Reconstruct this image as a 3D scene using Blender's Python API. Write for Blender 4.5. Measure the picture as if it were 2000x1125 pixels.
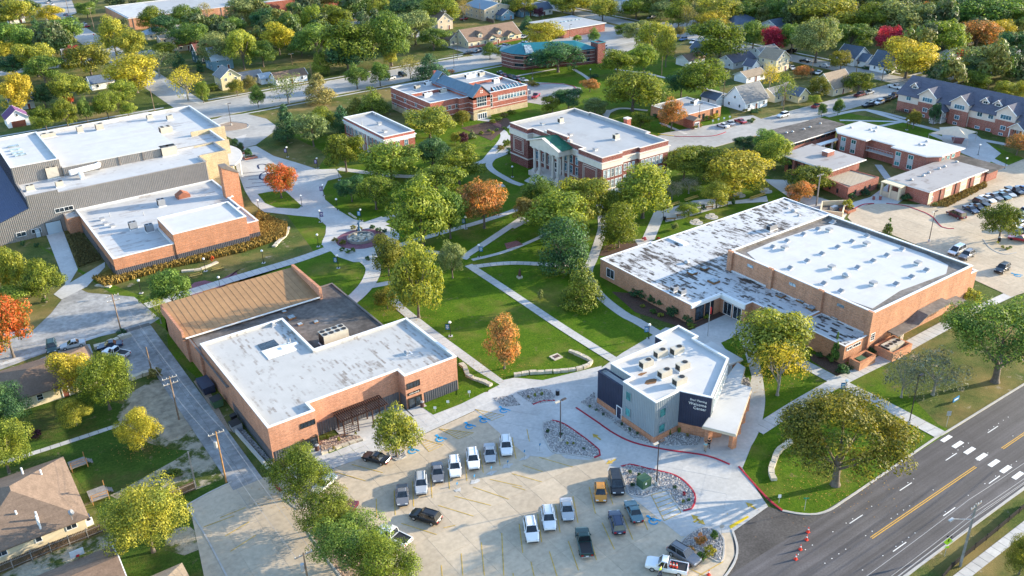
import bpy, math, random, bmesh
from mathutils import Vector, Matrix
from math import radians as R_, sin, cos, pi, hypot, atan2
for o in list(bpy.data.objects): bpy.data.objects.remove(o)
SC = bpy.context.scene
COL = SC.collection
# ---------------------------------------------------------------- camera
FPX, TH, ROLL, YAW, CH = 1759.0, R_(26.86), R_(-1.52), R_(34.6), 90.0
def _mm(a, b): return [[sum(a[i][k]*b[k][j] for k in range(3)) for j in range(3)] for i in range(3)]
_c, _s = cos(TH), sin(TH)
RM = _mm(_mm([[cos(ROLL), -sin(ROLL), 0], [sin(ROLL), cos(ROLL), 0], [0, 0, 1]], [[1, 0, 0], [0, -_s, -_c], [0, _c, -_s]]),
         [[cos(YAW), -sin(YAW), 0], [sin(YAW), cos(YAW), 0], [0, 0, 1]])
cd = bpy.data.cameras.new('camera'); cam = bpy.data.objects.new('camera', cd); COL.objects.link(cam)
cd.sensor_width = 36; cd.lens = FPX/2000*36; cd.clip_end = 20000; cd.clip_start = 1
cam.matrix_world = Matrix(((RM[0][0], -RM[1][0], -RM[2][0], 0), (RM[0][1], -RM[1][1], -RM[2][1], 0), (RM[0][2], -RM[1][2], -RM[2][2], CH), (0, 0, 0, 1)))
SC.camera = cam
def g(px, py, z=0.0):
    "ground position (metres) of a point surveyed in the aerial photograph"
    u = ((px-1000)/FPX, (py-562.5)/FPX, 1)
    d = [sum(RM[k][i]*u[k] for k in range(3)) for i in range(3)]
    t = (z-CH)/d[2]
    return d[0]*t, d[1]*t
def proj(x, y, z=0.0):
    q = (x, y, z-CH); v = [sum(RM[i][k]*q[k] for k in range(3)) for i in range(3)]
    return 1000+FPX*v[0]/v[2], 562.5+FPX*v[1]/v[2]
def height(bx, by, ty):
    x, y = g(bx, by); z0, z1 = 0, 80
    for _ in range(30):
        m = (z0+z1)/2
        if proj(x, y, m)[1] > ty: z0 = m
        else: z1 = m
    return z0
def ppm(py): return 0.892*(py+329)/90.0     # pixels per metre near row py
# ---------------------------------------------------------------- daylight
W = bpy.data.worlds.new("World"); SC.world = W; W.use_nodes = True
wn = W.node_tree.nodes; wn.clear()
sky = wn.new('ShaderNodeTexSky'); sky.sky_type = 'NISHITA'; sky.sun_disc = False
ELEV, SAZ = R_(14.5), atan2(-0.326, 0.945)
sky.sun_elevation = ELEV; sky.sun_rotation = pi/2-SAZ
sky.air_density = 1.0; sky.dust_density = 0.6; sky.ozone_density = 2.0
bg = wn.new('ShaderNodeBackground'); bg.inputs[1].default_value = 0.15
wo = wn.new('ShaderNodeOutputWorld')
W.node_tree.links.new(sky.outputs[0], bg.inputs[0]); W.node_tree.links.new(bg.outputs[0], wo.inputs[0])
sl = bpy.data.lights.new('sun', 'SUN'); sun = bpy.data.objects.new('sun', sl); COL.objects.link(sun)
sl.energy = 3.4; sl.angle = R_(0.5); sl.color = (1.0, 0.85, 0.62)
sun.rotation_euler = Vector((-cos(SAZ)*cos(ELEV), -sin(SAZ)*cos(ELEV), -sin(ELEV))).to_track_quat('-Z', 'Y').to_euler()
sun.location = (200, -60, 120)
SC.view_settings.view_transform = 'Standard'; SC.view_settings.look = 'None'
SC.view_settings.gamma = 1.0; SC.view_settings.use_curve_mapping = False
SC.view_settings.exposure = 1.92
SC.cycles.max_bounces = 5; SC.cycles.diffuse_bounces = 3; SC.cycles.glossy_bounces = 2
SC.cycles.transparent_max_bounces = 4; SC.cycles.transmission_bounces = 2
# ---------------------------------------------------------------- mesh helpers
ORG = {}
def link(o, parent=None):
    COL.objects.link(o)
    if parent is not None: o.parent = parent
    return o
def tag(o, label=None, cat=None, group=None, kind=None):
    if label: o['label'] = label
    if cat: o['category'] = cat
    if group: o['group'] = group
    if kind: o['kind'] = kind
    return o
def thing(name, label, cat, loc=(0, 0, 0), group=None, rz=0.0, org=True):
    o = bpy.data.objects.new(name, None); o.empty_display_size = 0.2
    o.location = loc; o.rotation_euler = (0, 0, rz); link(o)
    if org: ORG[o.name] = Vector(loc)
    return tag(o, label, cat, group)
def inset(poly, d):
    "polygon moved inward by d (counter-clockwise polygon)"
    n = len(poly); out = []
    for i in range(n):
        a, b, c = Vector(poly[i-1]), Vector(poly[i]), Vector(poly[(i+1) % n])
        e1 = (b-a).normalized(); e2 = (c-b).normalized()
        n1 = Vector((-e1.y, e1.x)); n2 = Vector((-e2.y, e2.x))
        k = 1+n1.dot(n2)
        m = (n1+n2)/(k if k > .2 else .2)
        out.append((b.x+m.x*d, b.y+m.y*d))
    return out
def ccw(p):
    a = sum(p[i-1][0]*p[i][1]-p[i][0]*p[i-1][1] for i in range(len(p)))
    return list(p) if a > 0 else list(p)[::-1]
class MB:
    def __init__(s): s.v = []; s.f = []; s.m = []
    def add(s, vs, fs, mi=0):
        b = len(s.v); s.v += [tuple(q) for q in vs]; s.f += [tuple(i+b for i in q) for q in fs]; s.m += [mi]*len(fs); return s
    def box(s, x0, x1, y0, y1, z0, z1, mi=0):
        return s.add([(x0, y0, z0), (x1, y0, z0), (x1, y1, z0), (x0, y1, z0), (x0, y0, z1), (x1, y0, z1), (x1, y1, z1), (x0, y1, z1)],
                     [(3, 2, 1, 0), (4, 5, 6, 7), (0, 1, 5, 4), (1, 2, 6, 5), (2, 3, 7, 6), (3, 0, 4, 7)], mi)
    def prism(s, poly, z0, z1, mi=0, bottom=True):
        p = ccw(poly); n = len(p)
        fs = [tuple(range(n, 2*n))]+[(i, (i+1) % n, (i+1) % n+n, i+n) for i in range(n)]
        if bottom: fs.append(tuple(range(n-1, -1, -1)))
        return s.add([(x, y, z0) for x, y in p]+[(x, y, z1) for x, y in p], fs, mi)
    def ring(s, poly, t, z0, z1, mi=0, out=0.0):
        p = inset(ccw(poly), -out); q = inset(ccw(poly), t); n = len(p)
        vs = [(x, y, z0) for x, y in p]+[(x, y, z1) for x, y in p]+[(x, y, z1) for x, y in q]+[(x, y, z0) for x, y in q]
        fs = []
        for i in range(n):
            j = (i+1) % n
            for k in range(4): l = (k+1) % 4; fs.append((k*n+i, k*n+j, l*n+j, l*n+i) if k == 0 else (k*n+i, k*n+j, l*n+j, l*n+i))
        return s.add(vs, fs, mi)
    def quad(s, a, b, c, d, mi=0): return s.add([a, b, c, d], [(0, 1, 2, 3)], mi)
    def tri(s, a, b, c, mi=0): return s.add([a, b, c], [(0, 1, 2)], mi)
    def tube(s, p, q, r0, r1=None, n=6, mi=0, cap=True):
        r1 = r0 if r1 is None else r1; p = Vector(p); q = Vector(q); d = q-p
        if d.length < 1e-6: return s
        a = d.orthogonal().normalized(); b = d.normalized().cross(a)
        vs = [p+(a*cos(2*pi*i/n)+b*sin(2*pi*i/n))*r0 for i in range(n)]+[q+(a*cos(2*pi*i/n)+b*sin(2*pi*i/n))*r1 for i in range(n)]
        fs = [(i, (i+1) % n, (i+1) % n+n, i+n) for i in range(n)]
        if cap: fs += [tuple(range(n-1, -1, -1)), tuple(range(n, 2*n))]
        return s.add(vs, fs, mi)
    def sphere(s, c, r, nu=8, nv=5, mi=0, sz=1.0):
        vs = [(c[0], c[1], c[2]-r*sz)]
        for j in range(1, nv):
            t = pi*j/nv
            for i in range(nu): vs.append((c[0]+r*sin(t)*cos(2*pi*i/nu), c[1]+r*sin(t)*sin(2*pi*i/nu), c[2]-r*cos(t)*sz))
        vs.append((c[0], c[1], c[2]+r*sz)); L = len(vs)-1; fs = []
        for i in range(nu): fs.append((0, 1+(i+1) % nu, 1+i)); fs.append((L, L-nu+i, L-nu+(i+1) % nu))
        for j in range(nv-2):
            for i in range(nu): a = 1+j*nu+i; b = 1+j*nu+(i+1) % nu; fs.append((a, b, b+nu, a+nu))
        return s.add(vs, fs, mi)
    def mesh(s, name, mats, off=None, smooth=False):
        me = bpy.data.meshes.new(name)
        v = s.v if off is None else [(a-off.x, b-off.y, c-off.z) for a, b, c in s.v]
        me.from_pydata(v, [], s.f)
        for m in (mats if isinstance(mats, (list, tuple)) else [mats]): me.materials.append(m)
        if any(s.m): me.polygons.foreach_set('material_index', s.m)
        if smooth: me.polygons.foreach_set('use_smooth', [True]*len(me.polygons))
        bm = bmesh.new(); bm.from_mesh(me); bmesh.ops.recalc_face_normals(bm, faces=bm.faces[:]); bm.to_mesh(me); bm.free()
        return me
    def build(s, name, mats, parent=None, smooth=False, off=None):
        if parent is not None and off is None: off = ORG.get(parent.name)
        me = s.mesh(name, mats, off, smooth)
        o = bpy.data.objects.new(name, me); link(o, parent)
        if parent is not None and parent.name in ORG: ORG[o.name] = ORG[parent.name]
        return o
def inst(name, me, parent=None, loc=(0, 0, 0), rz=0.0, scale=None):
    o = bpy.data.objects.new(name, me); o.location = loc; o.rotation_euler = (0, 0, rz)
    if scale: o.scale = scale
    return link(o, parent)
def copy_tree(o, parent=None):
    c = o.copy(); COL.objects.link(c)
    if parent is not None: c.parent = parent
    for ch in list(o.children): copy_tree(ch, c)
    return c
# ---------------------------------------------------------------- materials
def nodes(m):
    m.use_nodes = True; t = m.node_tree; t.nodes.clear()
    out = t.nodes.new('ShaderNodeOutputMaterial'); b = t.nodes.new('ShaderNodeBsdfPrincipled')
    t.links.new(b.outputs[0], out.inputs[0]); return t, b, out
def N(t, typ, **k):
    n = t.nodes.new(typ)
    for a, v in k.items(): setattr(n, a, v)
    return n
def ramp(t, src, stops):
    r = N(t, 'ShaderNodeValToRGB'); e = r.color_ramp.elements
    while len(e) < len(stops): e.new(0.5)
    for i, (p, c) in enumerate(stops): e[i].position = p; e[i].color = (*c, 1) if len(c) == 3 else c
    t.links.new(src, r.inputs[0]); return r.outputs[0]
def mixc(t, fac, a, b, mode='MIX'):
    m = N(t, 'ShaderNodeMix', data_type='RGBA', blend_type=mode)
    for i, v in ((0, fac), (6, a), (7, b)):
        if hasattr(v, 'is_linked') or hasattr(v, 'node'): t.links.new(v, m.inputs[i])
        else: m.inputs[i].default_value = (*v, 1) if isinstance(v, tuple) else v
    return m.outputs[2]
def coords(t, scale=(1, 1, 1), rot=0.0, kind='Object'):
    tc = N(t, 'ShaderNodeTexCoord'); mp = N(t, 'ShaderNodeMapping'); mp.inputs['Scale'].default_value = scale; mp.inputs['Rotation'].default_value = (0, 0, rot)
    t.links.new(tc.outputs[kind], mp.inputs[0]); return mp.outputs[0]
def wcoords(t, scale=(1, 1, 1), rot=0.0):
    gm = N(t, 'ShaderNodeNewGeometry'); mp = N(t, 'ShaderNodeMapping'); mp.inputs['Scale'].default_value = scale; mp.inputs['Rotation'].default_value = (0, 0, rot)
    t.links.new(gm.outputs['Position'], mp.inputs[0]); return mp.outputs[0]
def noise(t, vec, scale, detail=4, rough=.6):
    n = N(t, 'ShaderNodeTexNoise'); n.inputs['Scale'].default_value = scale; n.inputs['Detail'].default_value = detail; n.inputs['Roughness'].default_value = rough
    t.links.new(vec, n.inputs['Vector']); return n.outputs['Fac']
def M(name, c, var=.18, scale=1.0, rough=.85, bump=0.0, metal=0.0, patch=0.0, pscale=.08, spec=.3, objvar=0.0):
    "plain weathered material: base colour with fine grain, large faded patches, optional relief"
    m = bpy.data.materials.new(name); t, b, out = nodes(m)
    v = wcoords(t)
    n1 = noise(t, v, scale, 5)
    lo = tuple(x*(1-var) for x in c); hi = tuple(min(1, x*(1+var)) for x in c)
    col = ramp(t, n1, [(.3, lo), (.7, hi)])
    if patch:
        n2 = noise(t, v, pscale, 5, .65)
        f = ramp(t, n2, [(.35, (1-patch,)*3), (.65, (1+patch*.4,)*3)])
        col = mixc(t, 1.0, col, f, 'MULTIPLY')
    if objvar:
        oi = N(t, 'ShaderNodeObjectInfo')
        col = mixc(t, 1.0, col, ramp(t, oi.outputs['Random'], [(0, (1-objvar,)*3), (1, (1+objvar,)*3)]), 'MULTIPLY')
    t.links.new(col, b.inputs['Base Color']); b.inputs['Roughness'].default_value = rough; b.inputs['Metallic'].default_value = metal
    b.inputs['Specular IOR Level'].default_value = spec
    if bump:
        bp = N(t, 'ShaderNodeBump'); bp.inputs['Strength'].default_value = bump; bp.inputs['Distance'].default_value = .05
        t.links.new(noise(t, v, scale*3, 3), bp.inputs['Height']); t.links.new(bp.outputs[0], b.inputs['Normal'])
    return m
def grass(name, stops, fine=2.2, big=.05, dry=None, dryamt=(.5, .62), worn=None):
    m = bpy.data.materials.new(name); t, b, out = nodes(m); v = wcoords(t)
    n = noise(t, v, fine, 6, .75); col = ramp(t, n, stops)
    if dry:
        n2 = noise(t, v, big, 6, .7); col = mixc(t, ramp(t, n2, [(dryamt[0], (0, 0, 0)), (dryamt[1], (1, 1, 1))]), col, dry)
    n4 = noise(t, v, big*4.7, 5, .6); col = mixc(t, 1.0, col, ramp(t, n4, [(.3, (.78,)*3), (.7, (1.18,)*3)]), 'MULTIPLY')
    if worn:
        n3 = noise(t, v, .35, 6, .7); col = mixc(t, ramp(t, n3, [(.6, (0, 0, 0)), (.68, (1, 1, 1))]), col, worn)
    t.links.new(col, b.inputs['Base Color']); b.inputs['Roughness'].default_value = .95; b.inputs['Specular IOR Level'].default_value = .1
    bp = N(t, 'ShaderNodeBump'); bp.inputs['Strength'].default_value = .8; bp.inputs['Distance'].default_value = .12
    t.links.new(noise(t, v, 5, 3), bp.inputs['Height']); t.links.new(bp.outputs[0], b.inputs['Normal'])
    return m
def membrane(name, white=(.72, .72, .70), dirt=(.19, .15, .12), along='y', amt=.5, sx=1.0, sy=3.0, spots=None, spotamt=(.6, .7), seam=.12, thr=(.34, .62)):
    "white roof membrane with worn dashes along its seams and dark bare areas"
    m = bpy.data.materials.new(name); t, b, out = nodes(m)
    v = wcoords(t, rot=(pi/2 if along == 'y' else 0))
    dn = N(t, 'ShaderNodeTexNoise'); dn.inputs['Scale'].default_value = .9; dn.inputs['Detail'].default_value = 3; t.links.new(v, dn.inputs['Vector'])
    dv = N(t, 'ShaderNodeVectorMath', operation='MULTIPLY_ADD'); t.links.new(dn.outputs['Color'], dv.inputs[0]); dv.inputs[1].default_value = (.9, .35, 0); t.links.new(v, dv.inputs[2])
    br = N(t, 'ShaderNodeTexBrick'); br.offset = .5; br.inputs['Scale'].default_value = 1.0
    br.inputs['Brick Width'].default_value = sy; br.inputs['Row Height'].default_value = sx; br.inputs['Mortar Size'].default_value = .02
    br.inputs['Color1'].default_value = (0, 0, 0, 1); br.inputs['Color2'].default_value = (1, 1, 1, 1); br.inputs['Mortar'].default_value = (.55, .55, .55, 1)
    t.links.new(dv.outputs[0], br.inputs['Vector'])
    nz = noise(t, v, .55, 5, .7); nl = noise(t, v, .07, 4, .6)
    a = N(t, 'ShaderNodeMath', operation='MULTIPLY'); t.links.new(br.outputs['Color'], a.inputs[0]); t.links.new(nz, a.inputs[1])
    a2 = N(t, 'ShaderNodeMath', operation='MULTIPLY'); t.links.new(a.outputs[0], a2.inputs[0]); t.links.new(ramp(t, nl, [(.3, (.55,)*3), (.65, (1.3,)*3)]), a2.inputs[1])
    f = ramp(t, a2.outputs[0], [(thr[0], (0, 0, 0)), (thr[1], (amt,)*3)])
    base = ramp(t, noise(t, v, .25, 5, .7), [(.3, tuple(x*.86 for x in white)), (.7, white)])
    col = mixc(t, f, base, dirt)
    sc = N(t, 'ShaderNodeMath', operation='MULTIPLY'); t.links.new(br.outputs['Fac'], sc.inputs[0]); sc.inputs[1].default_value = seam
    col = mixc(t, sc.outputs[0], col, (.3, .29, .27))
    if spots:
        n5 = noise(t, wcoords(t, (1, 1, 1)), spots, 7, .75)
        st = noise(t, wcoords(t, (.35, 1.6, 1) if along == 'x' else (1.6, .35, 1)), .7, 4, .7)
        mm = N(t, 'ShaderNodeMath', operation='MULTIPLY'); t.links.new(n5, mm.inputs[0]); t.links.new(ramp(t, st, [(.3, (.8,)*3), (.7, (1.2,)*3)]), mm.inputs[1])
        col = mixc(t, ramp(t, mm.outputs[0], [(spotamt[0], (0, 0, 0)), (spotamt[1], (1, 1, 1))]), col, (.06, .045, .035))
    t.links.new(col, b.inputs['Base Color']); b.inputs['Roughness'].default_value = .6; b.inputs['Specular IOR Level'].default_value = .25
    return m
def brick(name, c, mortar=(.35, .31, .27), var=.25):
    m = bpy.data.materials.new(name); t, b, out = nodes(m); v = coords(t)
    gm = N(t, 'ShaderNodeNewGeometry'); sp = N(t, 'ShaderNodeSeparateXYZ'); t.links.new(gm.outputs['Position'], sp.inputs[0])
    ad = N(t, 'ShaderNodeMath', operation='ADD'); t.links.new(sp.outputs[0], ad.inputs[0]); t.links.new(sp.outputs[1], ad.inputs[1])
    cm = N(t, 'ShaderNodeCombineXYZ'); t.links.new(ad.outputs[0], cm.inputs[0]); t.links.new(sp.outputs[2], cm.inputs[1])
    br = N(t, 'ShaderNodeTexBrick'); t.links.new(cm.outputs[0], br.inputs['Vector']); br.inputs['Scale'].default_value = 1
    br.inputs['Brick Width'].default_value = .24; br.inputs['Row Height'].default_value = .085; br.inputs['Mortar Size'].default_value = .006
    br.inputs['Color1'].default_value = (*[x*(1-var) for x in c], 1); br.inputs['Color2'].default_value = (*[min(1, x*(1+var)) for x in c], 1); br.inputs['Mortar'].default_value = (*mortar, 1)
    col = br.outputs['Color']
    st = noise(t, wcoords(t, (.6, .6, .15)), .9, 6, .7)
    col = mixc(t, 1.0, col, ramp(t, st, [(.3, (.78,)*3), (.7, (1.15,)*3)]), 'MULTIPLY')
    co = noise(t, wcoords(t, (.25, .25, 5)), 1.0, 3, .6)
    col = mixc(t, 1.0, col, ramp(t, co, [(.3, (.88,)*3), (.7, (1.1,)*3)]), 'MULTIPLY')
    t.links.new(col, b.inputs['Base Color']); b.inputs['Roughness'].default_value = .9; b.inputs['Specular IOR Level'].default_value = .15
    return m
def shingle(name, c, var=.3):
    m = bpy.data.materials.new(name); t, b, out = nodes(m); v = wcoords(t)
    n1 = noise(t, v, 3.5, 4, .8); n2 = noise(t, wcoords(t, (.4, .4, 2.5)), 1.2, 4, .7)
    col = ramp(t, n1, [(.25, tuple(x*(1-var) for x in c)), (.75, tuple(x*(1+var) for x in c))])
    col = mixc(t, 1.0, col, ramp(t, n2, [(.3, (.82,)*3), (.7, (1.14,)*3)]), 'MULTIPLY')
    oi = N(t, 'ShaderNodeObjectInfo')
    col = mixc(t, 1.0, col, ramp(t, oi.outputs['Random'], [(0, (.85,)*3), (1, (1.12,)*3)]), 'MULTIPLY')
    t.links.new(col, b.inputs['Base Color']); b.inputs['Roughness'].default_value = .9; b.inputs['Specular IOR Level'].default_value = .2
    bp = N(t, 'ShaderNodeBump'); bp.inputs['Strength'].default_value = .5; bp.inputs['Distance'].default_value = .05
    t.links.new(n1, bp.inputs['Height']); t.links.new(bp.outputs[0], b.inputs['Normal'])
    return m
def glass(name, c=(.02, .03, .04), rough=.08):
    m = bpy.data.materials.new(name); t, b, out = nodes(m)
    oi = N(t, 'ShaderNodeObjectInfo')
    n = noise(t, wcoords(t), 1.3, 2)
    col = mixc(t, 1.0, ramp(t, n, [(.35, tuple(x*.6 for x in c)), (.7, tuple(x*1.8 for x in c))]), ramp(t, oi.outputs['Random'], [(0, (.6,)*3), (1, (1.6,)*3)]), 'MULTIPLY')
    t.links.new(col, b.inputs['Base Color']); b.inputs['Roughness'].default_value = rough; b.inputs['Specular IOR Level'].default_value = .8
    return m
def paint(name):
    "vehicle paint: colour comes from the object"
    m = bpy.data.materials.new(name); t, b, out = nodes(m); oi = N(t, 'ShaderNodeObjectInfo')
    dirt = noise(t, coords(t), 2.0, 4)
    col = mixc(t, ramp(t, dirt, [(.45, (0, 0, 0)), (.8, (.06,)*3)]), oi.outputs['Color'], (.32, .29, .25))
    t.links.new(col, b.inputs['Base Color']); b.inputs['Roughness'].default_value = .28; b.inputs['Coat Weight'].default_value = .6; b.inputs['Coat Roughness'].default_value = .06
    b.inputs['Metallic'].default_value = .15
    return m
def leafmat(name, trans=.35):
    "foliage: two tints carried by each tree, mixed in clumps and leaf by leaf"
    m = bpy.data.materials.new(name); t, b, out = nodes(m)
    a1 = N(t, 'ShaderNodeAttribute', attribute_type='OBJECT', attribute_name='tint'); a2 = N(t, 'ShaderNodeAttribute', attribute_type='OBJECT', attribute_name='tint2')
    gm = N(t, 'ShaderNodeNewGeometry'); v = coords(t)
    n = noise(t, wcoords(t), .33, 3, .6)
    f = N(t, 'ShaderNodeMath', operation='ADD'); t.links.new(n, f.inputs[0])
    rr = N(t, 'ShaderNodeMath', operation='MULTIPLY_ADD'); t.links.new(gm.outputs['Random Per Island'], rr.inputs[0]); rr.inputs[1].default_value = .34; rr.inputs[2].default_value = -.17
    t.links.new(rr.outputs[0], f.inputs[1])
    col = mixc(t, ramp(t, f.outputs[0], [(.38, (0, 0, 0)), (.62, (1, 1, 1))]), a1.outputs['Color'], a2.outputs['Color'])
    col = mixc(t, 1.0, col, ramp(t, gm.outputs['Random Per Island'], [(0, (.62,)*3), (1, (1.38,)*3)]), 'MULTIPLY')
    t.links.new(col, b.inputs['Base Color']); b.inputs['Roughness'].default_value = .6; b.inputs['Specular IOR Level'].default_value = .25
    tr = N(t, 'ShaderNodeBsdfTranslucent'); t.links.new(mixc(t, 1.0, col, (1.25, 1.2, .6), 'MULTIPLY'), tr.inputs[0])
    mx = N(t, 'ShaderNodeMixShader'); mx.inputs[0].default_value = trans
    t.links.new(b.outputs[0], mx.inputs[1]); t.links.new(tr.outputs[0], mx.inputs[2]); t.links.new(mx.outputs[0], out.inputs[0])
    return m
def woodmat(name):
    m = bpy.data.materials.new(name); t, b, out = nodes(m); gm = N(t, 'ShaderNodeNewGeometry')
    n = noise(t, wcoords(t), .045, 2, .5); n2 = noise(t, wcoords(t), .33, 3)
    c1 = ramp(t, n, [(.3, (.030, .070, .016)), (.42, (.090, .110, .045)), (.52, (.065, .125, .018)), (.6, (.170, .165, .030)), (.68, (.050, .085, .02)), (.78, (.26, .17, .03))])
    col = mixc(t, 1.0, c1, ramp(t, n2, [(.3, (.7,)*3), (.7, (1.5,)*3)]), 'MULTIPLY'); col = mixc(t, 1.0, col, ramp(t, gm.outputs['Random Per Island'], [(0, (.62,)*3), (1, (1.38,)*3)]), 'MULTIPLY')
    t.links.new(col, b.inputs['Base Color']); b.inputs['Roughness'].default_value = .6
    tr = N(t, 'ShaderNodeBsdfTranslucent'); t.links.new(col, tr.inputs[0]); mx = N(t, 'ShaderNodeMixShader'); mx.inputs[0].default_value = .3
    t.links.new(b.outputs[0], mx.inputs[1]); t.links.new(tr.outputs[0], mx.inputs[2]); t.links.new(mx.outputs[0], out.inputs[0]); return m
def asphalt(name, c):
    "paved road with lanes polished along its length, sealed cracks and drips"
    m = bpy.data.materials.new(name); t, b, out = nodes(m)
    col = ramp(t, noise(t, wcoords(t), 4, 4, .8), [(.25, tuple(x*.7 for x in c)), (.75, tuple(x*1.3 for x in c))])
    for sc, a, z in (((.02, 1.1, 1), .72, 1.2), ((.004, .55, 1), .68, 1.2), ((.12, .12, 1), .8, 1.14)): col = mixc(t, 1.0, col, ramp(t, noise(t, wcoords(t, sc), 1.0, 4, .6), [(.32, (a,)*3), (.68, (z,)*3)]), 'MULTIPLY')
    vo = N(t, 'ShaderNodeTexVoronoi', feature='DISTANCE_TO_EDGE'); t.links.new(wcoords(t, (.05, .10, 1)), vo.inputs['Vector']); vo.inputs['Scale'].default_value = 1.0
    ck = ramp(t, vo.outputs['Distance'], [(0, (.82,)*3), (.004, (1, 1, 1))]); col = mixc(t, 1.0, col, ck, 'MULTIPLY')
    t.links.new(col, b.inputs['Base Color']); b.inputs['Roughness'].default_value = .85; return m
def rocks_mat(name, a, b_):
    m = bpy.data.materials.new(name); t, b, out = nodes(m); gm = N(t, 'ShaderNodeNewGeometry')
    t.links.new(ramp(t, gm.outputs['Random Per Island'], [(0, a), (1, b_)]), b.inputs['Base Color']); b.inputs['Roughness'].default_value = .9
    return m
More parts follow.
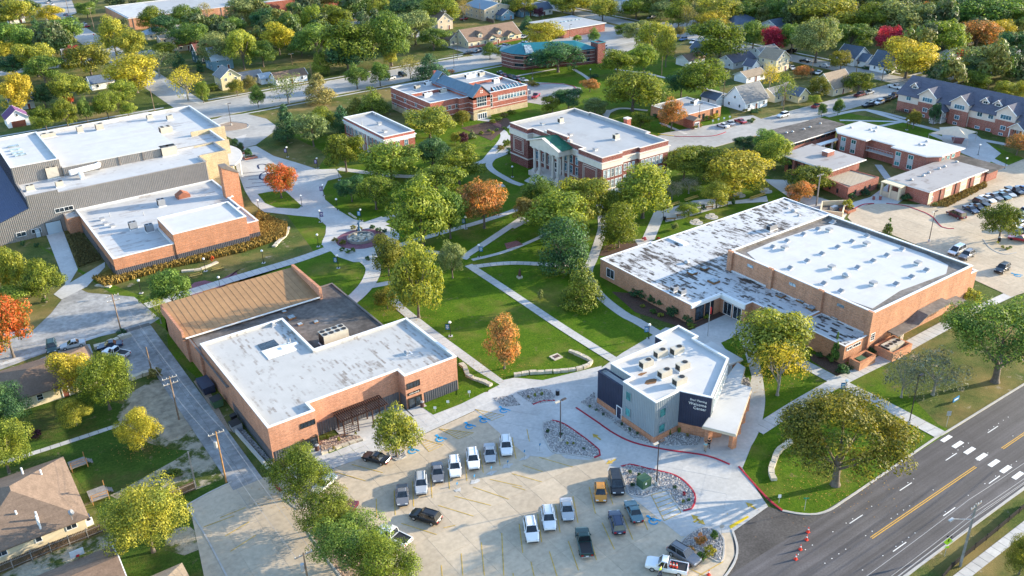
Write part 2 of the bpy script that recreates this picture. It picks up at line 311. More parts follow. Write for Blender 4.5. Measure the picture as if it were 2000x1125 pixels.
MT = dict(
 lawn=grass('lawn_grass', [(.3, (.030, .080, .005)), (.5, (.068, .132, .006)), (.72, (.130, .180, .012))], big=.07, dry=(.150, .145, .030), dryamt=(.50, .70), worn=(.15, .13, .05)),
 turf=grass('rough_grass', [(.3, (.035, .062, .014)), (.5, (.070, .100, .022)), (.72, (.140, .150, .045))], big=.04, dry=(.21, .16, .06), dryamt=(.45, .62), worn=(.30, .25, .17)),
 lawn2=grass('yard_grass', [(.3, (.022, .058, .008)), (.5, (.048, .092, .012)), (.72, (.085, .125, .022))], big=.09, dry=(.10, .085, .028), dryamt=(.5, .68), worn=(.17, .13, .07)), scrub=grass('patchy_bare_ground', [(.3, (.03, .06, .012)), (.5, (.07, .09, .02)), (.72, (.13, .13, .045))], big=.25, dry=(.36, .31, .23), dryamt=(.44, .54), worn=(.40, .35, .27)),
 dry=grass('dry_grass', [(.3, (.12, .10, .025)), (.5, (.17, .13, .035)), (.72, (.24, .19, .06))], big=.06, dry=(.06, .09, .015), dryamt=(.5, .65)),
 tall=grass('tall_grass', [(.3, (.10, .075, .012)), (.55, (.20, .14, .025)), (.75, (.30, .21, .05))], big=.15, dry=(.08, .08, .012)),
 litter=rocks_mat('fallen_leaf_litter', (.24, .09, .02), (.46, .30, .05)), tuft=rocks_mat('golden_grass_blades', (.16, .105, .02), (.46, .31, .07)), tuftd=rocks_mat('olive_grass_blades', (.07, .065, .02), (.20, .16, .05)),
 conc=M('concrete_pale', (.47, .46, .44), .10, 1.6, patch=.16, pscale=.12, objvar=.045),
 lot=M('concrete_tan', (.46, .38, .28), .13, 1.2, patch=.13, pscale=.10, objvar=.07),
 alley=M('concrete_worn', (.31, .305, .295), .18, .8, patch=.3, pscale=.2, objvar=.06),
 street=M('street_concrete', (.36, .35, .33), .12, .6, patch=.2, pscale=.05),
 joint=M('joint_filler', (.13, .12, .11), .2, 2),
 asph=asphalt('asphalt', (.092, .086, .090)),
 asph2=M('asphalt_old', (.085, .078, .074), .3, 3, patch=.3, pscale=.2, rough=.95),
 kerb=M('kerb_concrete', (.42, .40, .37), .12, 1.5), kred=M('kerb_red_paint', (.36, .025, .045), .2, 2.5), kyel=M('kerb_yellow_paint', (.62, .43, .02), .15, 3),
 pwhite=M('white_road_paint', (.72, .72, .70), .08, 3), pyel=M('yellow_road_paint', (.55, .36, .06), .22, 3, patch=.25, pscale=1.2), pblue=M('blue_road_paint', (.03, .30, .55), .2, 3),
 ctrl=M('yellow_line_paint', (.60, .34, .04), .15, 3), navyp=M('navy_paint', (.012, .02, .07), .1, 2),
 paver=M('brick_paver', (.24, .095, .085), .3, 3, patch=.2, pscale=.5), paverp=M('purple_paver', (.20, .085, .11), .3, 4, patch=.2, pscale=.6),
 gravel=M('gravel_bed', (.30, .28, .27), .7, 5, bump=.6), mulch=M('bark_mulch', (.085, .05, .035), .5, 4, bump=.5), rockbase=M('tan_gravel', (.30, .22, .16), .4, 4),
 stone=M('limestone', (.52, .46, .36), .22, 1.5, bump=.4, patch=.2, pscale=.9),
 brickF=brick('orange_brick', (.50, .225, .13)), brickA=brick('salmon_brick', (.48, .20, .10)), brickG=brick('tan_brick', (.50, .235, .13)), brickM=brick('maroon_brick', (.185, .042, .035)),
 brickL=brick('red_brick', (.34, .085, .055)), brickD=brick('dorm_brick', (.31, .10, .07)), tanst=brick('tan_stone_block', (.48, .39, .25), (.5, .4, .25)),
 limest=M('cream_stone', (.62, .55, .49), .08, .8), trimw=M('white_trim', (.78, .76, .72), .05, 1.0), cream=M('cream_siding', (.64, .55, .38), .08, .6), whites=M('white_siding', (.76, .76, .76), .06, .6),
 greys=M('grey_siding', (.42, .44, .44), .08, .6), yels=M('straw_siding', (.58, .50, .30), .08, .6), blues=M('blue_siding', (.16, .27, .34), .1, .6), greens=M('dark_green_siding', (.03, .07, .07), .1, .6), creamp=M('pale_beige_siding', (.60, .50, .43), .06, .6), tans=M('beige_siding', (.50, .41, .30), .08, .6),
 metal=M('grey_metal_siding', (.27, .245, .225), .08, .8, rough=.5, spec=.4), metald=M('charcoal_metal_siding', (.135, .130, .14), .1, .8, rough=.5), mnavy=M('navy_siding_and_wall_shade', (.030, .036, .066), .12, .8, rough=.45), msilv=M('silver_metal_siding', (.25, .285, .31), .06, .8, rough=.45),  # navy siding: true cladding elsewhere, painted shade on the performance hall's west walls
 rshade=M('metal_roof_shade_navy', (.035, .055, .13), .1, .8, rough=.5), rblue=M('slate_blue_metal_roof', (.14, .21, .27), .1, .6, rough=.5), rteal=M('teal_metal_roof', (.02, .16, .19), .1, .8, rough=.45), rgreen=M('green_metal_roof', (.02, .12, .07), .12, .8, rough=.5),  # the lean-to roof's navy is shade put into its colour
 memF=membrane('worn_white_membrane', (.47, .46, .44), (.17, .13, .10), 'y', .75, .42, 1.7, thr=(.33, .56)), memG=membrane('peeling_white_membrane', (.54, .54, .54), (.06, .048, .04), 'y', 1.0, .6, 1.7, spots=.085, spotamt=(.53, .63), thr=(.36, .46)),
 memC=membrane('clean_white_membrane', (.54, .535, .52), (.4, .33, .26), 'x', .25, 1.8, 6.0, seam=.25), memA=membrane('stained_white_membrane', (.50, .50, .495), (.17, .12, .10), 'x', .55, .8, 3.0),
 memH=membrane('grey_membrane', (.38, .385, .39), (.27, .26, .25), 'y', .4, 1.4, 4.5, seam=.2), rdirt=M('gravel_roof', (.19, .17, .155), .3, 1.4, patch=.35, pscale=.12), rdark=M('dark_patched_roof', (.13, .115, .105), .3, 1.0, patch=.6, pscale=.13),
 rgrey=membrane('weathered_grey_roof', (.36, .335, .32), (.15, .11, .09), 'x', .75, 1.5, 2.6), rbrownm=M('brown_metal_roof', (.34, .19, .085), .12, .6, patch=.12, rough=.6), cope=M('white_coping', (.70, .70, .70), .04, .8, rough=.45), coped=M('dark_coping', (.16, .14, .13), .1, 1),
 shB=shingle('brown_shingles', (.19, .13, .095)), shB2=shingle('tan_brown_shingles', (.215, .155, .115)), shG=shingle('grey_shingles', (.20, .20, .20)), shT=shingle('tan_shingles', (.29, .23, .17)), shN=shingle('blue_grey_shingles', (.10, .13, .18)), shP=shingle('charcoal_purple_shingles', (.105, .108, .142)), shU=shingle('purple_shingles', (.13, .06, .15)), shL=shingle('pale_blue_shingles', (.33, .38, .42)), shM=shingle('maroon_shingles', (.18, .07, .06)),
 gdark=glass('dark_window_glass'), gblue=glass('blue_window_glass', (.05, .11, .15)), gteal=glass('green_window_glass', (.03, .13, .13)), gpale=glass('pale_window_glass', (.22, .27, .30), .15), cargl=glass('vehicle_glass', (.012, .016, .02), .05),
 frw=M('white_window_frame', (.78, .78, .77), .03, 1), frd=M('dark_window_frame', (.03, .025, .022), .1, 1), door=M('painted_door', (.18, .06, .04), .1, 1), doorw=M('white_door', (.70, .70, .68), .05, 1), gdoor=M('garage_door', (.40, .47, .52), .05, .7),
 steel=M('galvanised_steel', (.42, .42, .42), .12, 2, rough=.45, metal=.3), hvac=M('beige_hvac_casing', (.46, .42, .35), .1, 1.2, rough=.5), hvacg=M('grey_hvac_casing', (.27, .28, .30), .1, 1.2, rough=.5), blk=M('black_metal', (.018, .016, .016), .2, 2, rough=.5), bronze=M('dark_bronze_pole', (.06, .045, .04), .15, 2, rough=.5),
 wood=M('weathered_timber', (.22, .15, .10), .3, 1.6), woodo=M('orange_timber_pole', (.36, .19, .07), .25, 1.4), woodg=M('grey_timber', (.24, .22, .20), .25, 1.6), fence=M('dark_fence_timber', (.10, .065, .045), .35, 2.5), pergola=M('rust_brown_steel', (.065, .035, .028), .2, 2),
 bark=M('tree_bark', (.13, .105, .085), .35, 2, bump=.5), barkl=M('pale_tree_bark', (.26, .235, .20), .3, 2, bump=.4), leaf=leafmat('broad_leaf_foliage'), wood_leaf=woodmat('far_foliage'), needle=leafmat('needle_foliage', .12),
 paint=paint('vehicle_paint'), tyre=M('tyre_rubber', (.02, .02, .02), .2, 3), rim=M('alloy_rim', (.45, .45, .46), .1, 3, rough=.35, metal=.6), lampred=M('red_tail_light', (.35, .012, .012), .1, 3, rough=.2), lampclr=M('clear_head_light', (.62, .63, .62), .05, 3, rough=.15), plastic=M('black_trim_plastic', (.025, .025, .027), .15, 3, rough=.6), chrome=M('bright_bumper', (.5, .5, .5), .1, 3, rough=.25, metal=.7), plate=M('number_plate', (.6, .62, .66), .1, 4),
 globe=M('white_lamp_globe', (.85, .84, .80), .02, 1, rough=.3), banb=M('blue_banner', (.02, .16, .34), .15, 2), banp=M('purple_banner', (.07, .03, .20), .15, 2), signw=M('white_sign', (.75, .75, .73), .05, 2), signr=M('red_sign', (.45, .02, .02), .1, 2), signg=M('green_sign', (.01, .25, .13), .1, 2), signy=M('lime_warning_sign', (.50, .75, .03), .05, 2), signblk=M('black_sign', (.012, .012, .012), .1, 2),
 cone=M('orange_cone_plastic', (.68, .055, .03), .1, 3, rough=.5), bin=M('brown_bin', (.10, .05, .04), .2, 3), binb=M('blue_bin', (.02, .06, .22), .1, 3), grnm=M('green_cabinet_paint', (.06, .12, .065), .12, 2, rough=.5), ylwbench=M('yellow_bench_slats', (.52, .36, .10), .15, 3),
 skin=M('skin', (.50, .31, .23), .05, 4), dkcloth=M('dark_clothing', (.015, .014, .018), .2, 4), ltcloth=M('teal_shirt', (.16, .38, .42), .15, 4), khaki=M('khaki_trousers', (.33, .26, .18), .1, 4), hair=M('dark_hair', (.04, .025, .018), .1, 6), hivis=M('hi_vis_vest', (.45, .80, .02), .08, 3), jeans=M('blue_jeans', (.05, .07, .13), .15, 4),
 sail=M('beige_shade_cloth', (.60, .50, .38), .06, 1.0), fount=M('statue_bronze_patina', (.05, .13, .22), .3, 3, rough=.5), water=glass('fountain_water', (.05, .08, .08), .05), rust=M('rust_stain', (.20, .10, .045), .3, 2), copper=M('copper_roof', (.32, .12, .07), .1, 1.5, rough=.6), redroof=M('red_metal_roof', (.30, .06, .05), .12, 1.5),
 rocks=rocks_mat('river_rocks', (.16, .15, .15), (.62, .58, .54)), rockst=rocks_mat('tan_rocks', (.20, .13, .10), (.55, .44, .36)), wire=M('cable', (.30, .30, .31), .1, 1), chalk=M('limestone_flour', (.66, .61, .52), .2, 1.2), dirt=M('bare_soil', (.34, .28, .20), .25, .9, patch=.3, pscale=.5), flesh=M('orange_blossom', (.6, .25, .05), .2, 4),
)
# ================================================================ ground, streets, lots, paths
def px(s, z=0.0): return [g(*map(float, q.split(',')), z) for q in s.split()]
LAY = []
def level(p, z):
    "lift a ground layer 4 mm above any layer it may overlap at the same level"
    x0, x1, y0, y1 = min(q[0] for q in p), max(q[0] for q in p), min(q[1] for q in p), max(q[1] for q in p)
    near = sorted(l[4] for l in LAY if l[0] < x1 and l[1] > x0 and l[2] < y1 and l[3] > y0)
    for q in near:
        if abs(q-z) < .0035: z = q+.004
    LAY.append((x0, x1, y0, y1, z)); return z
def sheet(name, mat, z, pts, kind='structure', t=.012, parent=None):
    p = px(pts) if isinstance(pts, str) else pts
    z = level(p, z); t = min(t, z)
    o = MB().prism(p, z-t, z, bottom=False).build(name, MT[mat], parent); return tag(o, kind=kind)
def rect(x0, x1, y0, y1): return [(x0, y0), (x1, y0), (x1, y1), (x0, y1)]
def smooth(p, step=1.5):
    out = []; n = len(p)
    for i in range(n-1):
        a = Vector(p[max(i-1, 0)]); b = Vector(p[i]); c = Vector(p[i+1]); d = Vector(p[min(i+2, n-1)])
        k = max(1, int((c-b).length/step))
        for j in range(k):
            t = j/k
            out.append(.5*((2*b)+(c-a)*t+(2*a-5*b+4*c-d)*t*t+(3*b-a-3*c+d)*t**3))
    out.append(Vector(p[-1])); return out
def offs(p, d):
    out = []
    for i in range(len(p)):
        e = (p[min(i+1, len(p)-1)]-p[max(i-1, 0)]).normalized(); out.append(p[i]+Vector((-e.y, e.x))*d)
    return out
def resample(p, step):
    L = [0]
    for i in range(1, len(p)): L.append(L[-1]+(p[i]-p[i-1]).length)
    n = max(1, round(L[-1]/step)); out = []; j = 0
    for k in range(n+1):
        s = L[-1]*k/n
        while j < len(p)-2 and L[j+1] < s: j += 1
        u = (s-L[j])/max(1e-6, L[j+1]-L[j]); out.append(p[j].lerp(p[j+1], u))
    return out
NSLAB = [0]
def path(pts, w, mat='conc', z=.05, slab=0, name='footpath'):
    p = smooth([Vector(q) for q in (px(pts) if isinstance(pts, str) else pts)], 1.2)
    l, r = offs(p, w/2), offs(p, -w/2); mb = MB(); z = level(l+r, z)
    for i in range(len(p)-1): mb.quad((*r[i], z), (*r[i+1], z), (*l[i+1], z), (*l[i], z))
    par = tag(mb.build(name, MT['joint' if slab else mat]), kind='structure')
    if slab:
        q = resample(p, slab); l, r = offs(q, w/2), offs(q, -w/2)
        for i in range(len(q)-1):
            e = (q[i+1]-q[i]).normalized()*.035
            b = MB().prism([r[i]+e, r[i+1]-e, l[i+1]-e, l[i]+e], z, z+.03, bottom=False).build('paving_slab', MT[mat], par); NSLAB[0] += 1
    return par
def inpoly(x, y, p):
    c = False; j = len(p)-1
    for i in range(len(p)):
        if (p[i][1] > y) != (p[j][1] > y) and x < (p[j][0]-p[i][0])*(y-p[i][1])/(p[j][1]-p[i][1])+p[i][0]: c = not c
        j = i
    return c
def slabs(parent, poly, sx, sy, mat, z, th=.03, gap=.05, avoid=(), ang=0.0, cap=290):
    "cast concrete panels laid over a base, one object each"
    ca, sa = cos(ang), sin(ang); q = [(x*ca+y*sa, -x*sa+y*ca) for x, y in poly]
    x0, x1 = min(a for a, b in q), max(a for a, b in q); y0, y1 = min(b for a, b in q), max(b for a, b in q)
    me = MB().box(-sx/2+gap/2, sx/2-gap/2, -sy/2+gap/2, sy/2-gap/2, 0, th).mesh('concrete_panel', MT[mat]); n = 0
    cells = []
    for i in range(int((x1-x0)/sx)+1):
        for j in range(int((y1-y0)/sy)+1):
            u, v = x0+(i+.5)*sx, y0+(j+.5)*sy
            if all(inpoly(u+a*sx*.49, v+b*sy*.49, q) for a in (-1, 1) for b in (-1, 1)):
                x, y = u*ca-v*sa, u*sa+v*ca
                if any(inpoly(x, y, a) for a in avoid): continue
                cells.append((hypot(x, y), x, y))
    for d, x, y in sorted(cells)[:cap]: inst('concrete_panel', me, parent, (x, y, z), ang)
def kerb(pts, mat='kerb', w=.2, h=.14, close=False, name='kerb', z=0.0, seglen=0):
    p = [Vector(q) for q in (px(pts) if isinstance(pts, str) else pts)]
    if close: p = p+[p[0]]
    p = smooth(p, .8); l, r = offs(p, w/2), offs(p, -w/2); mb = MB(); n = len(p)
    vs = [(*a, z) for a in r]+[(*a, z+h) for a in r]+[(*a, z+h) for a in l]+[(*a, z) for a in l]; fs = []
    for i in range(n-1):
        for k in range(3): fs.append((k*n+i, k*n+i+1, (k+1)*n+i+1, (k+1)*n+i))
    fs += [(0, n, 2*n, 3*n), (n-1, 2*n-1, 3*n-1, 4*n-1)]
    return tag(mb.add(vs, fs).build(name, MT[mat]), kind='structure')
def stripe(mb, a, b, w, z):
    a, b = Vector(a), Vector(b); e = (b-a).normalized(); nrm = Vector((-e.y, e.x))*w/2
    mb.prism([a-nrm, b-nrm, b+nrm, a+nrm], z-.008, z, bottom=False)
def marks(name, mat, segs, w=.11, z=.115):
    mb = MB()
    for s in segs.split(';'):
        p = px(s); stripe(mb, p[0], p[1], w, z)
    return tag(mb.build(name, MT[mat]), kind='structure')
rnd = random.Random(7)
def rockbed(name, poly, n, r=(.09, .2), mat='rocks', z=.1):
    "loose stones spread over a planting bed"
    x0, x1 = min(a for a, b in poly), max(a for a, b in poly); y0, y1 = min(b for a, b in poly), max(b for a, b in poly); mb = MB(); k = 0; t = 0
    while k < n and t < n*6:
        t += 1; x, y = rnd.uniform(x0, x1), rnd.uniform(y0, y1)
        if not inpoly(x, y, poly): continue
        k += 1; s = rnd.uniform(*r); a = rnd.uniform(0, 6); pt = [(x+s*cos(a+i*1.57)*rnd.uniform(.7, 1.2), y+s*sin(a+i*1.57)*rnd.uniform(.7, 1.2)) for i in range(4)]
        b = [(*q, z) for q in pt]+[(x+(q[0]-x)*.5, y+(q[1]-y)*.5, z+s*rnd.uniform(.5, .9)) for q in pt]
        mb.add(b, [(4, 5, 6, 7), (0, 1, 5, 4), (1, 2, 6, 5), (2, 3, 7, 6), (3, 0, 4, 7)])
    return tag(mb.build(name, MT[mat]), kind='stuff')
# base terrain
tag(MB().quad((-4000, -4000, 0), (6000, -4000, 0), (6000, 6000, 0), (-4000, 6000, 0)).build('ground', MT['turf']), kind='structure')
# green campus lawns
sheet('lawn', 'lawn', .015, '60,470 180,540 330,600 620,500 560,420 640,300 560,262 640,262 760,290 880,150 1010,60 1180,60 1340,120 1400,160 1430,230 1300,330 1480,330 1760,520 1480,420 1200,500 1260,640 1480,640 1660,740 1870,848 1830,862 1600,1006 1530,1000 1420,906 1180,725 960,760 830,800 750,640 420,560 320,600 330,690 410,760 480,800 320,640')
sheet('lawn', 'lawn', .015, '1480,640 1700,690 1850,848 1600,1006 1530,1000 1440,915 1440,760')
sheet('lawn', 'lawn2', .016, '55,890 245,830 420,900 440,950 360,990 200,1010 120,890')
sheet('lawn', 'lawn2', .016, '0,730 240,790 330,790 380,830 200,860 0,920')
sheet('lawn', 'lawn2', .016, '360,990 440,1130 440,1200 200,1180 250,1060')
sheet('lawn', 'lawn', .016, '1620,215 1880,260 2050,330 2050,400 1900,300 1650,260 1560,240')
sheet('lawn', 'lawn', .016, '1960,330 2100,350 2100,420 2000,385')
# N-S and E-W streets (kerb to kerb)
def road(name, x0, x1, y0, y1, mat='street', z=.03): return sheet(name, mat, z, rect(x0, x1, y0, y1))
road('main_road', -600, 2500, 44.5, 58.9, 'asph', .04)
road('street', -600, 340, 325, 347, 'street')
road('street', 340, 2500, 330, 341, 'street', .029)
road('street', 87, 99, 347, 1500, 'street', .028)
road('street', 222, 232, 347, 1500, 'street', .028)
road('street', 318, 329, 188, 1500, 'street', .031)
road('street', 206, 330, 187, 198.5, 'street', .03)
road('street', 330, 2500, 187, 198, 'street', .03)
road('street', 455, 465, -100, 1500, 'street', .027)
road('street', 100, 2500, 452, 462, 'street', .026)
road('street', -600, 86, 452, 462, 'street', .026)
road('street', 330, 2500, 560, 570, 'street', .026)
# concrete lots
sheet('drive', 'street', .034, '480,222 436,226 405,240 412,252 455,272 470,290 500,283 545,250 520,232')
lotp = px('370,985 452,940 640,920 830,848 935,800 1000,762 1165,728 1165,790 1215,850 1300,870 1380,885 1450,915 1500,990 1430,1040 1435,1085 1410,1130 1390,1330 440,1330')
lot = sheet('parking_lot', 'joint', .05, lotp)
newp = px('928,802 1000,758 1175,715 1170,790 1230,850 1300,870 1380,880 1450,915 1500,990 1430,1040 1330,1048 1270,1000 1225,965 1160,900 1020,890')
slabs(lot, lotp, 4.55, 4.55, 'lot', .05, avoid=(newp,), cap=250)
nl = sheet('entry_drive', 'conc', .075, newp)
rest = sheet('parking_lot', 'lot', .062, lotp)
slabs(nl, newp, 3.7, 3.7, 'conc', .076, gap=.05, ang=-.95, th=.016)
ay = sheet('alley', 'joint', .045, rect(26.7, 31.5, 106.5, 180)); 
slabs(ay, rect(26.7, 31.5, 106.5, 180), 2.4, 4.0, 'alley', .046)
sheet('street', 'alley', .04, '150,562 172,572 262,580 312,622 296,632 245,646 150,668 60,700 -60,745 -60,690 60,650 100,612 125,580')
sheet('driveway', 'conc', .042, '90,458 124,452 152,526 136,553 205,512 205,522 170,560 120,585 105,575 128,555')
sheet('parking_pad', 'alley', .042, '207,682 250,655 263,664 304,722 254,740 240,700')
sheet('gravel_yard', 'dirt', .035, '240,806 262,778 290,752 318,746 335,752 352,778 372,808 388,832 370,842 352,858 330,862 310,850 285,848 262,826'); sheet('scrub', 'scrub', .03, '228,815 250,770 300,742 345,745 400,830 440,900 380,880 330,878 280,862 245,850')
sheet('scrub', 'scrub', .034, '215,968 260,945 300,922 340,900 385,870 412,878 432,905 436,935 405,948 378,958 330,962 290,972 250,985')
sheet('scrub', 'scrub', .033, '325,1035 370,1028 395,1050 392,1072 360,1085 322,1075'); sheet('scrub', 'scrub', .032, '0,1125 60,1095 150,1060 215,1042 235,1060 180,1085 100,1115 60,1140 0,1160')
sheet('driveway', 'street', .033, '80,700 130,677 175,672 182,690 60,716')
# front walk of the flat brick building
fw = px('545,940 640,919 735,885 830,847 935,799 1000,761')+[(90, 102.5), (91, 104.5), (84, 110), (70.5, 116.4), (33.5, 116.6), (33, 112.5)]
f = sheet('pavement', 'joint', .07, fw); slabs(f, fw, 2.2, 1.65, 'conc', .07); sheet('pavement', 'conc', .08, fw)
sheet('pavement', 'conc', .075, rect(46.3, 58.8, 116.4, 121.4)); sheet('pavement', 'conc', .076, rect(38.6, 42.4, 116.4, 118.8)); sheet('pavement', 'conc', .077, rect(59, 62.4, 116.4, 119))
sheet('grass_strip', 'lawn', .09, rect(42.6, 48.2, 113.6, 116.4)); sheet('grass_strip', 'lawn', .09, rect(55.3, 58.6, 113.9, 117.0)); sheet('grass_strip', 'lawn', .11, '826,797 893,772 897,700 925,722 976,752 900,790 846,811')
# plaza around the welcome centre
sheet('pavement', 'conc', .06, '1165,726 1215,690 1300,640 1347,646 1430,609 1460,618 1475,660 1490,745 1480,840 1450,915 1380,886 1300,872 1230,852 1165,790')
sheet('grass_strip', 'lawn', .075, '1408,670 1440,655 1452,680 1468,735 1465,750')
sheet('pavement', 'conc', .058, '960,748 1005,738 1080,745 1120,752 1165,728 1165,760 1000,770 940,800')
# plaza, fountain circle and walks in the campus core
FX, FY = g(705, 467)
sheet('plaza', 'conc', .05, '455,270 482,262 470,290 500,285 535,305 580,318 620,331 655,330 668,346 640,353 631,372 635,390 660,410 690,428 712,434 745,423 758,430 738,445 752,470 752,492 722,512 690,512 655,500 640,484 628,478 636,456 637,441 620,425 575,421 515,414 492,395 478,372 462,330 455,300')
sheet('plaza', 'conc', .048, [(FX+9.6*cos(i*pi/18), FY+9.6*sin(i*pi/18)) for i in range(36)])
sheet('lawn', 'lawn', .062, '503,379 530,374 558,374 590,403 582,408 540,406 518,397')
W1 = 300
path('915,518 1000,574 1100,641 1205,707', 2.0, slab=1.7)
path('765,575 775,595 830,640 900,692 985,755', 2.1, slab=1.8)
path('650,483 590,505 500,532 440,550 365,573 285,598', 3.0, slab=1.8)
path('700,498 728,520 722,548 700,575 682,590', 3.6); path('720,560 765,552', 2.0)
path('715,437 760,425 820,408 875,391 930,372 985,362', 2.2); path('770,482 880,450 940,433 1000,413 1035,396', 2.0)
path('905,503 937,482 985,450 1022,425', 2.0); path('922,508 985,492 1045,468 1075,452', 1.2); path('918,522 1000,514 1100,519 1115,518', 1.8, slab=1.6)
path('830,491 865,495 915,505', 1.6); path('1172,400 1177,440 1170,470 1158,505 1148,535 1170,575 1215,612 1245,628 1290,655', 2.3)
path('1290,412 1278,440 1266,468', 3.0); sheet('plaza', 'conc', .047, '1292,412 1355,392 1385,389 1425,394 1497,383 1500,394 1425,399 1330,428 1300,434')
sheet('pavement', 'conc', .046, '1236,468 1268,466 1280,474 1245,484'); path('745,440 757,436', 2.0)
path('1447,668 1470,710 1478,750 1480,790 1468,840 1445,880', 2.4); path('1478,842 1560,790 1640,745 1735,698', 2.6, slab=1.7); path('1560,706 1640,748 1740,798 1838,850', 2.7, slab=1.8)
path('1740,698 1775,675 1850,634', 2.6, slab=1.8); path('1850,634 1940,590 2050,540', 2.0)
path('0,905 70,884 150,858 246,826', 1.1, slab=1.5); path('70,258 180,240 290,219', 1.6); path('318,157 345,178 392,204', 1.5); path('392,203 490,184', 1.5)
path('0,660 60,640', 2.2); path('0,712 80,688 170,663 215,648', 1.2); path('20,1010 40,1000', 1)
path('1000,445 1030,430', 1.8); path('940,318 985,300 1000,292', 2.4); path('945,240 985,262 960,300 938,318 870,330 800,345 660,330', 2.6); path('985,262 1000,280 955,320 990,350 1020,362', 2.0)
path('930,232 985,240 1000,250', 3.0, 'conc'); path('1000,150 1085,135', 1.4); path('1120,135 1150,155 1145,170', 1.6); path('1180,225 1210,212 1265,216', 1.8)
path('1250,140 1330,160 1440,190 1480,200', 1.8); path('1200,135 1250,142', 1.8); path('1290,240 1340,262', 1.4); path('1190,215 1180,235', 2.0)
path('1615,228 1690,215 1770,232', 2); path('1640,235 1765,238', 1.4); path('1640,263 1770,236', 1.6); path('1690,214 1790,244 1900,270 2010,290', 2.4); path('1820,262 1910,300 1965,325', 2.6); path('1960,360 2010,318', 2.4); path('1715,322 1735,350', 2)
path('1545,355 1600,365', 2); sheet('plaza', 'conc', .052, '1840,255 1905,262 1955,300 1930,320 1880,300 1840,275'); sheet('plaza', 'paver', .066, '1858,268 1885,270 1878,282 1862,280')
sheet('pavement', 'conc', .045, '1490,350 1540,352 1590,383 1650,400 1700,385 1745,352 1800,365 1750,400 1700,398 1660,410 1640,440 1600,410 1540,385')
path('1800,575 1870,540 1960,560', 1.5); path('620,1200 700,1170', 1)
path([(93, 39.8), (300, 39.8)], 1.5, z=.06, slab=1.6); path([(300, 39.8), (900, 39.8)], 1.5)
for a, b in ((93, 340),): path([(a, 322), (b, 322)], 1.2); path([(-100, 350.5), (84, 350.5)], 1.4); path([(101, 350.5), (218, 350.5)], 1.4)
path([(332, 201), (700, 201)], 1.3); path([(332, 183.5), (700, 183.5)], 1.3); path([(332.5, 205), (332.5, 560)], 1.3)
# right-hand lots and library loop
gl = px('1655,425 1668,406 1710,398 1745,398 1790,400 1835,395 1890,378 1940,335 2100,270 2200,420 2040,560 1975,580 1905,548 1880,520 1800,482 1740,458 1700,448 1670,440')
q = sheet('parking_lot', 'joint', .045, gl); slabs(q, gl, 5, 5, 'lot', .045, cap=200, gap=.06); sheet('parking_lot', 'lot', .06, gl)
sheet('parking_lot', 'street', .033, '1010,170 1030,160 1100,163 1135,172 1130,190 1060,205 1030,200')
sheet('street', 'street', .032, '1285,262 1330,275 1420,270 1505,240 1470,225 1445,228 1400,242 1350,250')
sheet('street', 'street', .032, '1190,290 1300,262 1420,270 1300,300')
sheet('parking_lot', 'street', .033, '870,110 1000,88 1180,80 1240,60 1180,45 1060,85 990,95'); sheet('parking_lot', 'street', .034, '1130,100 1230,70 1250,90 1180,120')
sheet('parking_lot', 'street', .033, '78,0 140,0 150,25 110,40'); sheet('parking_lot', 'street', .033, '330,30 470,20 480,45 340,60')
# drive apron and kerbs
sheet('drive_apron', 'asph2', .055, '1428,1036 1500,990 1528,999 1565,1005 1608,1006 1540,1050 1430,1120 1400,1160 1432,1090')
kerb('2060,716 2000,751 1852,842 1823,859 1660,971 1610,1001 1570,1005 1528,998', w=.35)
kerb('1528,998 1500,975 1470,943 1443,912', 'kred', .3, .16, name='red_kerb'); kerb('1425,908 1380,891 1300,879 1240,866 1200,848 1165,824 1125,797', 'kred', .3, .17, name='red_kerb')
kerb('1041,791 1060,784 1084,783', 'kred', .28, .16, name='red_kerb'); kerb([(80, 44.3), (1500, 44.3)], w=.35); kerb('1430,1035 1440,1070 1434,1100 1412,1132', w=.3); 
kerb([(101, 325), (200, 325)]); kerb([(101, 347.2), (218, 347.2)]); kerb([(-200, 347.2), (84, 347.2)]); kerb([(330, 198.4), (318, 198.4)]); kerb([(206, 187), (318, 187)])
kerb('1668,409 1678,403 1690,399 1707,398', 'kred', .3, .16, name='red_kerb'); kerb('1731,398 1752,400 1770,403 1791,410 1809,417 1822,425 1831,436 1840,444 1852,447 1863,447', 'kred', .3, .16, name='red_kerb')
kerb('1317,266 1330,267 1390,266 1418,258', 'kred', .25, .15, name='red_kerb'); kerb('1050,165 1085,163 1118,168 1125,175', 'kred', .25, .15, name='red_kerb'); kerb('1285,262 1300,264 1316,266', 'kyel', .25, .15, name='yellow_kerb')
sheet('yellow_ramp_edge', 'kyel', .1, '1424,1028 1460,1008 1463,1011 1427,1034')
sheet('tactile_ramp', 'kred', .1, '535,948 540,946 552,959 546,962')
kerb('365,988 400,1045 444,1128 470,1180', w=.25); kerb('365,987 410,962 452,942', w=.2)
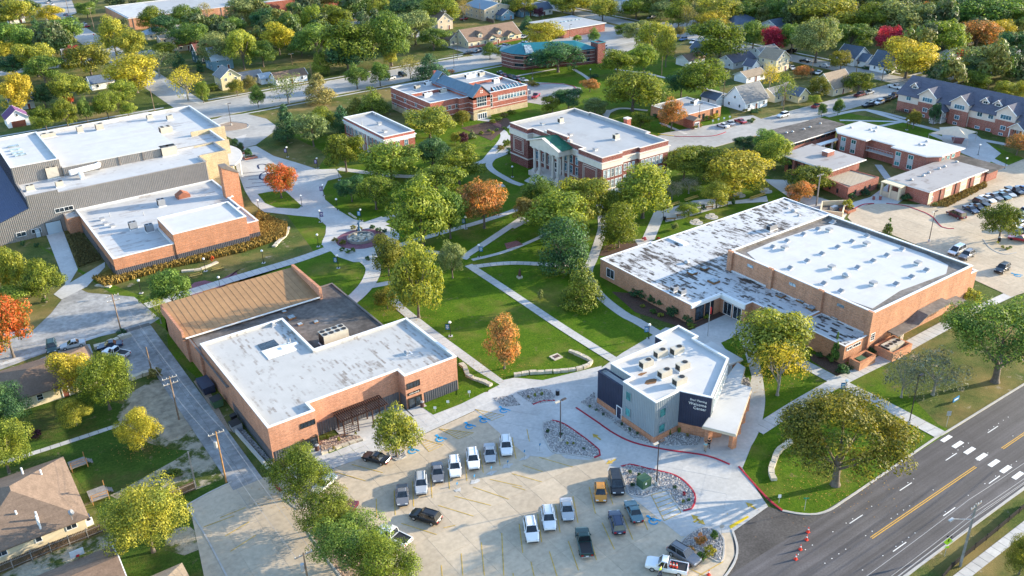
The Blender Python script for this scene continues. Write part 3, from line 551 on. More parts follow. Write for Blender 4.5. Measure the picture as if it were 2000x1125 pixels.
# road markings
mb = MB()
for k in range(-20, 60):
    if 84 < 95.9+12.1*k < 900:
        for y in (55.05, 48.0): stripe(mb, (95.9+12.1*k, y), (98.95+12.1*k, y), .13, .05)
tag(mb.build('lane_dashes', MT['pwhite']), kind='structure')
mb = MB()
for x0, x1 in ((95.8, 122.3), (130, 900)):
    for y in (51.25, 51.55): stripe(mb, (x0, y), (x1, y), .12, .05)
tag(mb.build('centre_line', MT['ctrl']), kind='structure')
par = tag(MB().box(124.2, 126.6, 45, 58.6, .041, .043).build('crosswalk', MT['asph']), kind='structure')
bar = MB().box(-1.25, 1.25, -.36, .36, 0, .012).mesh('crosswalk_bar', MT['pwhite'])
for y in (58.2, 56.2, 54.2, 52.2, 50.2, 48.3, 46.4): inst('crosswalk_bar', bar, par, (125.4, y, .044))
mb = MB()
for k in range(70):
    for y in (55.05, 48.0, 51.8): 
        if rnd.random() < .4: mb.box(85+k*1.5, 85.16+k*1.5, y-.06+.35, y+.06+.35, .04, .055)
tag(mb.build('road_studs', MT['pwhite']), kind='stuff')
S = '735,975 736,1013;770,959 772,1007;806,941 808,990;841,928 844,973;875,908 878,956;908,896 912,940;937,881 944,924;970,867 977,910;1000,855 1008,897;1029,839 1034,863;687,908 748,924;653,922 714,940;639,942 680,955;856,988 925,1009;888,970 959,988;924,952 994,976;957,937 1020,951;784,1023 853,1045;866,1032 889,1027;1022,910 1060,922;1053,894 1119,913;1000,926 1058,942;1000,950 1026,958;980,1042 984,1125;940,1060 946,1125;901,1082 904,1125;862,1105 864,1130;1014,1024 1021,1081;1050,1005 1058,1060;1085,988 1094,1041;1119,970 1129,1022;1151,952 1163,1004;1183,938 1197,986;1110,1058 1130,1115;1073,1078 1089,1130;1037,1098 1045,1135;1150,1040 1165,1095;1176,1022 1200,1074;1216,1005 1236,1055;1243,982 1265,1036;1002,1120 1004,1140'
mb = MB()
for s in S.split(';'): p = px(s); stripe(mb, p[0], p[1], .12, .105)
for s in '430,1012 480,992;398,1030 458,1008;440,1048 487,1020;450,1078 500,1046;1350,1113 1402,1138;1365,1125 1400,1105;1400,1105 1412,1098'.split(';'): p = px(s); stripe(mb, p[0], p[1], .12, .105)
tag(mb.build('parking_lines', MT['pyel']), kind='structure')
def hatch(outline, a, b, n, z=.108):
    "yellow hatched no-parking area: outline plus n bars between two edges"
    mb = MB(); p = px(outline)
    for i in range(len(p)): stripe(mb, p[i-1], p[i], .1, z)
    a, b = px(a), px(b)
    for k in range(1, n+1):
        t = k/(n+1); q = [Vector(a[0]).lerp(Vector(a[1]), t), Vector(b[0]).lerp(Vector(b[1]), t)]; stripe(mb, q[0], q[1], .09, z)
    tag(mb.build('hatched_bay', MT['pyel']), kind='structure')
hatch('815,855 866,870 838,883', '815,855 838,883', '820,855 866,870', 6); hatch('858,838 925,846 895,858', '858,838 895,858', '862,838 925,846', 7); hatch('928,800 985,812 960,822', '928,800 960,822', '932,800 985,812', 6)
hatch('1272,968 1307,958 1330,1002 1297,1018', '1272,968 1297,1018', '1307,958 1330,1002', 5)
def wheelchair_mark(px_, py_, s=1.0):
    x, y = g(px_, py_); mb = MB(); z = .112
    for i in range(10):
        a, b = .3+i*.5, .3+(i+1)*.5; stripe(mb, (x+.62*s*cos(a)-.1, y+.62*s*sin(a)-.1), (x+.62*s*cos(b)-.1, y+.62*s*sin(b)-.1), .26*s, z)
    stripe(mb, (x+.05, y+.95*s), (x, y-.05*s), .3*s, z); stripe(mb, (x, y-.05*s), (x+.6*s, y-.1*s), .26*s, z); stripe(mb, (x+.6*s, y-.1*s), (x+.85*s, y-.75*s), .24*s, z); mb.prism([(x+.05+.27*s*cos(i*.7), y+1.2*s+.27*s*sin(i*.7)) for i in range(9)], z-.008, z)
    tag(mb.build('wheelchair_symbol', MT['pblue']), kind='structure')
for a in ((806, 881), (860, 858), (917, 833), (945, 821), (984, 802), (1276, 1018), (1987, 538)): wheelchair_mark(*a)
def arrow(pts, w=.35, z=.112, double=False):
    p = [Vector(q) for q in px(pts)]; e = (p[1]-p[0]).normalized(); n = Vector((-e.y, e.x)); mb = MB()
    a = p[0]+e*(1.0 if double else 0); b = p[1]-e*1.0; stripe(mb, a, b, w, z); mb.prism([p[1], b+n*.55, b-n*.55], z-.008, z)
    if double: mb.prism([p[0], a-n*.55, a+n*.55], z-.008, z); m = (p[0]+p[1])/2; stripe(mb, m, m-n*.9, w, z)
    tag(mb.build('lane_arrow', MT['pyel']), kind='structure')
arrow('1173,860 1157,848'); arrow('1203,898 1184,907'); arrow('1350,1006 1377,1026', double=True); arrow('1476,995 1456,982')
# planting beds
BEDS = [('1060,826 1075,822 1100,828 1140,855 1170,880 1172,890 1160,895 1110,888 1080,884 1062,855', 'rocks', 1200, True), ('1213,912 1230,908 1265,916 1320,930 1350,955 1358,975 1350,995 1334,999 1312,975 1300,957 1255,972 1228,965', 'rocks', 1300, True),
 ('1330,1062 1360,1035 1390,1033 1412,1050 1408,1098 1365,1075', 'rocks', 900, True), ('1010,768 1040,758 1075,762 1084,775 1080,785 1040,790', 'rocks', 420, False), ('962,778 1000,772 1016,792 985,795', 'rocks', 260, False),
 ('1134,787 1160,767 1166,790 1204,822 1197,822', 'rocks', 350, False), ('1198,826 1216,818 1276,854 1330,847 1370,855 1362,870 1310,871 1270,868 1240,857', 'rocks', 800, False), ('548,965 565,958 600,965 603,990 580,995', 'rocks', 350, True), ('775,900 760,885 772,878 790,882 793,892', 'rocks', 200, True),
 ('600,1035 625,1030 720,1080 800,1120 830,1160 690,1160', 'rockst', 900, True), ('456,832 466,828 545,918 525,905', 'rocks', 600, False), ('625,862 668,848 703,852 708,862 628,888', 'rockst', 300, False),
 ('1450,742 1462,738 1467,755 1452,752', 'rocks', 60, False)]
for s, m, n, k in BEDS:
    p = ccw(px(s)); sheet('planting_bed', 'gravel' if m == 'rocks' else 'rockbase', .1, p, t=.08)
    rockbed('river_rocks', p, n, mat=m, r=(.08, .17))
    if k: kerb(p, close=True, w=.22, h=.17)
kerb('1213,912 1230,908 1265,916 1320,930 1350,955 1358,975 1350,995 1334,999', 'kred', .26, .19, name='red_kerb'); kerb('1078,822 1100,828 1140,855 1170,880 1172,890 1160,895', 'kred', .26, .19, name='red_kerb')
sheet('planting_bed', 'mulch', .06, '1195,570 1260,575 1330,600 1352,612 1440,600 1440,612 1347,645 1240,610'); sheet('planting_bed', 'mulch', .06, '1180,480 1240,470 1250,485 1200,500 1170,500')
sheet('planting_bed', 'mulch', .06, '1580,690 1650,706 1665,725 1640,738 1585,705'); sheet('planting_bed', 'mulch', .06, '1770,665 1850,622 1848,632 1768,677'); sheet('planting_bed', 'mulch', .06, '1090,300 1130,330 1190,330 1160,350 1100,340')
sheet('planting_bed', 'rockbase', .07, '1920,462 1940,453 1985,463 1980,475 1925,470'); sheet('planting_bed', 'rockbase', .07, '1922,470 1985,480 1983,493 1960,497 1935,486'); kerb('1920,468 1935,486 1960,497 1985,494', w=.25)
sheet('planting_bed', 'rockbase', .066, '420,247 450,238 483,242 482,250 450,256 425,254'); kerb(ccw(px('420,247 450,238 483,242 482,250 450,256 425,254')), close=True)
sheet('planting_bed', 'mulch', .06, '900,250 990,230 1000,240 960,275 930,262'); sheet('grass_strip', 'lawn', .06, '1775,462 1805,460 1826,473 1808,484 1790,482'); sheet('planting_bed', 'tall', .06, '1812,405 1925,355 1927,365 1850,405 1830,408')
sheet('tall_grass_bed', 'tall', .1, '180,545 205,560 345,520 480,490 556,462 560,440 500,415 488,440 505,468 500,475 350,510 232,540 215,525')
sheet('tall_grass_bed', 'turf', .1, '128,455 152,449 200,510 153,525')
sheet('brick_court', 'paverp', .065, '370,560 380,552 400,548 420,552 470,525 460,530 470,545 420,565 400,580 375,578'); sheet('brick_court', 'paver', .064, '985,476 1010,470 1022,478 990,487'); sheet('brick_court', 'paver', .09, '960,236 980,244 978,250 955,240')
ring = [(FX+6.2*cos(i*pi/18), FY+6.2*sin(i*pi/18)) for i in range(36)]
sheet('brick_ring', 'paverp', .08, ring)
# ================================================================ labels that point at one thing
LM = [(560, 720, 'flat brick building'), (1300, 760, 'welcome centre'), (1660, 520, 'gymnasium'), (1330, 500, 'peeling white roof'), (1145, 270, 'columned hall'), (742, 270, 'trimmed brick hall'), (895, 190, 'gabled library'), (1080, 110, 'teal-roofed offices'), (950, 75, 'cream clinic'), (1340, 215, 'low brick office'),
 (1750, 270, 'white-roofed residence'), (1840, 350, 'classroom block'), (1620, 300, 'commons block'), (1880, 210, 'apartment row'), (220, 280, 'metal performance hall'), (320, 440, 'arts building'), (700, 467, 'fountain'), (850, 1000, 'car park'), (1780, 960, 'main road'), (90, 730, 'brown-roofed house'), (80, 1000, 'big hip-roofed house'),
 (430, 155, 'cream corner house'), (570, 150, 'long brown-roofed garage'), (405, 125, 'blue house'), (180, 160, 'small grey-roofed house'), (35, 235, 'purple-roofed garage'), (300, 35, 'flat school roof'), (1110, 50, 'long flat building'), (1460, 195, 'mossy-roofed house'), (1620, 170, 'tan-roofed house'), (1690, 115, 'blue-roofed corner house'), (1410, 60, 'hip-roofed far house'), (900, 15, 'grey warehouse'), (90, 600, 'left-hand street'), (1900, 440, 'right-hand lot'), (120, 500, 'hall loading drive'), (960, 600, 'central lawn'), (630, 50, 'far wooded block'), (1900, 60, 'far right woods'), (1650, 40, 'far right trees'), (60, 60, 'far left street'), (1210, 40, 'far top street')]
PEND = []
ORD = ['leftmost', 'second from left', 'third from left', 'fourth from left', 'fifth from left', 'sixth from left', 'seventh from left', 'eighth from left', 'ninth from left', 'tenth from left', 'eleventh from left', 'twelfth from left', 'thirteenth from left', 'fourteenth from left', 'fifteenth from left', 'sixteenth from left', 'seventeenth from left', 'eighteenth from left', 'nineteenth from left', 'twentieth from left']
def autolab(o, text_, qx, qy, rel=True):
    if rel:
        d, nm, lx, ly = min((hypot(a-qx, (b-qy)*1.6), n, a, b) for a, b, n in LM)
        dx, dy = qx-lx, qy-ly
        text_ += ' '+(('left of' if dx < 0 else 'right of') if abs(dx) > abs(dy)*1.3 else ('behind' if dy < 0 else 'in front of'))+' the '+nm
    PEND.append((o, text_, qx))
def settle_labels():
    by = {}
    for o, t, x in PEND: by.setdefault(t, []).append((x, o))
    for t, l in by.items():
        l.sort(key=lambda q: q[0])
        for i, (x, o) in enumerate(l): o['label'] = t if len(l) == 1 else t+', '+(ORD[i] if i < 20 else 'far right')
# ================================================================ building helpers
WM = {}
def win_mesh(w, h, c, r, fr, gl, t=.09, bar=.05):
    k = (w, h, c, r, fr, gl)
    if k not in WM:
        mb = MB(); a = w/2
        mb.box(-a, a, -.07, .03, 0, t).box(-a, a, -.07, .03, h-t, h).box(-a, -a+t, -.07, .03, t, h-t).box(a-t, a, -.07, .03, t, h-t)
        for i in range(1, c): x = -a+w*i/c; mb.box(x-bar/2, x+bar/2, -.05, .02, t, h-t)
        for j in range(1, r):
            z = h*j/r
            for i in range(c): mb.box(-a+w*i/c+(bar/2 if i else t), -a+w*(i+1)/c-(bar/2 if i < c-1 else t), -.045, .02, z-bar/2, z+bar/2)
        WM[k] = (mb.mesh('window', MT[fr]), MB().box(-a+t*.9, a-t*.9, -.015, .015, t*.9, h-t*.9).mesh('pane', MT[gl]))
    return WM[k]
def at(parent, p0, p1, s, z, out=0.0):
    "point s metres along wall p0->p1 (outside is on the right hand) and the wall's angle"
    d = Vector(p1)-Vector(p0); e = d.normalized(); o = ORG.get(parent.name, Vector((0, 0, 0))) if parent else Vector((0, 0, 0))
    return (p0[0]+e.x*s+e.y*out-o.x, p0[1]+e.y*s-e.x*out-o.y, z-o.z), atan2(d.y, d.x)
def window(parent, p0, p1, s, z, w, h, c=1, r=1, fr='frw', gl='gdark', name='window', pane='pane', out=.02):
    a, b = win_mesh(w, h, c, r, fr, gl); loc, rz = at(parent, p0, p1, s, z, out)
    o = inst(name, a, parent, loc, rz); inst(pane, b, o); return o
def windows(parent, p0, p1, ss, z, w, h, c=1, r=1, fr='frw', gl='gdark', out=.02):
    for s in ss: window(parent, p0, p1, s, z, w, h, c, r, fr, gl, out=out)
DM = {}
def door(parent, p0, p1, s, w, h, mat='door', z=0.0, fr='frw', name='door', glazed=None, leaves=1, out=.02):
    k = (w, h, mat, fr, glazed, leaves)
    if k not in DM:
        a = w/2; m = MB().box(-a, a, -.05, .02, 0, h)
        f = MB().box(-a-.12, -a, -.1, .02, 0, h).box(a, a+.12, -.1, .02, 0, h).box(-a-.12, a+.12, -.1, .02, h, h+.12)
        gq = None
        if glazed:
            gq = MB(); lw = w/leaves
            for i in range(leaves): gq.box(-a+lw*i+.12, -a+lw*(i+1)-.12, -.065, -.05, .25, h-.15)
        DM[k] = (m.mesh('door', MT[mat]), f.mesh('door_frame', MT[fr]), gq.mesh('pane', MT[glazed]) if gq else None, MB().box(a-.22, a-.14, -.12, -.05, .95, 1.1).mesh('handle', MT['steel']))
    m, f, gq, hd = DM[k]; loc, rz = at(parent, p0, p1, s, z, out); o = inst(name, m, parent, loc, rz)
    inst('door_frame', f, o); inst('handle', hd, o)
    if gq: inst('pane', gq, o)
    return o
def siding(parent, p0, p1, z0, z1, mat, pitch=.45, dep=.06, name='metal_siding', out=.02, z1b=None):
    "folded metal cladding: real ribs along a wall; z1b slopes the top edge"
    p0, p1 = Vector(p0), Vector(p1); L = (p1-p0).length; e = (p1-p0)/L; nn = Vector((e.y, -e.x)); n = max(1, round(L/pitch)); st = L/n; mb = MB(); pts = []
    for i in range(n): pts += [(i*st, 0), (i*st+st*.55, 0), (i*st+st*.62, dep), (i*st+st*.93, dep)]
    pts.append((L, 0)); vs = []
    for s, d in pts:
        q = p0+e*s+nn*(d+out); zt = z1 if z1b is None else z1+(z1b-z1)*s/L; vs += [(q.x, q.y, z0), (q.x, q.y, zt)]
    fs = [(2*i, 2*i+2, 2*i+3, 2*i+1) for i in range(len(pts)-1)]
    return mb.add(vs, fs).build(name, MT[mat], parent)
def flat(parent, poly, h, wall, roof, cope='cope', par=.5, t=.35, z0=0.0, cw=.06, ch=.14, wname='wall', rname='roof'):
    "flat-roofed block: walls, roof deck below a parapet, and a metal coping"
    p = ccw(poly)
    mb = MB(); n = len(p); q = inset(p, t)
    vs = [(*a, z0) for a in p]+[(*a, h) for a in p]+[(*a, h) for a in q]+[(*a, h-par) for a in q]; fs = []
    for i in range(n):
        j = (i+1) % n
        fs += [(i, j, n+j, n+i), (n+i, n+j, 2*n+j, 2*n+i)]
    w = mb.add(vs, fs).build(wname, MT[wall], parent)
    mb = MB().add([(*a, h-par) for a in q], [tuple(range(n))]); 
    mb.add([(*a, h-par) for a in inset(p, t-.003)]+[(*a, h-.01) for a in inset(p, t+.02)]+[(*a, h-par) for a in inset(p, t+.02)], [(n+i, n+(i+1) % n, 2*n+(i+1) % n, 2*n+i) for i in range(n)])
    r = mb.build(rname, MT[roof], parent)
    if cope: MB().ring(p, t+.05, h, h+ch, out=cw).build('coping', MT[cope], parent)
    return w, r
def eaves_roof(parent, poly, h, wall, roof, over=.9, z0=0.0, fascia='trimw', th=.28):
    "flat roof slab overhanging its walls"
    p = ccw(poly); n = len(p)
    MB().prism(p, z0, h, bottom=False).build('wall', MT[wall], parent); q = inset(p, -over)
    MB().prism(q, h+.002, h+th-.03).build('fascia', MT[fascia], parent); return MB().prism(inset(p, -over+.12), h+th-.03, h+th+.03, bottom=False).build('roof', MT[roof], parent)
def box(parent, name, mat, x0, x1, y0, y1, z0, z1): return MB().box(x0, x1, y0, y1, z0, z1).build(name, MT[mat], parent)
def wallbox(parent, name, mat, p0, p1, s0, s1, z0, z1, out=.06, back=.02):
    "a thin slab standing proud of a wall"
    d = (Vector(p1)-Vector(p0)).normalized(); n = Vector((d.y, -d.x)); a = Vector(p0)+d*s0; b = Vector(p0)+d*s1
    return MB().prism([a-n*back, b-n*back, b+n*out, a+n*out], z0, z1).build(name, MT[mat], parent)
HV = {}
def hvac(x, y, z, label, sx=2.0, sy=1.4, h=1.2, mat='hvac', rz=0.0, fans=1, group=None, name='rooftop_unit'):
    k = (sx, sy, h, mat, fans)
    t = thing(name, label, 'air conditioner', (x, y, z), group, rz, org=False)
    if k not in HV:
        c = MB().box(-sx/2, sx/2, -sy/2, sy/2, .18, h); b = MB().box(-sx/2-.15, sx/2+.15, -sy/2-.15, sy/2+.15, 0, .18)
        f = []; nn = max(1, fans//2) if fans > 2 else fans
        for i in range(fans):
            fx = -sx/2+sx*((i % nn)+.5)/nn if fans > 1 else sx*.2; fy = 0 if fans <= 2 else (-sy/4 if i < nn else sy/4); r = min(sx/nn, sy if fans <= 2 else sy/2)*.38
            f.append(MB().tube((fx, fy, h-.02), (fx, fy, h+.07), r, r, 12).mesh('fan', MT['blk']))
        l = MB()
        for i in range(4): l.box(-sx/2-.03, -sx/2, -sy/2+.1+i*(sy-.2)/4, -sy/2+.05+(i+1)*(sy-.2)/4, .3, h-.15)
        HV[k] = (c.mesh('casing', MT[mat]), b.mesh('base_curb', MT['cope']), f, l.mesh('louvre', MT['blk']))
    c, b, f, l = HV[k]; inst('casing', c, t); inst('base_curb', b, t); inst('louvre', l, t)
    for q in f: inst('fan', q, t)
    return t
VM = {}
def vent(x, y, z, label, group, kind='hood', s=1.0, rz=0.0):
    if kind not in VM:
        if kind == 'hood': m = [('base_curb', MB().box(-.35, .35, -.35, .35, 0, .3).mesh('base_curb', MT['cope'])), ('hood', MB().prism([(-.5, -.45), (.5, -.45), (.5, .45), (-.5, .45)], .3, .62).mesh('hood', MT['hvacg']))]
        elif kind == 'dome': 
            d = MB().sphere((0, 0, .25), .55, 10, 6, sz=.6); m = [('base_curb', MB().tube((0, 0, 0), (0, 0, .3), .4, .4, 10).mesh('base_curb', MT['cope'])), ('dome', d.mesh('dome', MT['steel'], smooth=True))]
        elif kind == 'pipe': m = [('pipe', MB().tube((0, 0, 0), (0, 0, .9), .09, .09, 8).mesh('pipe', MT['steel'])), ('cap', MB().tube((0, 0, .9), (0, 0, 1.0), .16, .05, 8).mesh('cap', MT['steel']))]
        elif kind == 'slope': m = [('hood', MB().add([(-.55, -.5, 0), (.55, -.5, 0), (.55, .5, 0), (-.55, .5, 0), (.35, -.4, .6), (.55, -.5, .55), (.55, .5, .55), (.35, .4, .6)], [(0, 1, 5, 4), (0, 4, 7, 3), (4, 5, 6, 7), (1, 2, 6, 5), (2, 3, 7, 6)]).mesh('hood', MT['hvacg'])), ('base_curb', MB().box(-.65, .65, -.6, .6, 0, .08).mesh('base_curb', MT['cope']))]
        else: m = [('base_curb', MB().box(-.6, .6, -.6, .6, 0, .22).mesh('base_curb', MT['rust'])), ('skylight', MB().box(-.5, .5, -.5, .5, .22, .3).mesh('skylight', MT['gpale']))]
        VM[kind] = m
    t = thing('roof_vent', label, 'roof vent', (x, y, z), group, rz, org=False); t.scale = (s, s, s)
    for n, me in VM[kind]: inst(n, me, t)
    return t
def S_(x0, x1, y): return ((x0, y), (x1, y))          # wall facing the car park side (-y)
def W_(y1, y0, x): return ((x, y1), (x, y0))          # wall facing left (-x)
def E_(y0, y1, x): return ((x, y0), (x, y1))
def text(parent, body, p0, p1, s, z, size, mat, out=.06, name='lettering', align='CENTER'):
    cu = bpy.data.curves.new(name, 'FONT'); cu.body = body; cu.size = size; cu.extrude = .03; cu.align_x = align; cu.resolution_u = 2
    tmp = bpy.data.objects.new('tmp', cu); link(tmp)
    me = bpy.data.meshes.new_from_object(tmp.evaluated_get(bpy.context.evaluated_depsgraph_get())); bpy.data.objects.remove(tmp)
    me.materials.clear(); me.materials.append(MT[mat]); loc, rz = at(parent, p0, p1, s, z, out)
    o = inst(name, me, parent, loc); o.rotation_euler = (pi/2, 0, rz); return o
# ================================================================ flat brick building by the car park
B = thing('brick_building', 'long flat orange brick building with a worn white roof beside the car park', 'building', (52, 135, 0))
PF = [(34.4, 118.8), (42.4, 118.8), (42.4, 121.4), (59.1, 121.4), (59.1, 119), (69.7, 119), (69.7, 137.1), (50.5, 137.1), (50.5, 151.8), (34.4, 151.8)]
flat(B, PF, 6.9, 'brickF', 'memF', par=.45)
MB().prism([(33.9, 151.75), (34.45, 151.75), (34.45, 137.15), (50.45, 137.15), (66.2, 137.15), (66.2, 163.3), (61, 163.3), (61, 158.6), (33.9, 158.6)], 0, 5.0, bottom=False).build('wall', MT['brickF'], B)
tag(MB().prism([(34.5, 151.9), (50.55, 151.9), (50.55, 137.2), (66.1, 137.2), (66.1, 163.2), (61, 163.2), (61, 158.6), (34.5, 158.6)], 5.0, 5.08, bottom=False).build('roof', MT['rdark'], B), 'dark patched flat roof')
MB().add([(33.4, 158.6, 0), (33.4, 172, 0), (61, 172, 0), (61, 158.6, 0), (33.4, 158.6, 5.6), (33.4, 172, 5.6), (61, 172, 5.6), (61, 158.6, 5.6), (33.4, 172, 6.9), (61, 172, 6.9)], [(0, 4, 8, 1), (3, 2, 9, 7), (0, 3, 7, 4), (1, 8, 9, 2)]).build('wall', MT['brickF'], B)
def ribroof(parent, a, b, c, d, mat, pitch=.6, dep=.07, name='roof', rn='seam', th=.12, label=None):
    "sloped sheet roof a-b eave, d-c ridge, with standing seams from eave to ridge as one joined part"
    a, b, c, d = map(Vector, (a, b, c, d)); nz = (b-a).cross(d-a).normalized(); nz = nz if nz.z > 0 else -nz
    r = MB().add([a, b, c, d, a-nz*th, b-nz*th, c-nz*th, d-nz*th], [(0, 1, 2, 3), (7, 6, 5, 4), (0, 4, 5, 1), (1, 5, 6, 2), (2, 6, 7, 3), (3, 7, 4, 0)]).build(name, MT[mat], parent); n = max(1, int((b-a).length/pitch)); mb = MB()
    for i in range(n+1):
        u = i/n; p = a.lerp(b, u); q = d.lerp(c, u); e = (b-a).normalized()*.03
        mb.add([p-e, p+e, q+e, q-e, p-e+nz*dep, p+e+nz*dep, q+e+nz*dep, q-e+nz*dep], [(4, 5, 6, 7), (0, 1, 5, 4), (3, 7, 6, 2), (0, 4, 7, 3), (1, 2, 6, 5)])
    s = mb.build(rn, MT[mat], r); tag(s, kind='stuff')
    if label: tag(r, label)
    return r
ribroof(B, (33.2, 158.2, 5.75), (61.3, 158.2, 5.75), (61.3, 172.1, 7.15), (33.2, 172.1, 7.15), 'rbrownm', 1.2, .04, label='ochre brown metal shed roof')
box(B, 'parapet', 'brickF', 61.0, 61.6, 158, 172.2, 4.9, 7.7); box(B, 'parapet', 'brickF', 32.9, 33.35, 158.3, 172.2, 5, 7.0); box(B, 'gutter', 'trimw', 33.4, 61, 157.9, 158.15, 5.5, 5.7)
MB().ring([(33.9, 137.2), (66.2, 137.2), (66.2, 163.3), (33.9, 163.3)], .3, 5.09, 5.3).build('coping', MT['coped'], B)
for a, b, y, z1 in ((34.6, 39.0, 118.8, 2.2), (62.6, 69.6, 119, 2.15), (42.6, 58.9, 121.4, 2.6)): siding(B, (a, y), (b, y), .05, z1, 'metald', .45, .09)
siding(B, (34.4, 137), (34.4, 118.9), .05, 2.2, 'metald', .45, .05); siding(B, (59.1, 121.3), (59.1, 119.1), .05, 2.6, 'metald'); siding(B, (34.0, 158), (34.0, 152), .05, 1.4, 'brickF', 3)
window(B, *S_(34.4, 42.4, 118.8), 6.5, 4.45, 2.6, 1.0, 4, 1, 'frd', name='window'); window(B, *S_(59.1, 69.7, 119), 1.6, 4.05, 2.6, 1.2, 4, 1, 'frd')
door(B, *S_(34.4, 42.4, 118.8), 6.4, 2.6, 2.1, 'blk', .0, 'frd', glazed='gdark', leaves=2, out=.13); door(B, *S_(59.1, 69.7, 119), 1.6, 2.5, 2.1, 'blk', 0, 'frd', glazed='gdark', leaves=2, out=.13)
o = wallbox(B, 'sign_board', 'signblk', *S_(59.1, 69.7, 119), .35, 2.85, 2.75, 3.25, .08); text(B, 'STUDENT CENTER', *S_(59.1, 69.7, 119), 1.6, 2.9, .24, 'trimw', .1)
for x in (39.7, 41.9): 
    l = MB().box(x-.15, x+.15, 118.5, 118.75, 2.35, 2.5).build('wall_lamp', MT['bronze'], B)
box(B, 'roof_hatch', 'cope', 46.0, 49.2, 141.2, 142.0, 6.46, 6.75); MB().box(43.0, 46.2, 143.2, 145.6, 6.47, 6.62).build('skylight', MT['gdark'], B); MB().box(42.7, 48.2, 139.5, 143.0, 6.46, 6.56).build('roof_pad', MT['cope'], B)
for x, y in ((47.6, 142.6), (48.1, 142.4)): MB().tube((x, y, 6.5), (x, y, 7.6), .12, .12, 8).build('vent_pipe', MT['steel'], B)
hvac(55.8, 140.2, 5.08, 'large beige chiller with eight black fans on the dark patched roof', 5.0, 2.6, 2.6, 'hvac', 0, 8)
for i, (qx, qy) in enumerate(((555, 609), (510, 617), (586, 634), (617, 629), (662, 637), (632, 651), (680, 660))):
    x, y = g(qx, qy, 5.1); autolab(vent(x, y, 5.08, None, 'rusty vents on the dark roof', 'sky', .8), 'low rusty vent on the dark patched roof', qx, qy, False)
x, y = g(569, 621, 5.1); vent(x, y, 5.08, 'small square white skylight on the dark patched roof', None, 'sky', 1.3)
for i, (qx, qy) in enumerate(((536, 635), (797, 690))):
    x, y = g(qx, qy, 6.5); vent(x, y, 6.45, ('pair of low vents near the notch of the worn white roof', 'low hooded vent near the right end of the worn white roof')[i], None, 'slope', 1.0, pi)
t = thing('pergola', 'dark rust-brown slatted pergola over the courtyard of the flat brick building', 'pergola', (50.5, 119.6, 0))
for x in (46.8, 49.4, 52.2, 54.6):
    for y in (118.4, 120.7): box(t, 'post', 'pergola', x-.1, x+.1, y-.1, y+.1, 0, 3.1)
for y in (118.4, 120.7): box(t, 'beam', 'pergola', 46.2, 55.2, y-.08, y+.08, 3.1, 3.35)
me = MB().box(-.05, .05, -1.75, 1.75, 0, .2).mesh('slat', MT['pergola'])
for i in range(24): inst('slat', me, t, (46.4+i*.375-50.5, 0, 3.36))
for i in range(6): box(t, 'lattice_rail', 'pergola', 46.9, 49.3, 118.37, 118.43, .4+i*.4, .46+i*.4)
for i in range(5): box(t, 'lattice_bar', 'pergola', 47.3+i*.42, 47.35+i*.42, 118.36, 118.34, .3, 2.6)
# ================================================================ welcome centre
B = thing('welcome_center', 'grey and navy metal clad welcome centre with white roof and long porch', 'building', (97, 91, 0))
PW = [(86.7, 86.0), (92.1, 86.1), (94.8, 81.5), (106.0, 88.3), (106.2, 96.8), (107.4, 96.9), (107.4, 101.9), (101.3, 101.6), (101.3, 99.5), (88.8, 99.4), (88.8, 93.9), (86.7, 93.8)]
flat(B, PW, 7.9, 'msilv', 'memC', 'cope', .35, .3)
PL = [(87.0, 93.9), (88.75, 93.9), (88.75, 100.6), (87.0, 100.6)]; flat(B, PL, 6.4, 'mnavy', 'memC', 'mnavy', .3, .25)
siding(B, (86.7, 93.8), (86.7, 86), 1.2, 7.9, 'msilv', .42); siding(B, (86.7, 86), (92.1, 86.1), 1.2, 7.9, 'msilv', .42); siding(B, (92.1, 86.1), (94.8, 81.5), 1.9, 7.9, 'mnavy', .42, .04)
siding(B, (94.8, 81.5), (106, 88.3), 4.4, 7.9, 'msilv', .42); siding(B, (87, 100.6), (87, 93.9), 1.1, 6.38, 'mnavy', .42, .05); siding(B, (87, 93.9), (88.7, 93.9), 1.1, 6.38, 'mnavy', .42, .05); siding(B, (88.8, 99.4), (88.8, 93.9), 6.4, 7.9, 'msilv', .42); siding(B, (101.3, 101.6), (101.3, 99.6), 0.2, 7.9, 'mnavy', .42)
wallbox(B, 'brick_base', 'brickA', (86.7, 93.8), (86.7, 86), 0, 7.92, 0, 1.2, .12); wallbox(B, 'brick_base', 'brickA', (86.7, 86), (92.1, 86.1), 0, 5.4, 0, 1.2, .12)
wallbox(B, 'brick_base', 'brickA', (92.1, 86.1), (94.8, 81.5), .15, 5.35, 0, 1.9, .14); wallbox(B, 'brick_base', 'brickA', (87, 100.6), (87, 93.9), 0, 4.9, 0, 1.1, .12)
window(B, (86.7, 93.8), (86.7, 86), 1.5, 5.0, 1.3, 1.75, 1, 1, 'msilv', 'gteal', out=.09); window(B, (86.7, 93.8), (86.7, 86), 1.5, 1.9, 1.3, 1.6, 1, 1, 'msilv', 'gteal', out=.09)
for z in (4.6, 1.5): window(B, (86.7, 86), (92.1, 86.1), 1.6, z, 1.5, 1.7, 1, 1, 'msilv', 'gteal', out=.09)
windows(B, (94.8, 81.5), (106, 88.3), [1.5+i*1.25 for i in range(9)], 4.9, 1.1, 2.3, 1, 1, 'frw', 'gblue', .09); door(B, (87, 100.6), (87, 93.9), 5.9, 1.1, 2.3, 'mnavy', out=.14)
for i, (b, sz, z) in enumerate((('Shari Flaming', .52, 6.75), ('Welcome', .74, 5.95), ('Center', .74, 5.2))): text(B, b, (92.1, 86.1), (94.8, 81.5), 4.55, z, sz, 'trimw', .1, align='RIGHT')
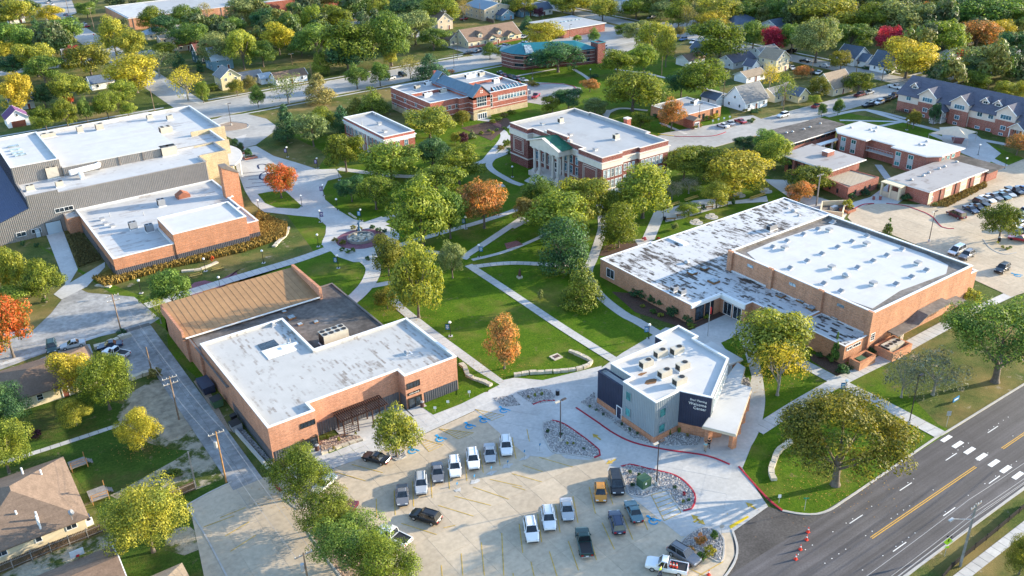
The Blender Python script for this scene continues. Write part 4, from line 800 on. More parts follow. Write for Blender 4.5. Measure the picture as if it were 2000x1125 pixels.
PC = [(91.9, 80.6), (94.5, 75.7), (107.0, 83.4), (106.3, 85.3), (111, 88.5), (111.2, 90.6), (106.1, 88.5), (96, 82.4)]
MB().prism(PC, 3.75, 4.15).build('canopy_fascia', MT['tans'], B); MB().prism(inset(ccw(PC), .12), 4.15, 4.2, bottom=False).build('canopy_roof', MT['memC'], B)
PD = [(109.2, 90.7), (112.6, 90.5), (112.8, 98.4), (107.5, 98.5), (107.5, 96.9), (106.3, 96.7), (106.1, 90.7)]; MB().prism(PD, 3.95, 4.3).build('canopy_roof', MT['memC'], B)
for x, y in ((96.0, 77.5), (94.0, 80.9), (99.4, 79.6), (102.4, 81.3), (105.6, 83.3), (111.8, 91.3), (111.9, 97.7)): MB().prism([(x-.5, y-.4), (x+.4, y-.5), (x+.5, y+.4), (x-.4, y+.5)], 0, 3.75).build('column', MT['brickA'], B)
MB().prism([(94.6, 81.4), (96.6, 80.5), (98.0, 81.3), (96.7, 82.5)], 0, 3.7).build('porch_wall', MT['brickA'], B)
wallbox(B, 'entrance_glazing', 'gteal', (94.8, 81.5), (106, 88.3), 4.5, 11.5, .1, 3.6, .06)
for i, (qx, qy, ry, lb) in enumerate(((1290, 696, .0, 'left unit of the back row'), (1322, 690, .0, 'right unit of the back row'), (1262, 716, 0, 'leftmost unit of the middle row'), (1333, 721, 0, 'rightmost unit of the group, middle row'), (1298, 735, 0, 'left unit of the front row'), (1327, 750, 0, 'front unit nearest the lettered wall'))):
    x, y = g(qx, qy, 7.6); hvac(x, y, 7.55, 'beige rooftop air unit on the welcome centre, '+lb, 2.3, 1.25, 1.35, 'hvac', -.06, 1, 'air units on the welcome centre roof')
for i, (qx, qy, r1, r2) in enumerate(((1254, 730, 1.1, .4), (1272, 745, 1.3, .9), (1345, 718, .5, .3))):
    x, y = g(qx, qy, 7.6); MB().prism([(x+r1*cos(a*.7)*rnd.uniform(.6, 1.1), y+r2*sin(a*.7)*rnd.uniform(.6, 1.1)) for a in range(9)], 7.552, 7.558, bottom=False).build('rust_stain', MT['rust'], B)
# ================================================================ gymnasium and its low wing
B = thing('gymnasium', 'big tan brick gymnasium with bright white roof dotted with vents', 'building', (155, 100, 0))
PG = [(138.4, 82.4), (171.4, 82.4), (171.4, 117.8), (138.4, 117.8)]
flat(B, PG, 8.6, 'brickG', 'rdirt', 'cope', .55, .4); MB().prism([(140.6, 84.2), (151, 85.4), (165, 84.2), (169, 86.2), (170.2, 92), (169.8, 108), (168.2, 114.5), (163, 115.6), (150, 116.2), (141.5, 115.8), (140.0, 112), (139.9, 90)], 8.06, 8.1, bottom=False).build('roof_membrane', MT['memC'], B)
for y in (82.8, 94.0, 106.4, 117.3): box(B, 'pilaster', 'brickG', 137.8, 138.38, y-.6, y+.6, 0, 8.9)
for y in (89.5, 101, 112): wallbox(B, 'vent_panel', 'gpale', (138.4, 118), (138.4, 82), 118-y-.8, 118-y+.8, 6.9, 7.5, .05)
for i, (qx, qy) in enumerate(((1897, 520),)): flat(B, [(171.4, 84), (177, 84), (177, 92), (171.4, 92)], 5.2, 'brickG', 'memC', 'cope', .4, .3)
flat(B, [(131.2, 82.6), (138.35, 82.6), (138.35, 93.4), (131.2, 93.4)], 3.9, 'brickG', 'memG', 'cope', .12, .25, ch=.08); siding(B, (131.2, 93.3), (131.2, 82.7), .1, .5, 'brickG', 3)
for s, w in ((1.4, 1.5), (3.6, 2.4)): window(B, *S_(131.2, 138.4, 82.6), s, 2.7, w, .75, 3 if w > 2 else 2, 1, 'frw')
window(B, *S_(138.4, 171, 82.4), .9, 2.4, 1.3, 1.6, 2, 3, 'frw'); window(B, *S_(138.4, 171, 82.4), 8.8, 1.2, 3.2, 1.2, 4, 1, 'frd'); door(B, *S_(171.4, 177, 84), 2.0, 1.0, 2.1, 'door')
R = MB(); xs = [(144.0, 2.9), (150.5, 3.1), (153.5, 4.3), (161.5, 4.5), (163.5, 3.3), (167, 3.2)]
MB().add([(a, 82.3, z) for a, z in xs]+[(a, 80.0, z-.1) for a, z in xs]+[(a, 82.3, z-.25) for a, z in xs]+[(a, 80.0, z-.3) for a, z in xs], [q for i in range(5) for q in ((i, 6+i, 7+i, i+1), (6+i, 18+i, 19+i, 7+i), (12+i, 13+i, 19+i, 18+i))]+[(0, 12, 18, 6), (5, 11, 23, 17)]).build('ramp_canopy', MT['rdirt'], B)
for a in (145.2, 145.6, 146): box(B, 'canopy_post', 'trimw', a-.04, a+.04, 80.1, 80.2, 0, 2.6)
n = 0
VS = '1626,432 1596,446 1568,456 1536,469 1508,481 1619,449:2 1532,484:2 1692,459 1663,470 1635,481 1692,476:2 1604,494 1575,508 1542,522 1761,485 1731,497 1704,508 1674,521 1624,522:2 1608,552 1792,514:2 1808,526 1779,539 1749,553 1705,554:2 1652,537:3 1641,567'
for q in VS.split():
    q, k = (q.split(':')+['1'])[:2]; a = list(map(float, q.split(','))); x, y = g(a[0], a[1]+3, 8.1)
    if k == '1': autolab(vent(x, y, 8.1, None, 'sloped hoods on the gymnasium roof', 'slope', 1.0, rnd.uniform(-.1, .1)), 'small sloped grey hood on the gymnasium roof', a[0], a[1], False)
    elif k == '2': autolab(vent(x, y, 8.1, None, 'boxy vents on the gymnasium roof', 'hood', 1.3), 'boxy grey vent on the gymnasium roof', a[0], a[1], False)
    else: vent(x, y, 8.1, 'pale blue dome fan on the white gymnasium roof', None, 'dome', 1.5)
B = thing('low_wing', 'low brick wing with peeling dark-streaked white roof beside the gymnasium', 'building', (150, 125, 0))
PQ = [(119.9, 110.7), (128.6, 110.7), (128.6, 104.2), (130.6, 104.2), (130.6, 93.5), (138.35, 93.5), (138.35, 117.9), (171.2, 117.9), (171.2, 120), (181, 120), (181, 138.0), (135, 138.2), (135, 138.7), (119.9, 138.7)]
flat(B, PQ, 4.4, 'brickG', 'memG', 'cope', .1, .25, ch=.1); wallbox(B, 'fascia', 'trimw', (128.6, 110.7), (128.6, 104.2), 0, 6.5, 3.4, 4.4, .35); wallbox(B, 'fascia', 'trimw', (119.9, 110.7), (128.6, 110.7), 0, 8.7, 3.7, 4.4, .3)
windows(B, *S_(119.9, 128.6, 110.7), (2.6, 5.4), .2, 2.4, 3.3, 2, 2, 'frd'); windows(B, (128.6, 110.7), (128.6, 104.2), (2.0, 4.6), .2, 2.2, 2.9, 2, 1, 'frw'); window(B, (119.9, 138.7), (119.9, 110.7), 3.5, 1.0, 2.6, 2.2, 2, 1, 'frw'); wallbox(B, 'canopy', 'cope', (131, 98), (131, 94), 0, 4, 2.6, 2.85, 2.0)
box(B, 'roof_curb', 'cope', 139.5, 141.2, 132.5, 137.6, 4.32, 4.6); box(B, 'chimney', 'cope', 172, 172.6, 120.2, 120.8, 4.3, 6.0)
for i, (qx, qy, k, s, lb) in enumerate(((1550, 413, 'dome', 1.2, 'large pale dome fan on the far end of the peeling roof'), (1539, 407, 'dome', .6, 'small dome left of the large pale dome on the peeling roof'), (1560, 421, 'dome', .7, 'small dome right of the large pale dome on the peeling roof'), (1341, 513, 'dome', 1.1, 'pale blue dome near the middle of the peeling roof'), (1394, 550, 'sky', 1.6, 'square skylight near the notch of the peeling roof'), (1352, 533, 'sky', 1.4, 'square skylight left of centre on the peeling roof'), (1566, 588, 'sky', 1.4, 'square skylight by the gymnasium pilaster'), (1585, 602, 'sky', 1.4, 'square skylight at the narrow end of the peeling roof'), (1634, 617, 'sky', 1.4, 'square skylight on the small end roof of the gymnasium'), (1525, 578, 'sky', 1.3, 'square skylight below the second gymnasium pilaster'), (1376, 524, 'sky', 1.2, 'square skylight right of the pale blue dome'))):
    x, y = g(qx, qy, 4.4); vent(x, y, 4.3 if i != 8 else 3.78, lb, None, k, s)
for qx, qy, lb in ((1317, 567, 'left grey fan unit at the edge of the peeling roof'), (1332, 573, 'right grey fan unit at the edge of the peeling roof')):
    x, y = g(qx, qy, 4.4); hvac(x, y, 4.32, lb, 1.5, 1.1, 1.0, 'hvacg')
x, y = g(1507, 448, 4.4); hvac(x, y, 4.32, 'grey duct unit against the gymnasium wall on the low roof', 2.6, 1.2, 1.3, 'hvacg', 0, 2)
# walled equipment yards by the gymnasium
for (x0, x1, y0, y1), lb in (((139.2, 145.2, 77.6, 81.6), 'large brick walled equipment yard against the gymnasium wall'), ((131.6, 136.4, 79.3, 81.6), 'small brick walled equipment yard at the gymnasium corner')):
    t = thing('brick_enclosure', lb, 'enclosure', ((x0+x1)/2, y0, 0)); MB().ring(rect(x0, x1, y0, y1), .3, 0, 1.7).build('wall', MT['brickG'], t); MB().ring(rect(x0, x1, y0, y1), .35, 1.7, 1.8, out=.05).build('coping', MT['brickA'], t)
hvac(141.0, 79.8, .05, 'left of two beige chillers inside the large brick yard', 2.2, 2.0, 2.0, 'hvac', 0, 2); hvac(143.4, 79.8, .05, 'right of two beige chillers inside the large brick yard', 2.2, 2.0, 2.0, 'hvac', 0, 2)
t = thing('transformer', 'green transformer cabinet inside the small brick yard', 'cabinet', (133.6, 80.4, 0)); box(t, 'cabinet', 'grnm', 132.8, 134.4, 79.8, 81, .1, 1.5); box(t, 'lid', 'grnm', 132.7, 134.5, 79.7, 81.1, 1.5, 1.6)
# ================================================================ columned main hall
B = thing('main_hall', 'old maroon brick hall with cream columns, pediment and pale flat roof', 'building', (163, 196, 0))
PM = [(150.4, 207.9), (152.3, 207.9), (152.3, 184.2), (150.4, 184.2), (150.4, 174.2), (157.6, 174.2), (157.6, 175.1), (164, 175.1), (164, 174.2), (174.6, 174.2), (174.6, 183), (176, 183), (176, 210), (175.3, 210), (175.3, 216.8), (150.4, 216.8)]
flat(B, PM, 12.0, 'brickM', 'memH', 'limest', .8, .4, ch=.12)
MB().ring(PM, .1, 8.9, 10.5, out=.18).build('entablature', MT['limest'], B); MB().ring(PM, .1, 10.5, 10.75, out=.5).build('cornice', MT['limest'], B); MB().ring(PM, .1, 2.6, 2.95, out=.15).build('belt_course', MT['limest'], B)
def panel(p0, p1, s, w, z0, z1):
    for d, q in ((0, .14), (.55, .1)):
        for a, b, c, e in ((s-w/2+d, s+w/2-d, z0+d, z0+d+q), (s-w/2+d, s+w/2-d, z1-d-q, z1-d), (s-w/2+d, s-w/2+d+q, z0+d, z1-d), (s+w/2-d-q, s+w/2-d, z0+d, z1-d)): wallbox(B, 'stone_panel', 'limest', p0, p1, a, b, c, e, .07)
panel((150.4, 216.8), (150.4, 207.9), 4.2, 5.2, 3.8, 8.5); panel((150.4, 184.2), (150.4, 174.2), 5, 6.0, 3.8, 8.5)
ww = ((152.3, 207.9), (152.3, 184.2))
for z in (6.2, 3.2): windows(B, *ww, (1.9, 21.6), z, 2.9, 2.4, 3, 2, 'frw', 'gblue')
for z in (6.2, 3.2): windows(B, *ww, (5.6, 8.2, 15.6, 18.2), z, 1.5, 2.4, 1, 2, 'frw', 'gblue')
window(B, *ww, 11.9, 6.4, 2.2, 2.0, 2, 2, 'frw', 'gblue'); door(B, *ww, 11.9, 2.4, 3.2, 'doorw', 1.4, 'limest', glazed='gdark', leaves=2); wallbox(B, 'door_surround', 'limest', *ww, 10.0, 10.5, 1.4, 5.6, .3); wallbox(B, 'door_surround', 'limest', *ww, 13.3, 13.8, 1.4, 5.6, .3); wallbox(B, 'door_surround', 'limest', *ww, 9.9, 13.9, 5.6, 6.2, .35)
sw = S_(150.4, 174.6, 174.2)
for z in (6.1, 2.9, .2):
    windows(B, *sw, (1.0, 2.4, 3.8, 5.2, 6.5), z, 1.05, 2.4, 1, 2, 'frw', 'gpale'); windows(B, *sw, (14.6, 16.0, 17.4, 18.8, 20.2, 21.6), z, 1.05, 2.4, 1, 2, 'frw', 'gpale'); windows(B, *S_(150.4, 174.6, 175.1), (9.0, 10.5, 12.0), z+.3, 1.0, 2.0, 1, 2, 'frw', 'gpale')
# portico
MB().box(147.4, 152.3, 188.4, 203.6, 0, 1.35).build('portico_floor', MT['limest'], B)
for y in (190.6, 193.0, 199.2, 201.6):
    c = MB().tube((148.3, y, 2.2), (148.3, y, 8.5), .46, .38, 12).build('column', MT['limest'], B)
    MB().box(147.6, 149.0, y-.7, y+.7, 0, 1.9).box(147.7, 148.9, y-.6, y+.6, 1.9, 2.2).build('pedestal', MT['limest'], c); MB().box(147.7, 148.9, y-.6, y+.6, 8.5, 8.9).build('capital', MT['limest'], c)
for y in (190.6, 193, 199.2, 201.6): box(B, 'pilaster', 'limest', 151.95, 152.28, y-.4, y+.4, 1.4, 8.8)
box(B, 'portico_beam', 'limest', 147.5, 152.25, 189.4, 202.8, 8.9, 10.5)
MB().add([(147.2, 188.8, 10.5), (147.2, 203.4, 10.5), (147.2, 196.1, 12.5), (147.7, 188.8, 10.5), (147.7, 203.4, 10.5), (147.7, 196.1, 12.5)], [(0, 1, 2), (5, 4, 3), (0, 3, 4, 1), (1, 4, 5, 2), (2, 5, 3, 0)]).build('pediment', MT['limest'], B)
for a in (188.5, 203.7): MB().add([(146.8, a, 10.45), (147.9, a, 10.45), (147.9, 196.1, 12.7), (146.8, 196.1, 12.7), (146.8, a, 10.75), (147.9, a, 10.75), (147.9, 196.1, 12.95), (146.8, 196.1, 12.95)], [(0, 1, 2, 3), (4, 5, 6, 7), (0, 4, 7, 3), (1, 2, 6, 5), (0, 1, 5, 4), (3, 7, 6, 2)]).build('raking_cornice', MT['limest'], B)
for a in (188.6, 203.6): ribroof(B, (147.9, a, 10.75), (152.2, a, 10.75), (152.2, 196.1, 12.9), (147.9, 196.1, 12.9), 'rgreen', .5, .06)
box(B, 'parapet', 'brickM', 152.2, 152.9, 191.4, 200.8, 12.15, 13.3); box(B, 'coping', 'limest', 152.1, 153.0, 191.3, 200.9, 13.3, 13.42)
for y in (190.6, 201.6): box(B, 'scroll', 'limest', 152.2, 152.8, y-.7, y+.7, 12.15, 12.8)
MB().add([(143.2, 192.2, 0.02), (147.5, 192.2, 0.02), (147.5, 200, .02), (143.2, 200, .02), (147.5, 192.2, 1.35), (147.5, 200, 1.35)], [(0, 3, 5, 4), (0, 4, 1), (3, 2, 5)]).build('entrance_ramp', MT['conc'], B)
for qx, qy, lb, s in ((1095, 240, 'pale chimney-like unit near the top of the main hall roof', 1.5), (1203, 272, 'pale boxy unit right of centre on the main hall roof', 1.6)): x, y = g(qx, qy, 11.2); hvac(x, y, 11.2, lb, s, s*.8, 1.5, 'hvac')
for qx, qy, lb in ((1060, 244, 'dark box vent near the left corner of the main hall roof'), (1114, 265, 'dark square vent behind the main hall pediment'), (1163, 294, 'dark cylinder vent near the front edge of the main hall roof')): x, y = g(qx, qy, 11.2); vent(x, y, 11.2, lb, None, 'hood', 1.3)
box(B, 'chimney', 'brickL', 177.2, 178.7, 194.3, 195.9, 0, 13.0); box(B, 'chimney_cap', 'limest', 177.1, 178.8, 194.2, 196, 13, 13.3); box(B, 'brick_hutch', 'brickL', 176, 177, 181, 183, 0, 11.2)
# ================================================================ small trimmed brick hall
B = thing('trimmed_hall', 'small red brick hall with white cornice band and flat pale roof', 'building', (125, 254, 0))
flat(B, rect(120.3, 131.0, 241.2, 269.2), 7.6, 'brickL', 'memH', 'cope', .7, .35); MB().ring(rect(120.3, 131.0, 241.2, 269.2), .1, 5.6, 6.6, out=.15).build('entablature', MT['trimw'], B); MB().ring(rect(120.3, 131.0, 241.2, 269.2), .1, 6.6, 6.8, out=.45).build('cornice', MT['trimw'], B)
windows(B, (120.3, 269.2), (120.3, 241.2), [2+i*2.4 for i in range(11)], 2.8, 1.5, 2.6, 2, 2, 'frw', 'gblue'); windows(B, *S_(120.3, 131, 241.2), (2.0, 4.6, 7.6), 3.6, 1.3, 1.9, 2, 2, 'frw', 'gblue'); windows(B, (120.3, 269.2), (120.3, 241.2), [2+i*2.4 for i in range(11)], .3, 1.5, 1.8, 2, 1, 'frw')
for y in (252, 255, 258, 261): box(B, 'pilaster', 'limest', 119.7, 120.25, y-.3, y+.3, 0, 5.6)
for qx, qy, lb, k in ((741, 243, 'white box vent on the small hall roof, centre', 'hood'), (752, 258, 'white unit near the front corner of the small hall roof', 'hood'), (733, 228, 'small pipe at the back corner of the small hall roof', 'pipe'), (707, 245, 'thin mast pipe near the left edge of the small hall roof', 'pipe')): x, y = g(qx, qy, 6.9); vent(x, y, 6.9, lb, None, k, 1.4)
# ================================================================ gabled library
B = thing('gabled_library', 'red brick library with blue metal gable entrance and glazed end', 'building', (170, 278, 0))
PB = [(150.4, 264.2), (161.2, 264.2), (161.2, 263.0), (165.3, 263.0), (165.3, 260.4), (172.5, 260.4), (172.5, 262.6), (190.2, 262.6), (190.2, 292.5), (150.4, 292.5)]
flat(B, PB, 8.0, 'brickL', 'memH', 'cope', .7, .35)
for a, b in ((150.8, 166.0), (175, 189.8)): box(B, 'parapet_wall', 'brickL', a, b, 277.8, 278.2, 7.3, 8.35); box(B, 'coping', 'cope', a, b, 277.7, 278.3, 8.35, 8.45)
for z in (2.6, 4.3, 5.9): MB().ring(PB, .05, z, z+.12, out=.04).build('stone_band', MT['trimw'], B)
MB().ring(PB, .05, 0, 2.0, out=.05).build('stone_base', MT['tanst'], B)
MB().prism([(165.3, 260.4), (172.5, 260.4), (172.5, 290), (165.3, 290)], 7.2, 8.6, bottom=False).build('wall', MT['brickL'], B)
MB().add([(165.3, 260.3, 8.0), (172.5, 260.3, 8.0), (168.9, 260.3, 11.6), (165.3, 261, 8), (172.5, 261, 8.0), (168.9, 261, 11.6)], [(0, 1, 2), (5, 4, 3), (1, 4, 5, 2), (2, 5, 3, 0)]).build('gable_wall', MT['brickL'], B)
for y0, y1, zr in ((260.1, 264, 11.9), (264, 286, 10.9), (286, 290, 11.9)):
    for a in (164.9, 172.9): ribroof(B, (a, y0, 8.2), (a, y1, 8.2), (168.9, y1, zr), (168.9, y0, zr), 'rblue', .55, .07)
lw = S_(165.3, 172.5, 260.4); window(B, *lw, 3.6, 4.6, 4.0, 3.6, 4, 3, 'frw'); door(B, *lw, 3.6, 3.6, 2.1, 'doorw', 0, 'frw', glazed='gdark', leaves=4); wallbox(B, 'stone_lintel', 'tanst', *lw, 0, 7.2, 0.0, 3.6, .04); text(B, 'MEMORIAL LIBRARY', *lw, 3.6, 2.85, .34, 'coped', .08)
for a, b in ((3.3, 9.4), (3.9, 9.4), (3.3, 10.0), (3.9, 10.0)): wallbox(B, 'stone_inset', 'trimw', *lw, a-.17, a+.17, b-.17, b+.17, .12)
lw2 = S_(150.4, 165, 264.2); window(B, *lw2, 12.6, 2.0, 2.6, 5.0, 4, 5, 'frw'); windows(B, *lw2, (10.6,), 4.6, 1.3, 1.4, 2, 2, 'frw'); windows(B, *lw2, (2.0, 4.8, 7.6), 4.6, 1.2, 1.4, 2, 2); wlw = ((150.4, 292.5), (150.4, 264.2))
for z in (4.6, 1.2): windows(B, *wlw, (2.8, 10.5, 18.2, 25), z, 1.3, 1.5, 2, 2, 'frw')
window(B, *S_(172.5, 190.2, 262.6), 1.6, 2.8, 1.6, 4.4, 2, 4, 'frw')
ls = S_(172.5, 190.2, 262.6); windows(B, *ls, [5.4+i*1.35 for i in range(9)], 4.7, 1.3, 1.6, 1, 2, 'frw', 'gblue')
for i in range(9): 
    x = 172.5+5.4+i*1.35; m = MB().add([(x-.6, 262.55, 6.4), (x+.6, 262.55, 6.4), (x+.6, 266.4, 8.6), (x-.6, 266.4, 8.6)], [(0, 1, 2, 3)]).build('glazing_bay', MT['gblue'], B)
    MB().add([(x-.68, 262.5, 6.4), (x-.58, 262.5, 6.4), (x-.58, 266.4, 8.65), (x-.68, 266.4, 8.65), (x-.68, 262.5, 6.55), (x-.58, 262.5, 6.55), (x-.58, 266.4, 8.8), (x-.68, 266.4, 8.8)], [(4, 5, 6, 7), (0, 1, 5, 4), (0, 4, 7, 3), (1, 2, 6, 5)]).build('glazing_bar', MT['frw'], m)
box(B, 'penthouse', 'brickL', 177, 190, 266.4, 266.7, 7.3, 8.6); box(B, 'chimney', 'brickL', 168.2, 169.2, 291, 292, 8, 11.4)
for i, (qx, qy, lb, sx) in enumerate(((815, 173, 'white unit at the left of the library roof, back half', 2), (837, 165, 'large white unit on the library roof, left of the gable', 3), (862, 160, 'white duct unit close behind the blue gable', 2.6), (835, 187, 'long white unit on the front half of the library roof', 3.2), (865, 180, 'second white unit on the front half of the library roof', 2.6), (920, 150, 'long white duct right of the blue gable', 5), (940, 147, 'white unit at the right back of the library roof', 2.4), (968, 160, 'pale unit on the right half of the library roof', 2.5))): x, y = g(qx, qy, 7.5); hvac(x, y, 7.3, lb, sx, 1.6, 1.4, 'cope' if i % 2 else 'hvac', 0, 2 if sx > 2.4 else 1)
# ================================================================ performing hall and arts wing (left)
B = thing('performance_hall', 'large grey ribbed metal hall with stepped bright white roofs and tan stone fins', 'building', (50, 270, 0))
flat(B, [(21.2, 245), (67, 245), (67, 250.8), (75, 250.8), (75, 262), (21.2, 262)], 10.3, 'metal', 'memA', 'metal', .5, .3); siding(B, (21.2, 245), (28.8, 245), 0, 11.2, 'metal', .45, .1, out=.05); siding(B, (28.8, 245), (66.9, 245), 0, 10.3, 'metal', .45, .1, out=.05)
box(B, 'parapet', 'metal', 21.2, 28.8, 244.98, 245.3, 10.3, 11.2); siding(B, (21.15, 262), (21.15, 245), 0, 10.3, 'mnavy', .6, .05)  # grey west wall coloured navy to paint in its shade
flat(B, rect(21.0, 32.8, 260, 291.5), 14.6, 'metal', 'memC', 'cope', .5, .3); siding(B, (21, 259.97), (32.8, 259.97), 9.8, 14.55, 'metal', .45, .1); siding(B, (20.97, 291.5), (20.97, 260), 0, 14.5, 'mnavy', .6, .06)  # upper west wall likewise: navy stands in for shade on grey metal
MB().prism(rect(32.9, 63.3, 259.4, 289.2), 8, 12.2, bottom=False).build('wall', MT['metal'], B); MB().prism(rect(33, 63.4, 259.2, 289.4), 12.2, 12.35, bottom=False).build('roof', MT['memC'], B); siding(B, (33, 259.35), (63.3, 259.35), 9.8, 12.15, 'metal', .45, .1)
for x in (42, 47.5, 54): box(B, 'downpipe', 'coped', x-.15, x+.15, 259.0, 259.2, 9.8, 12.2)
flat(B, [(33, 289.3), (63.4, 289.3), (63.4, 262.1), (79.0, 262.1), (79, 278), (83.0, 278), (83, 310.5), (33, 310.5)], 9.4, 'metal', 'memA', 'cope', .9, .3)
for x0, x1, y, z in ((67.1, 75.0, 250.6, 10.6), (75.0, 79.4, 261.6, 10.2), (79.0, 83.6, 277.4, 9.9)): box(B, 'stone_fin', 'tanst', x0-(6 if x0 > 70 else 0), x1, y, y+.5, 0, z)
MB().prism([(67.0, 245.6), (67.6, 245.6), (67.6, 250.5), (67.0, 250.5)], 0, 10.3, bottom=False).build('wall', MT['tanst'], B)
MB().prism([(75.1, 251)]+[(76.5+6.2*sin(pi*i/12)**.8, 250.5+27*i/12) for i in range(13)]+[(75.1, 277.6)], 5.6, 6.0).build('curved_canopy', MT['memC'], B)
for y in (256, 263, 270): box(B, 'canopy_column', 'trimw', 79.6, 80.0, y-.2, y+.2, 0, 5.6)
MB().add([(21.1, 245, 7.95), (8, 245, 3.9), (8, 300, 3.9), (21.1, 300, 7.95), (21.1, 245, 7.75), (8, 245, 3.7), (8, 300, 3.7), (21.1, 300, 7.75)], [(0, 1, 2, 3), (7, 6, 5, 4), (0, 4, 5, 1), (1, 5, 6, 2)]).build('lean_to_roof', MT['rshade'], B)  # slope turned from the sun; its shade is painted in as navy
ribroof(B, (8, 300, 3.95), (8, 245.0, 3.95), (21.1, 245.0, 8.0), (21.1, 300, 8.0), 'rshade', .9, .05); siding(B, (8.5, 245), (21.2, 245), 0, 4.0, 'metal', .45, .1, out=.05, z1b=7.9)
hw = ((8.5, 245), (67, 245))
for s, z in ((9.9, 2.3), (7.0, 1.9)): pass
for a, b, z in ((10.2, 11.9, 1.2), (13.8, 15.4, 1.2), (16.6, 18.0, 5.2), (18.8, 20.2, 5.2)): window(B, *hw, (a+b)/2-1.6 if z < 3 else (a+b)/2+2.2, z, 2.3, 1.2, 2, 1, 'frw', out=.19)
d = door(B, *hw, 17.2, 3.6, 3.2, 'gdoor', 0, 'frd', name='overhead_door', out=.19); door(B, *hw, 13.2, 1.1, 2.2, 'gdoor', 0, 'frd', out=.19)
DU = MB(); DU.tube((34, 255.6, 11.6), (41.5, 257.0, 11.6), .75, .75, 10).tube((41.5, 257, 11.6), (42, 259.3, 11.3), .7, .7, 10).tube((36.5, 256.2, 11.6), (36.5, 253.6, 9.9), .6, .6, 10); DU.build('duct', MT['cope'], B)
for i, (qx, qy, lb, sx, sy, h, f, m) in enumerate(((104, 347, 'tall beige double unit on a stand at the left of the metal hall roof', 3.0, 2.2, 3.2, 4, 'hvac'), (60, 372, 'small unit at the left corner of the metal hall roof', 2.0, 1.4, 1.5, 2, 'hvac'), (117, 364, 'small unit below the tall double unit on the metal hall roof', 1.8, 1.4, 1.5, 1, 'hvac'), (330, 302, 'big pale unit at the right end of the metal hall low roof', 4.2, 3.0, 2.6, 2, 'hvac'), (325, 260, 'cream unit with four fans on the right back roof', 3.6, 2.4, 2.2, 4, 'hvac'), (293, 233, 'left small unit on the far edge of the hall roof', 1.8, 1.4, 1.6, 1, 'hvac'), (332, 234, 'right small unit on the far edge of the hall roof', 1.8, 1.4, 1.6, 1, 'hvac'), (157, 258, 'left box unit behind the highest white roof', 1.8, 1.6, 2.0, 1, 'hvac'), (195, 253, 'right box unit behind the highest white roof', 2.2, 1.8, 2.0, 1, 'hvac'), (95, 268, 'long low unit beside the tall white roof block', 4.2, 1.6, 1.4, 2, 'hvac'))):
    zr = 9.8 if i < 4 else 8.6; x, y = g(qx, qy, zr); hvac(x, y, zr-.05, lb, sx, sy, h, m, 0, f)
for i, (qx, qy) in enumerate(((26, 286), (30, 293), (34, 299), (40, 303))): x, y = g(qx, qy, 14.2); MB().box(x-1.4, x+1.4, y-.5, y+.5, 14.11, 14.5).build('skylight', MT['gpale'], B)
B = thing('arts_building', 'orange brick arts building with flat white roofs and brick tower', 'building', (50, 225, 0))
flat(B, [(31.7, 206.4), (45.6, 206.4), (45.6, 219.0), (66.7, 219), (66.7, 228), (67.9, 228), (67.9, 244.9), (31.7, 244.9)], 4.9, 'brickA', 'memA', 'cope', .4, .35); flat(B, rect(45.7, 63.6, 206.2, 219.1), 7.3, 'brickA', 'memC', 'cope', .3, .35); flat(B, [(63.7, 207.4), (66.8, 207.4), (66.8, 218.9), (63.7, 218.9)], 5.0, 'brickA', 'memC', 'cope', .35, .3)
siding(B, (31.7, 206.4), (45.6, 206.4), 0, 2.1, 'metald', .45, .09); siding(B, (45.7, 206.2), (63.6, 206.2), 0, 2.2, 'metald', .45, .09); siding(B, (63.7, 207.4), (66.8, 207.4), 0, 2.1, 'metald', .45, .09); siding(B, (31.7, 244), (31.7, 206.5), 0, 2.6, 'metald', .45, .06)
flat(B, rect(28.6, 31.6, 240.5, 244.9), 4.6, 'brickA', 'memA', 'metal', .3, .25); door(B, (31.7, 244), (31.7, 206.5), 33, 1.0, 2.2, 'blk', 0, 'frd'); door(B, (31.7, 244), (31.7, 206.5), 21, 1.0, 2.2, 'blk', 0, 'frd')
MB().add([(66.2, 229, 0), (70.5, 229, 0), (70.5, 231.4, 0), (66.2, 231.4, 0), (66.2, 229, 13.3), (70.5, 229, 10.9), (70.5, 231.4, 10.9), (66.2, 231.4, 13.3)], [(0, 1, 5, 4), (1, 2, 6, 5), (2, 3, 7, 6), (3, 0, 4, 7), (4, 5, 6, 7)]).build('brick_tower', MT['brickA'], B)
MB().add([(66.1, 228.9, 13.35), (68, 228.9, 13.35), (70.6, 228.9, 11), (70.6, 231.5, 11), (68, 231.5, 13.35), (66.1, 231.5, 13.35), (66.1, 228.9, 13.1), (70.6, 228.9, 10.7)], [(0, 1, 4, 5), (1, 2, 3, 4), (0, 6, 7, 2, 1)]).build('tower_cap', MT['coped'], B)
x, y = g(357, 384, 4.6); MB().add([(x-1.7, y-1.3, 4.5), (x+1.7, y-1.3, 4.5), (x+1.7, y+1.3, 4.5), (x-1.7, y+1.3, 4.5), (x-1.7, y-1.3, 5.3), (x+1.7, y-1.3, 5.3), (x+1.7, y+1.3, 5.3), (x-1.7, y+1.3, 5.3), (x, y-1.3, 6.2), (x, y+1.3, 6.2)], [(0, 1, 5, 8, 4), (2, 3, 7, 9, 6), (0, 4, 7, 3), (1, 2, 6, 5), (4, 8, 9, 7), (8, 5, 6, 9)]).build('roof_monitor', MT['copper'], B)
for qx, qy, lb in ((316, 402, 'grey condenser near the copper monitor on the arts roof'), (261, 447, 'left of two grey condensers by the raised white block'), (293, 452, 'right of two grey condensers by the raised white block')): x, y = g(qx, qy, 4.5); hvac(x, y, 4.5, lb, 1.8, 1.6, 1.9, 'hvacg', 0, 2)
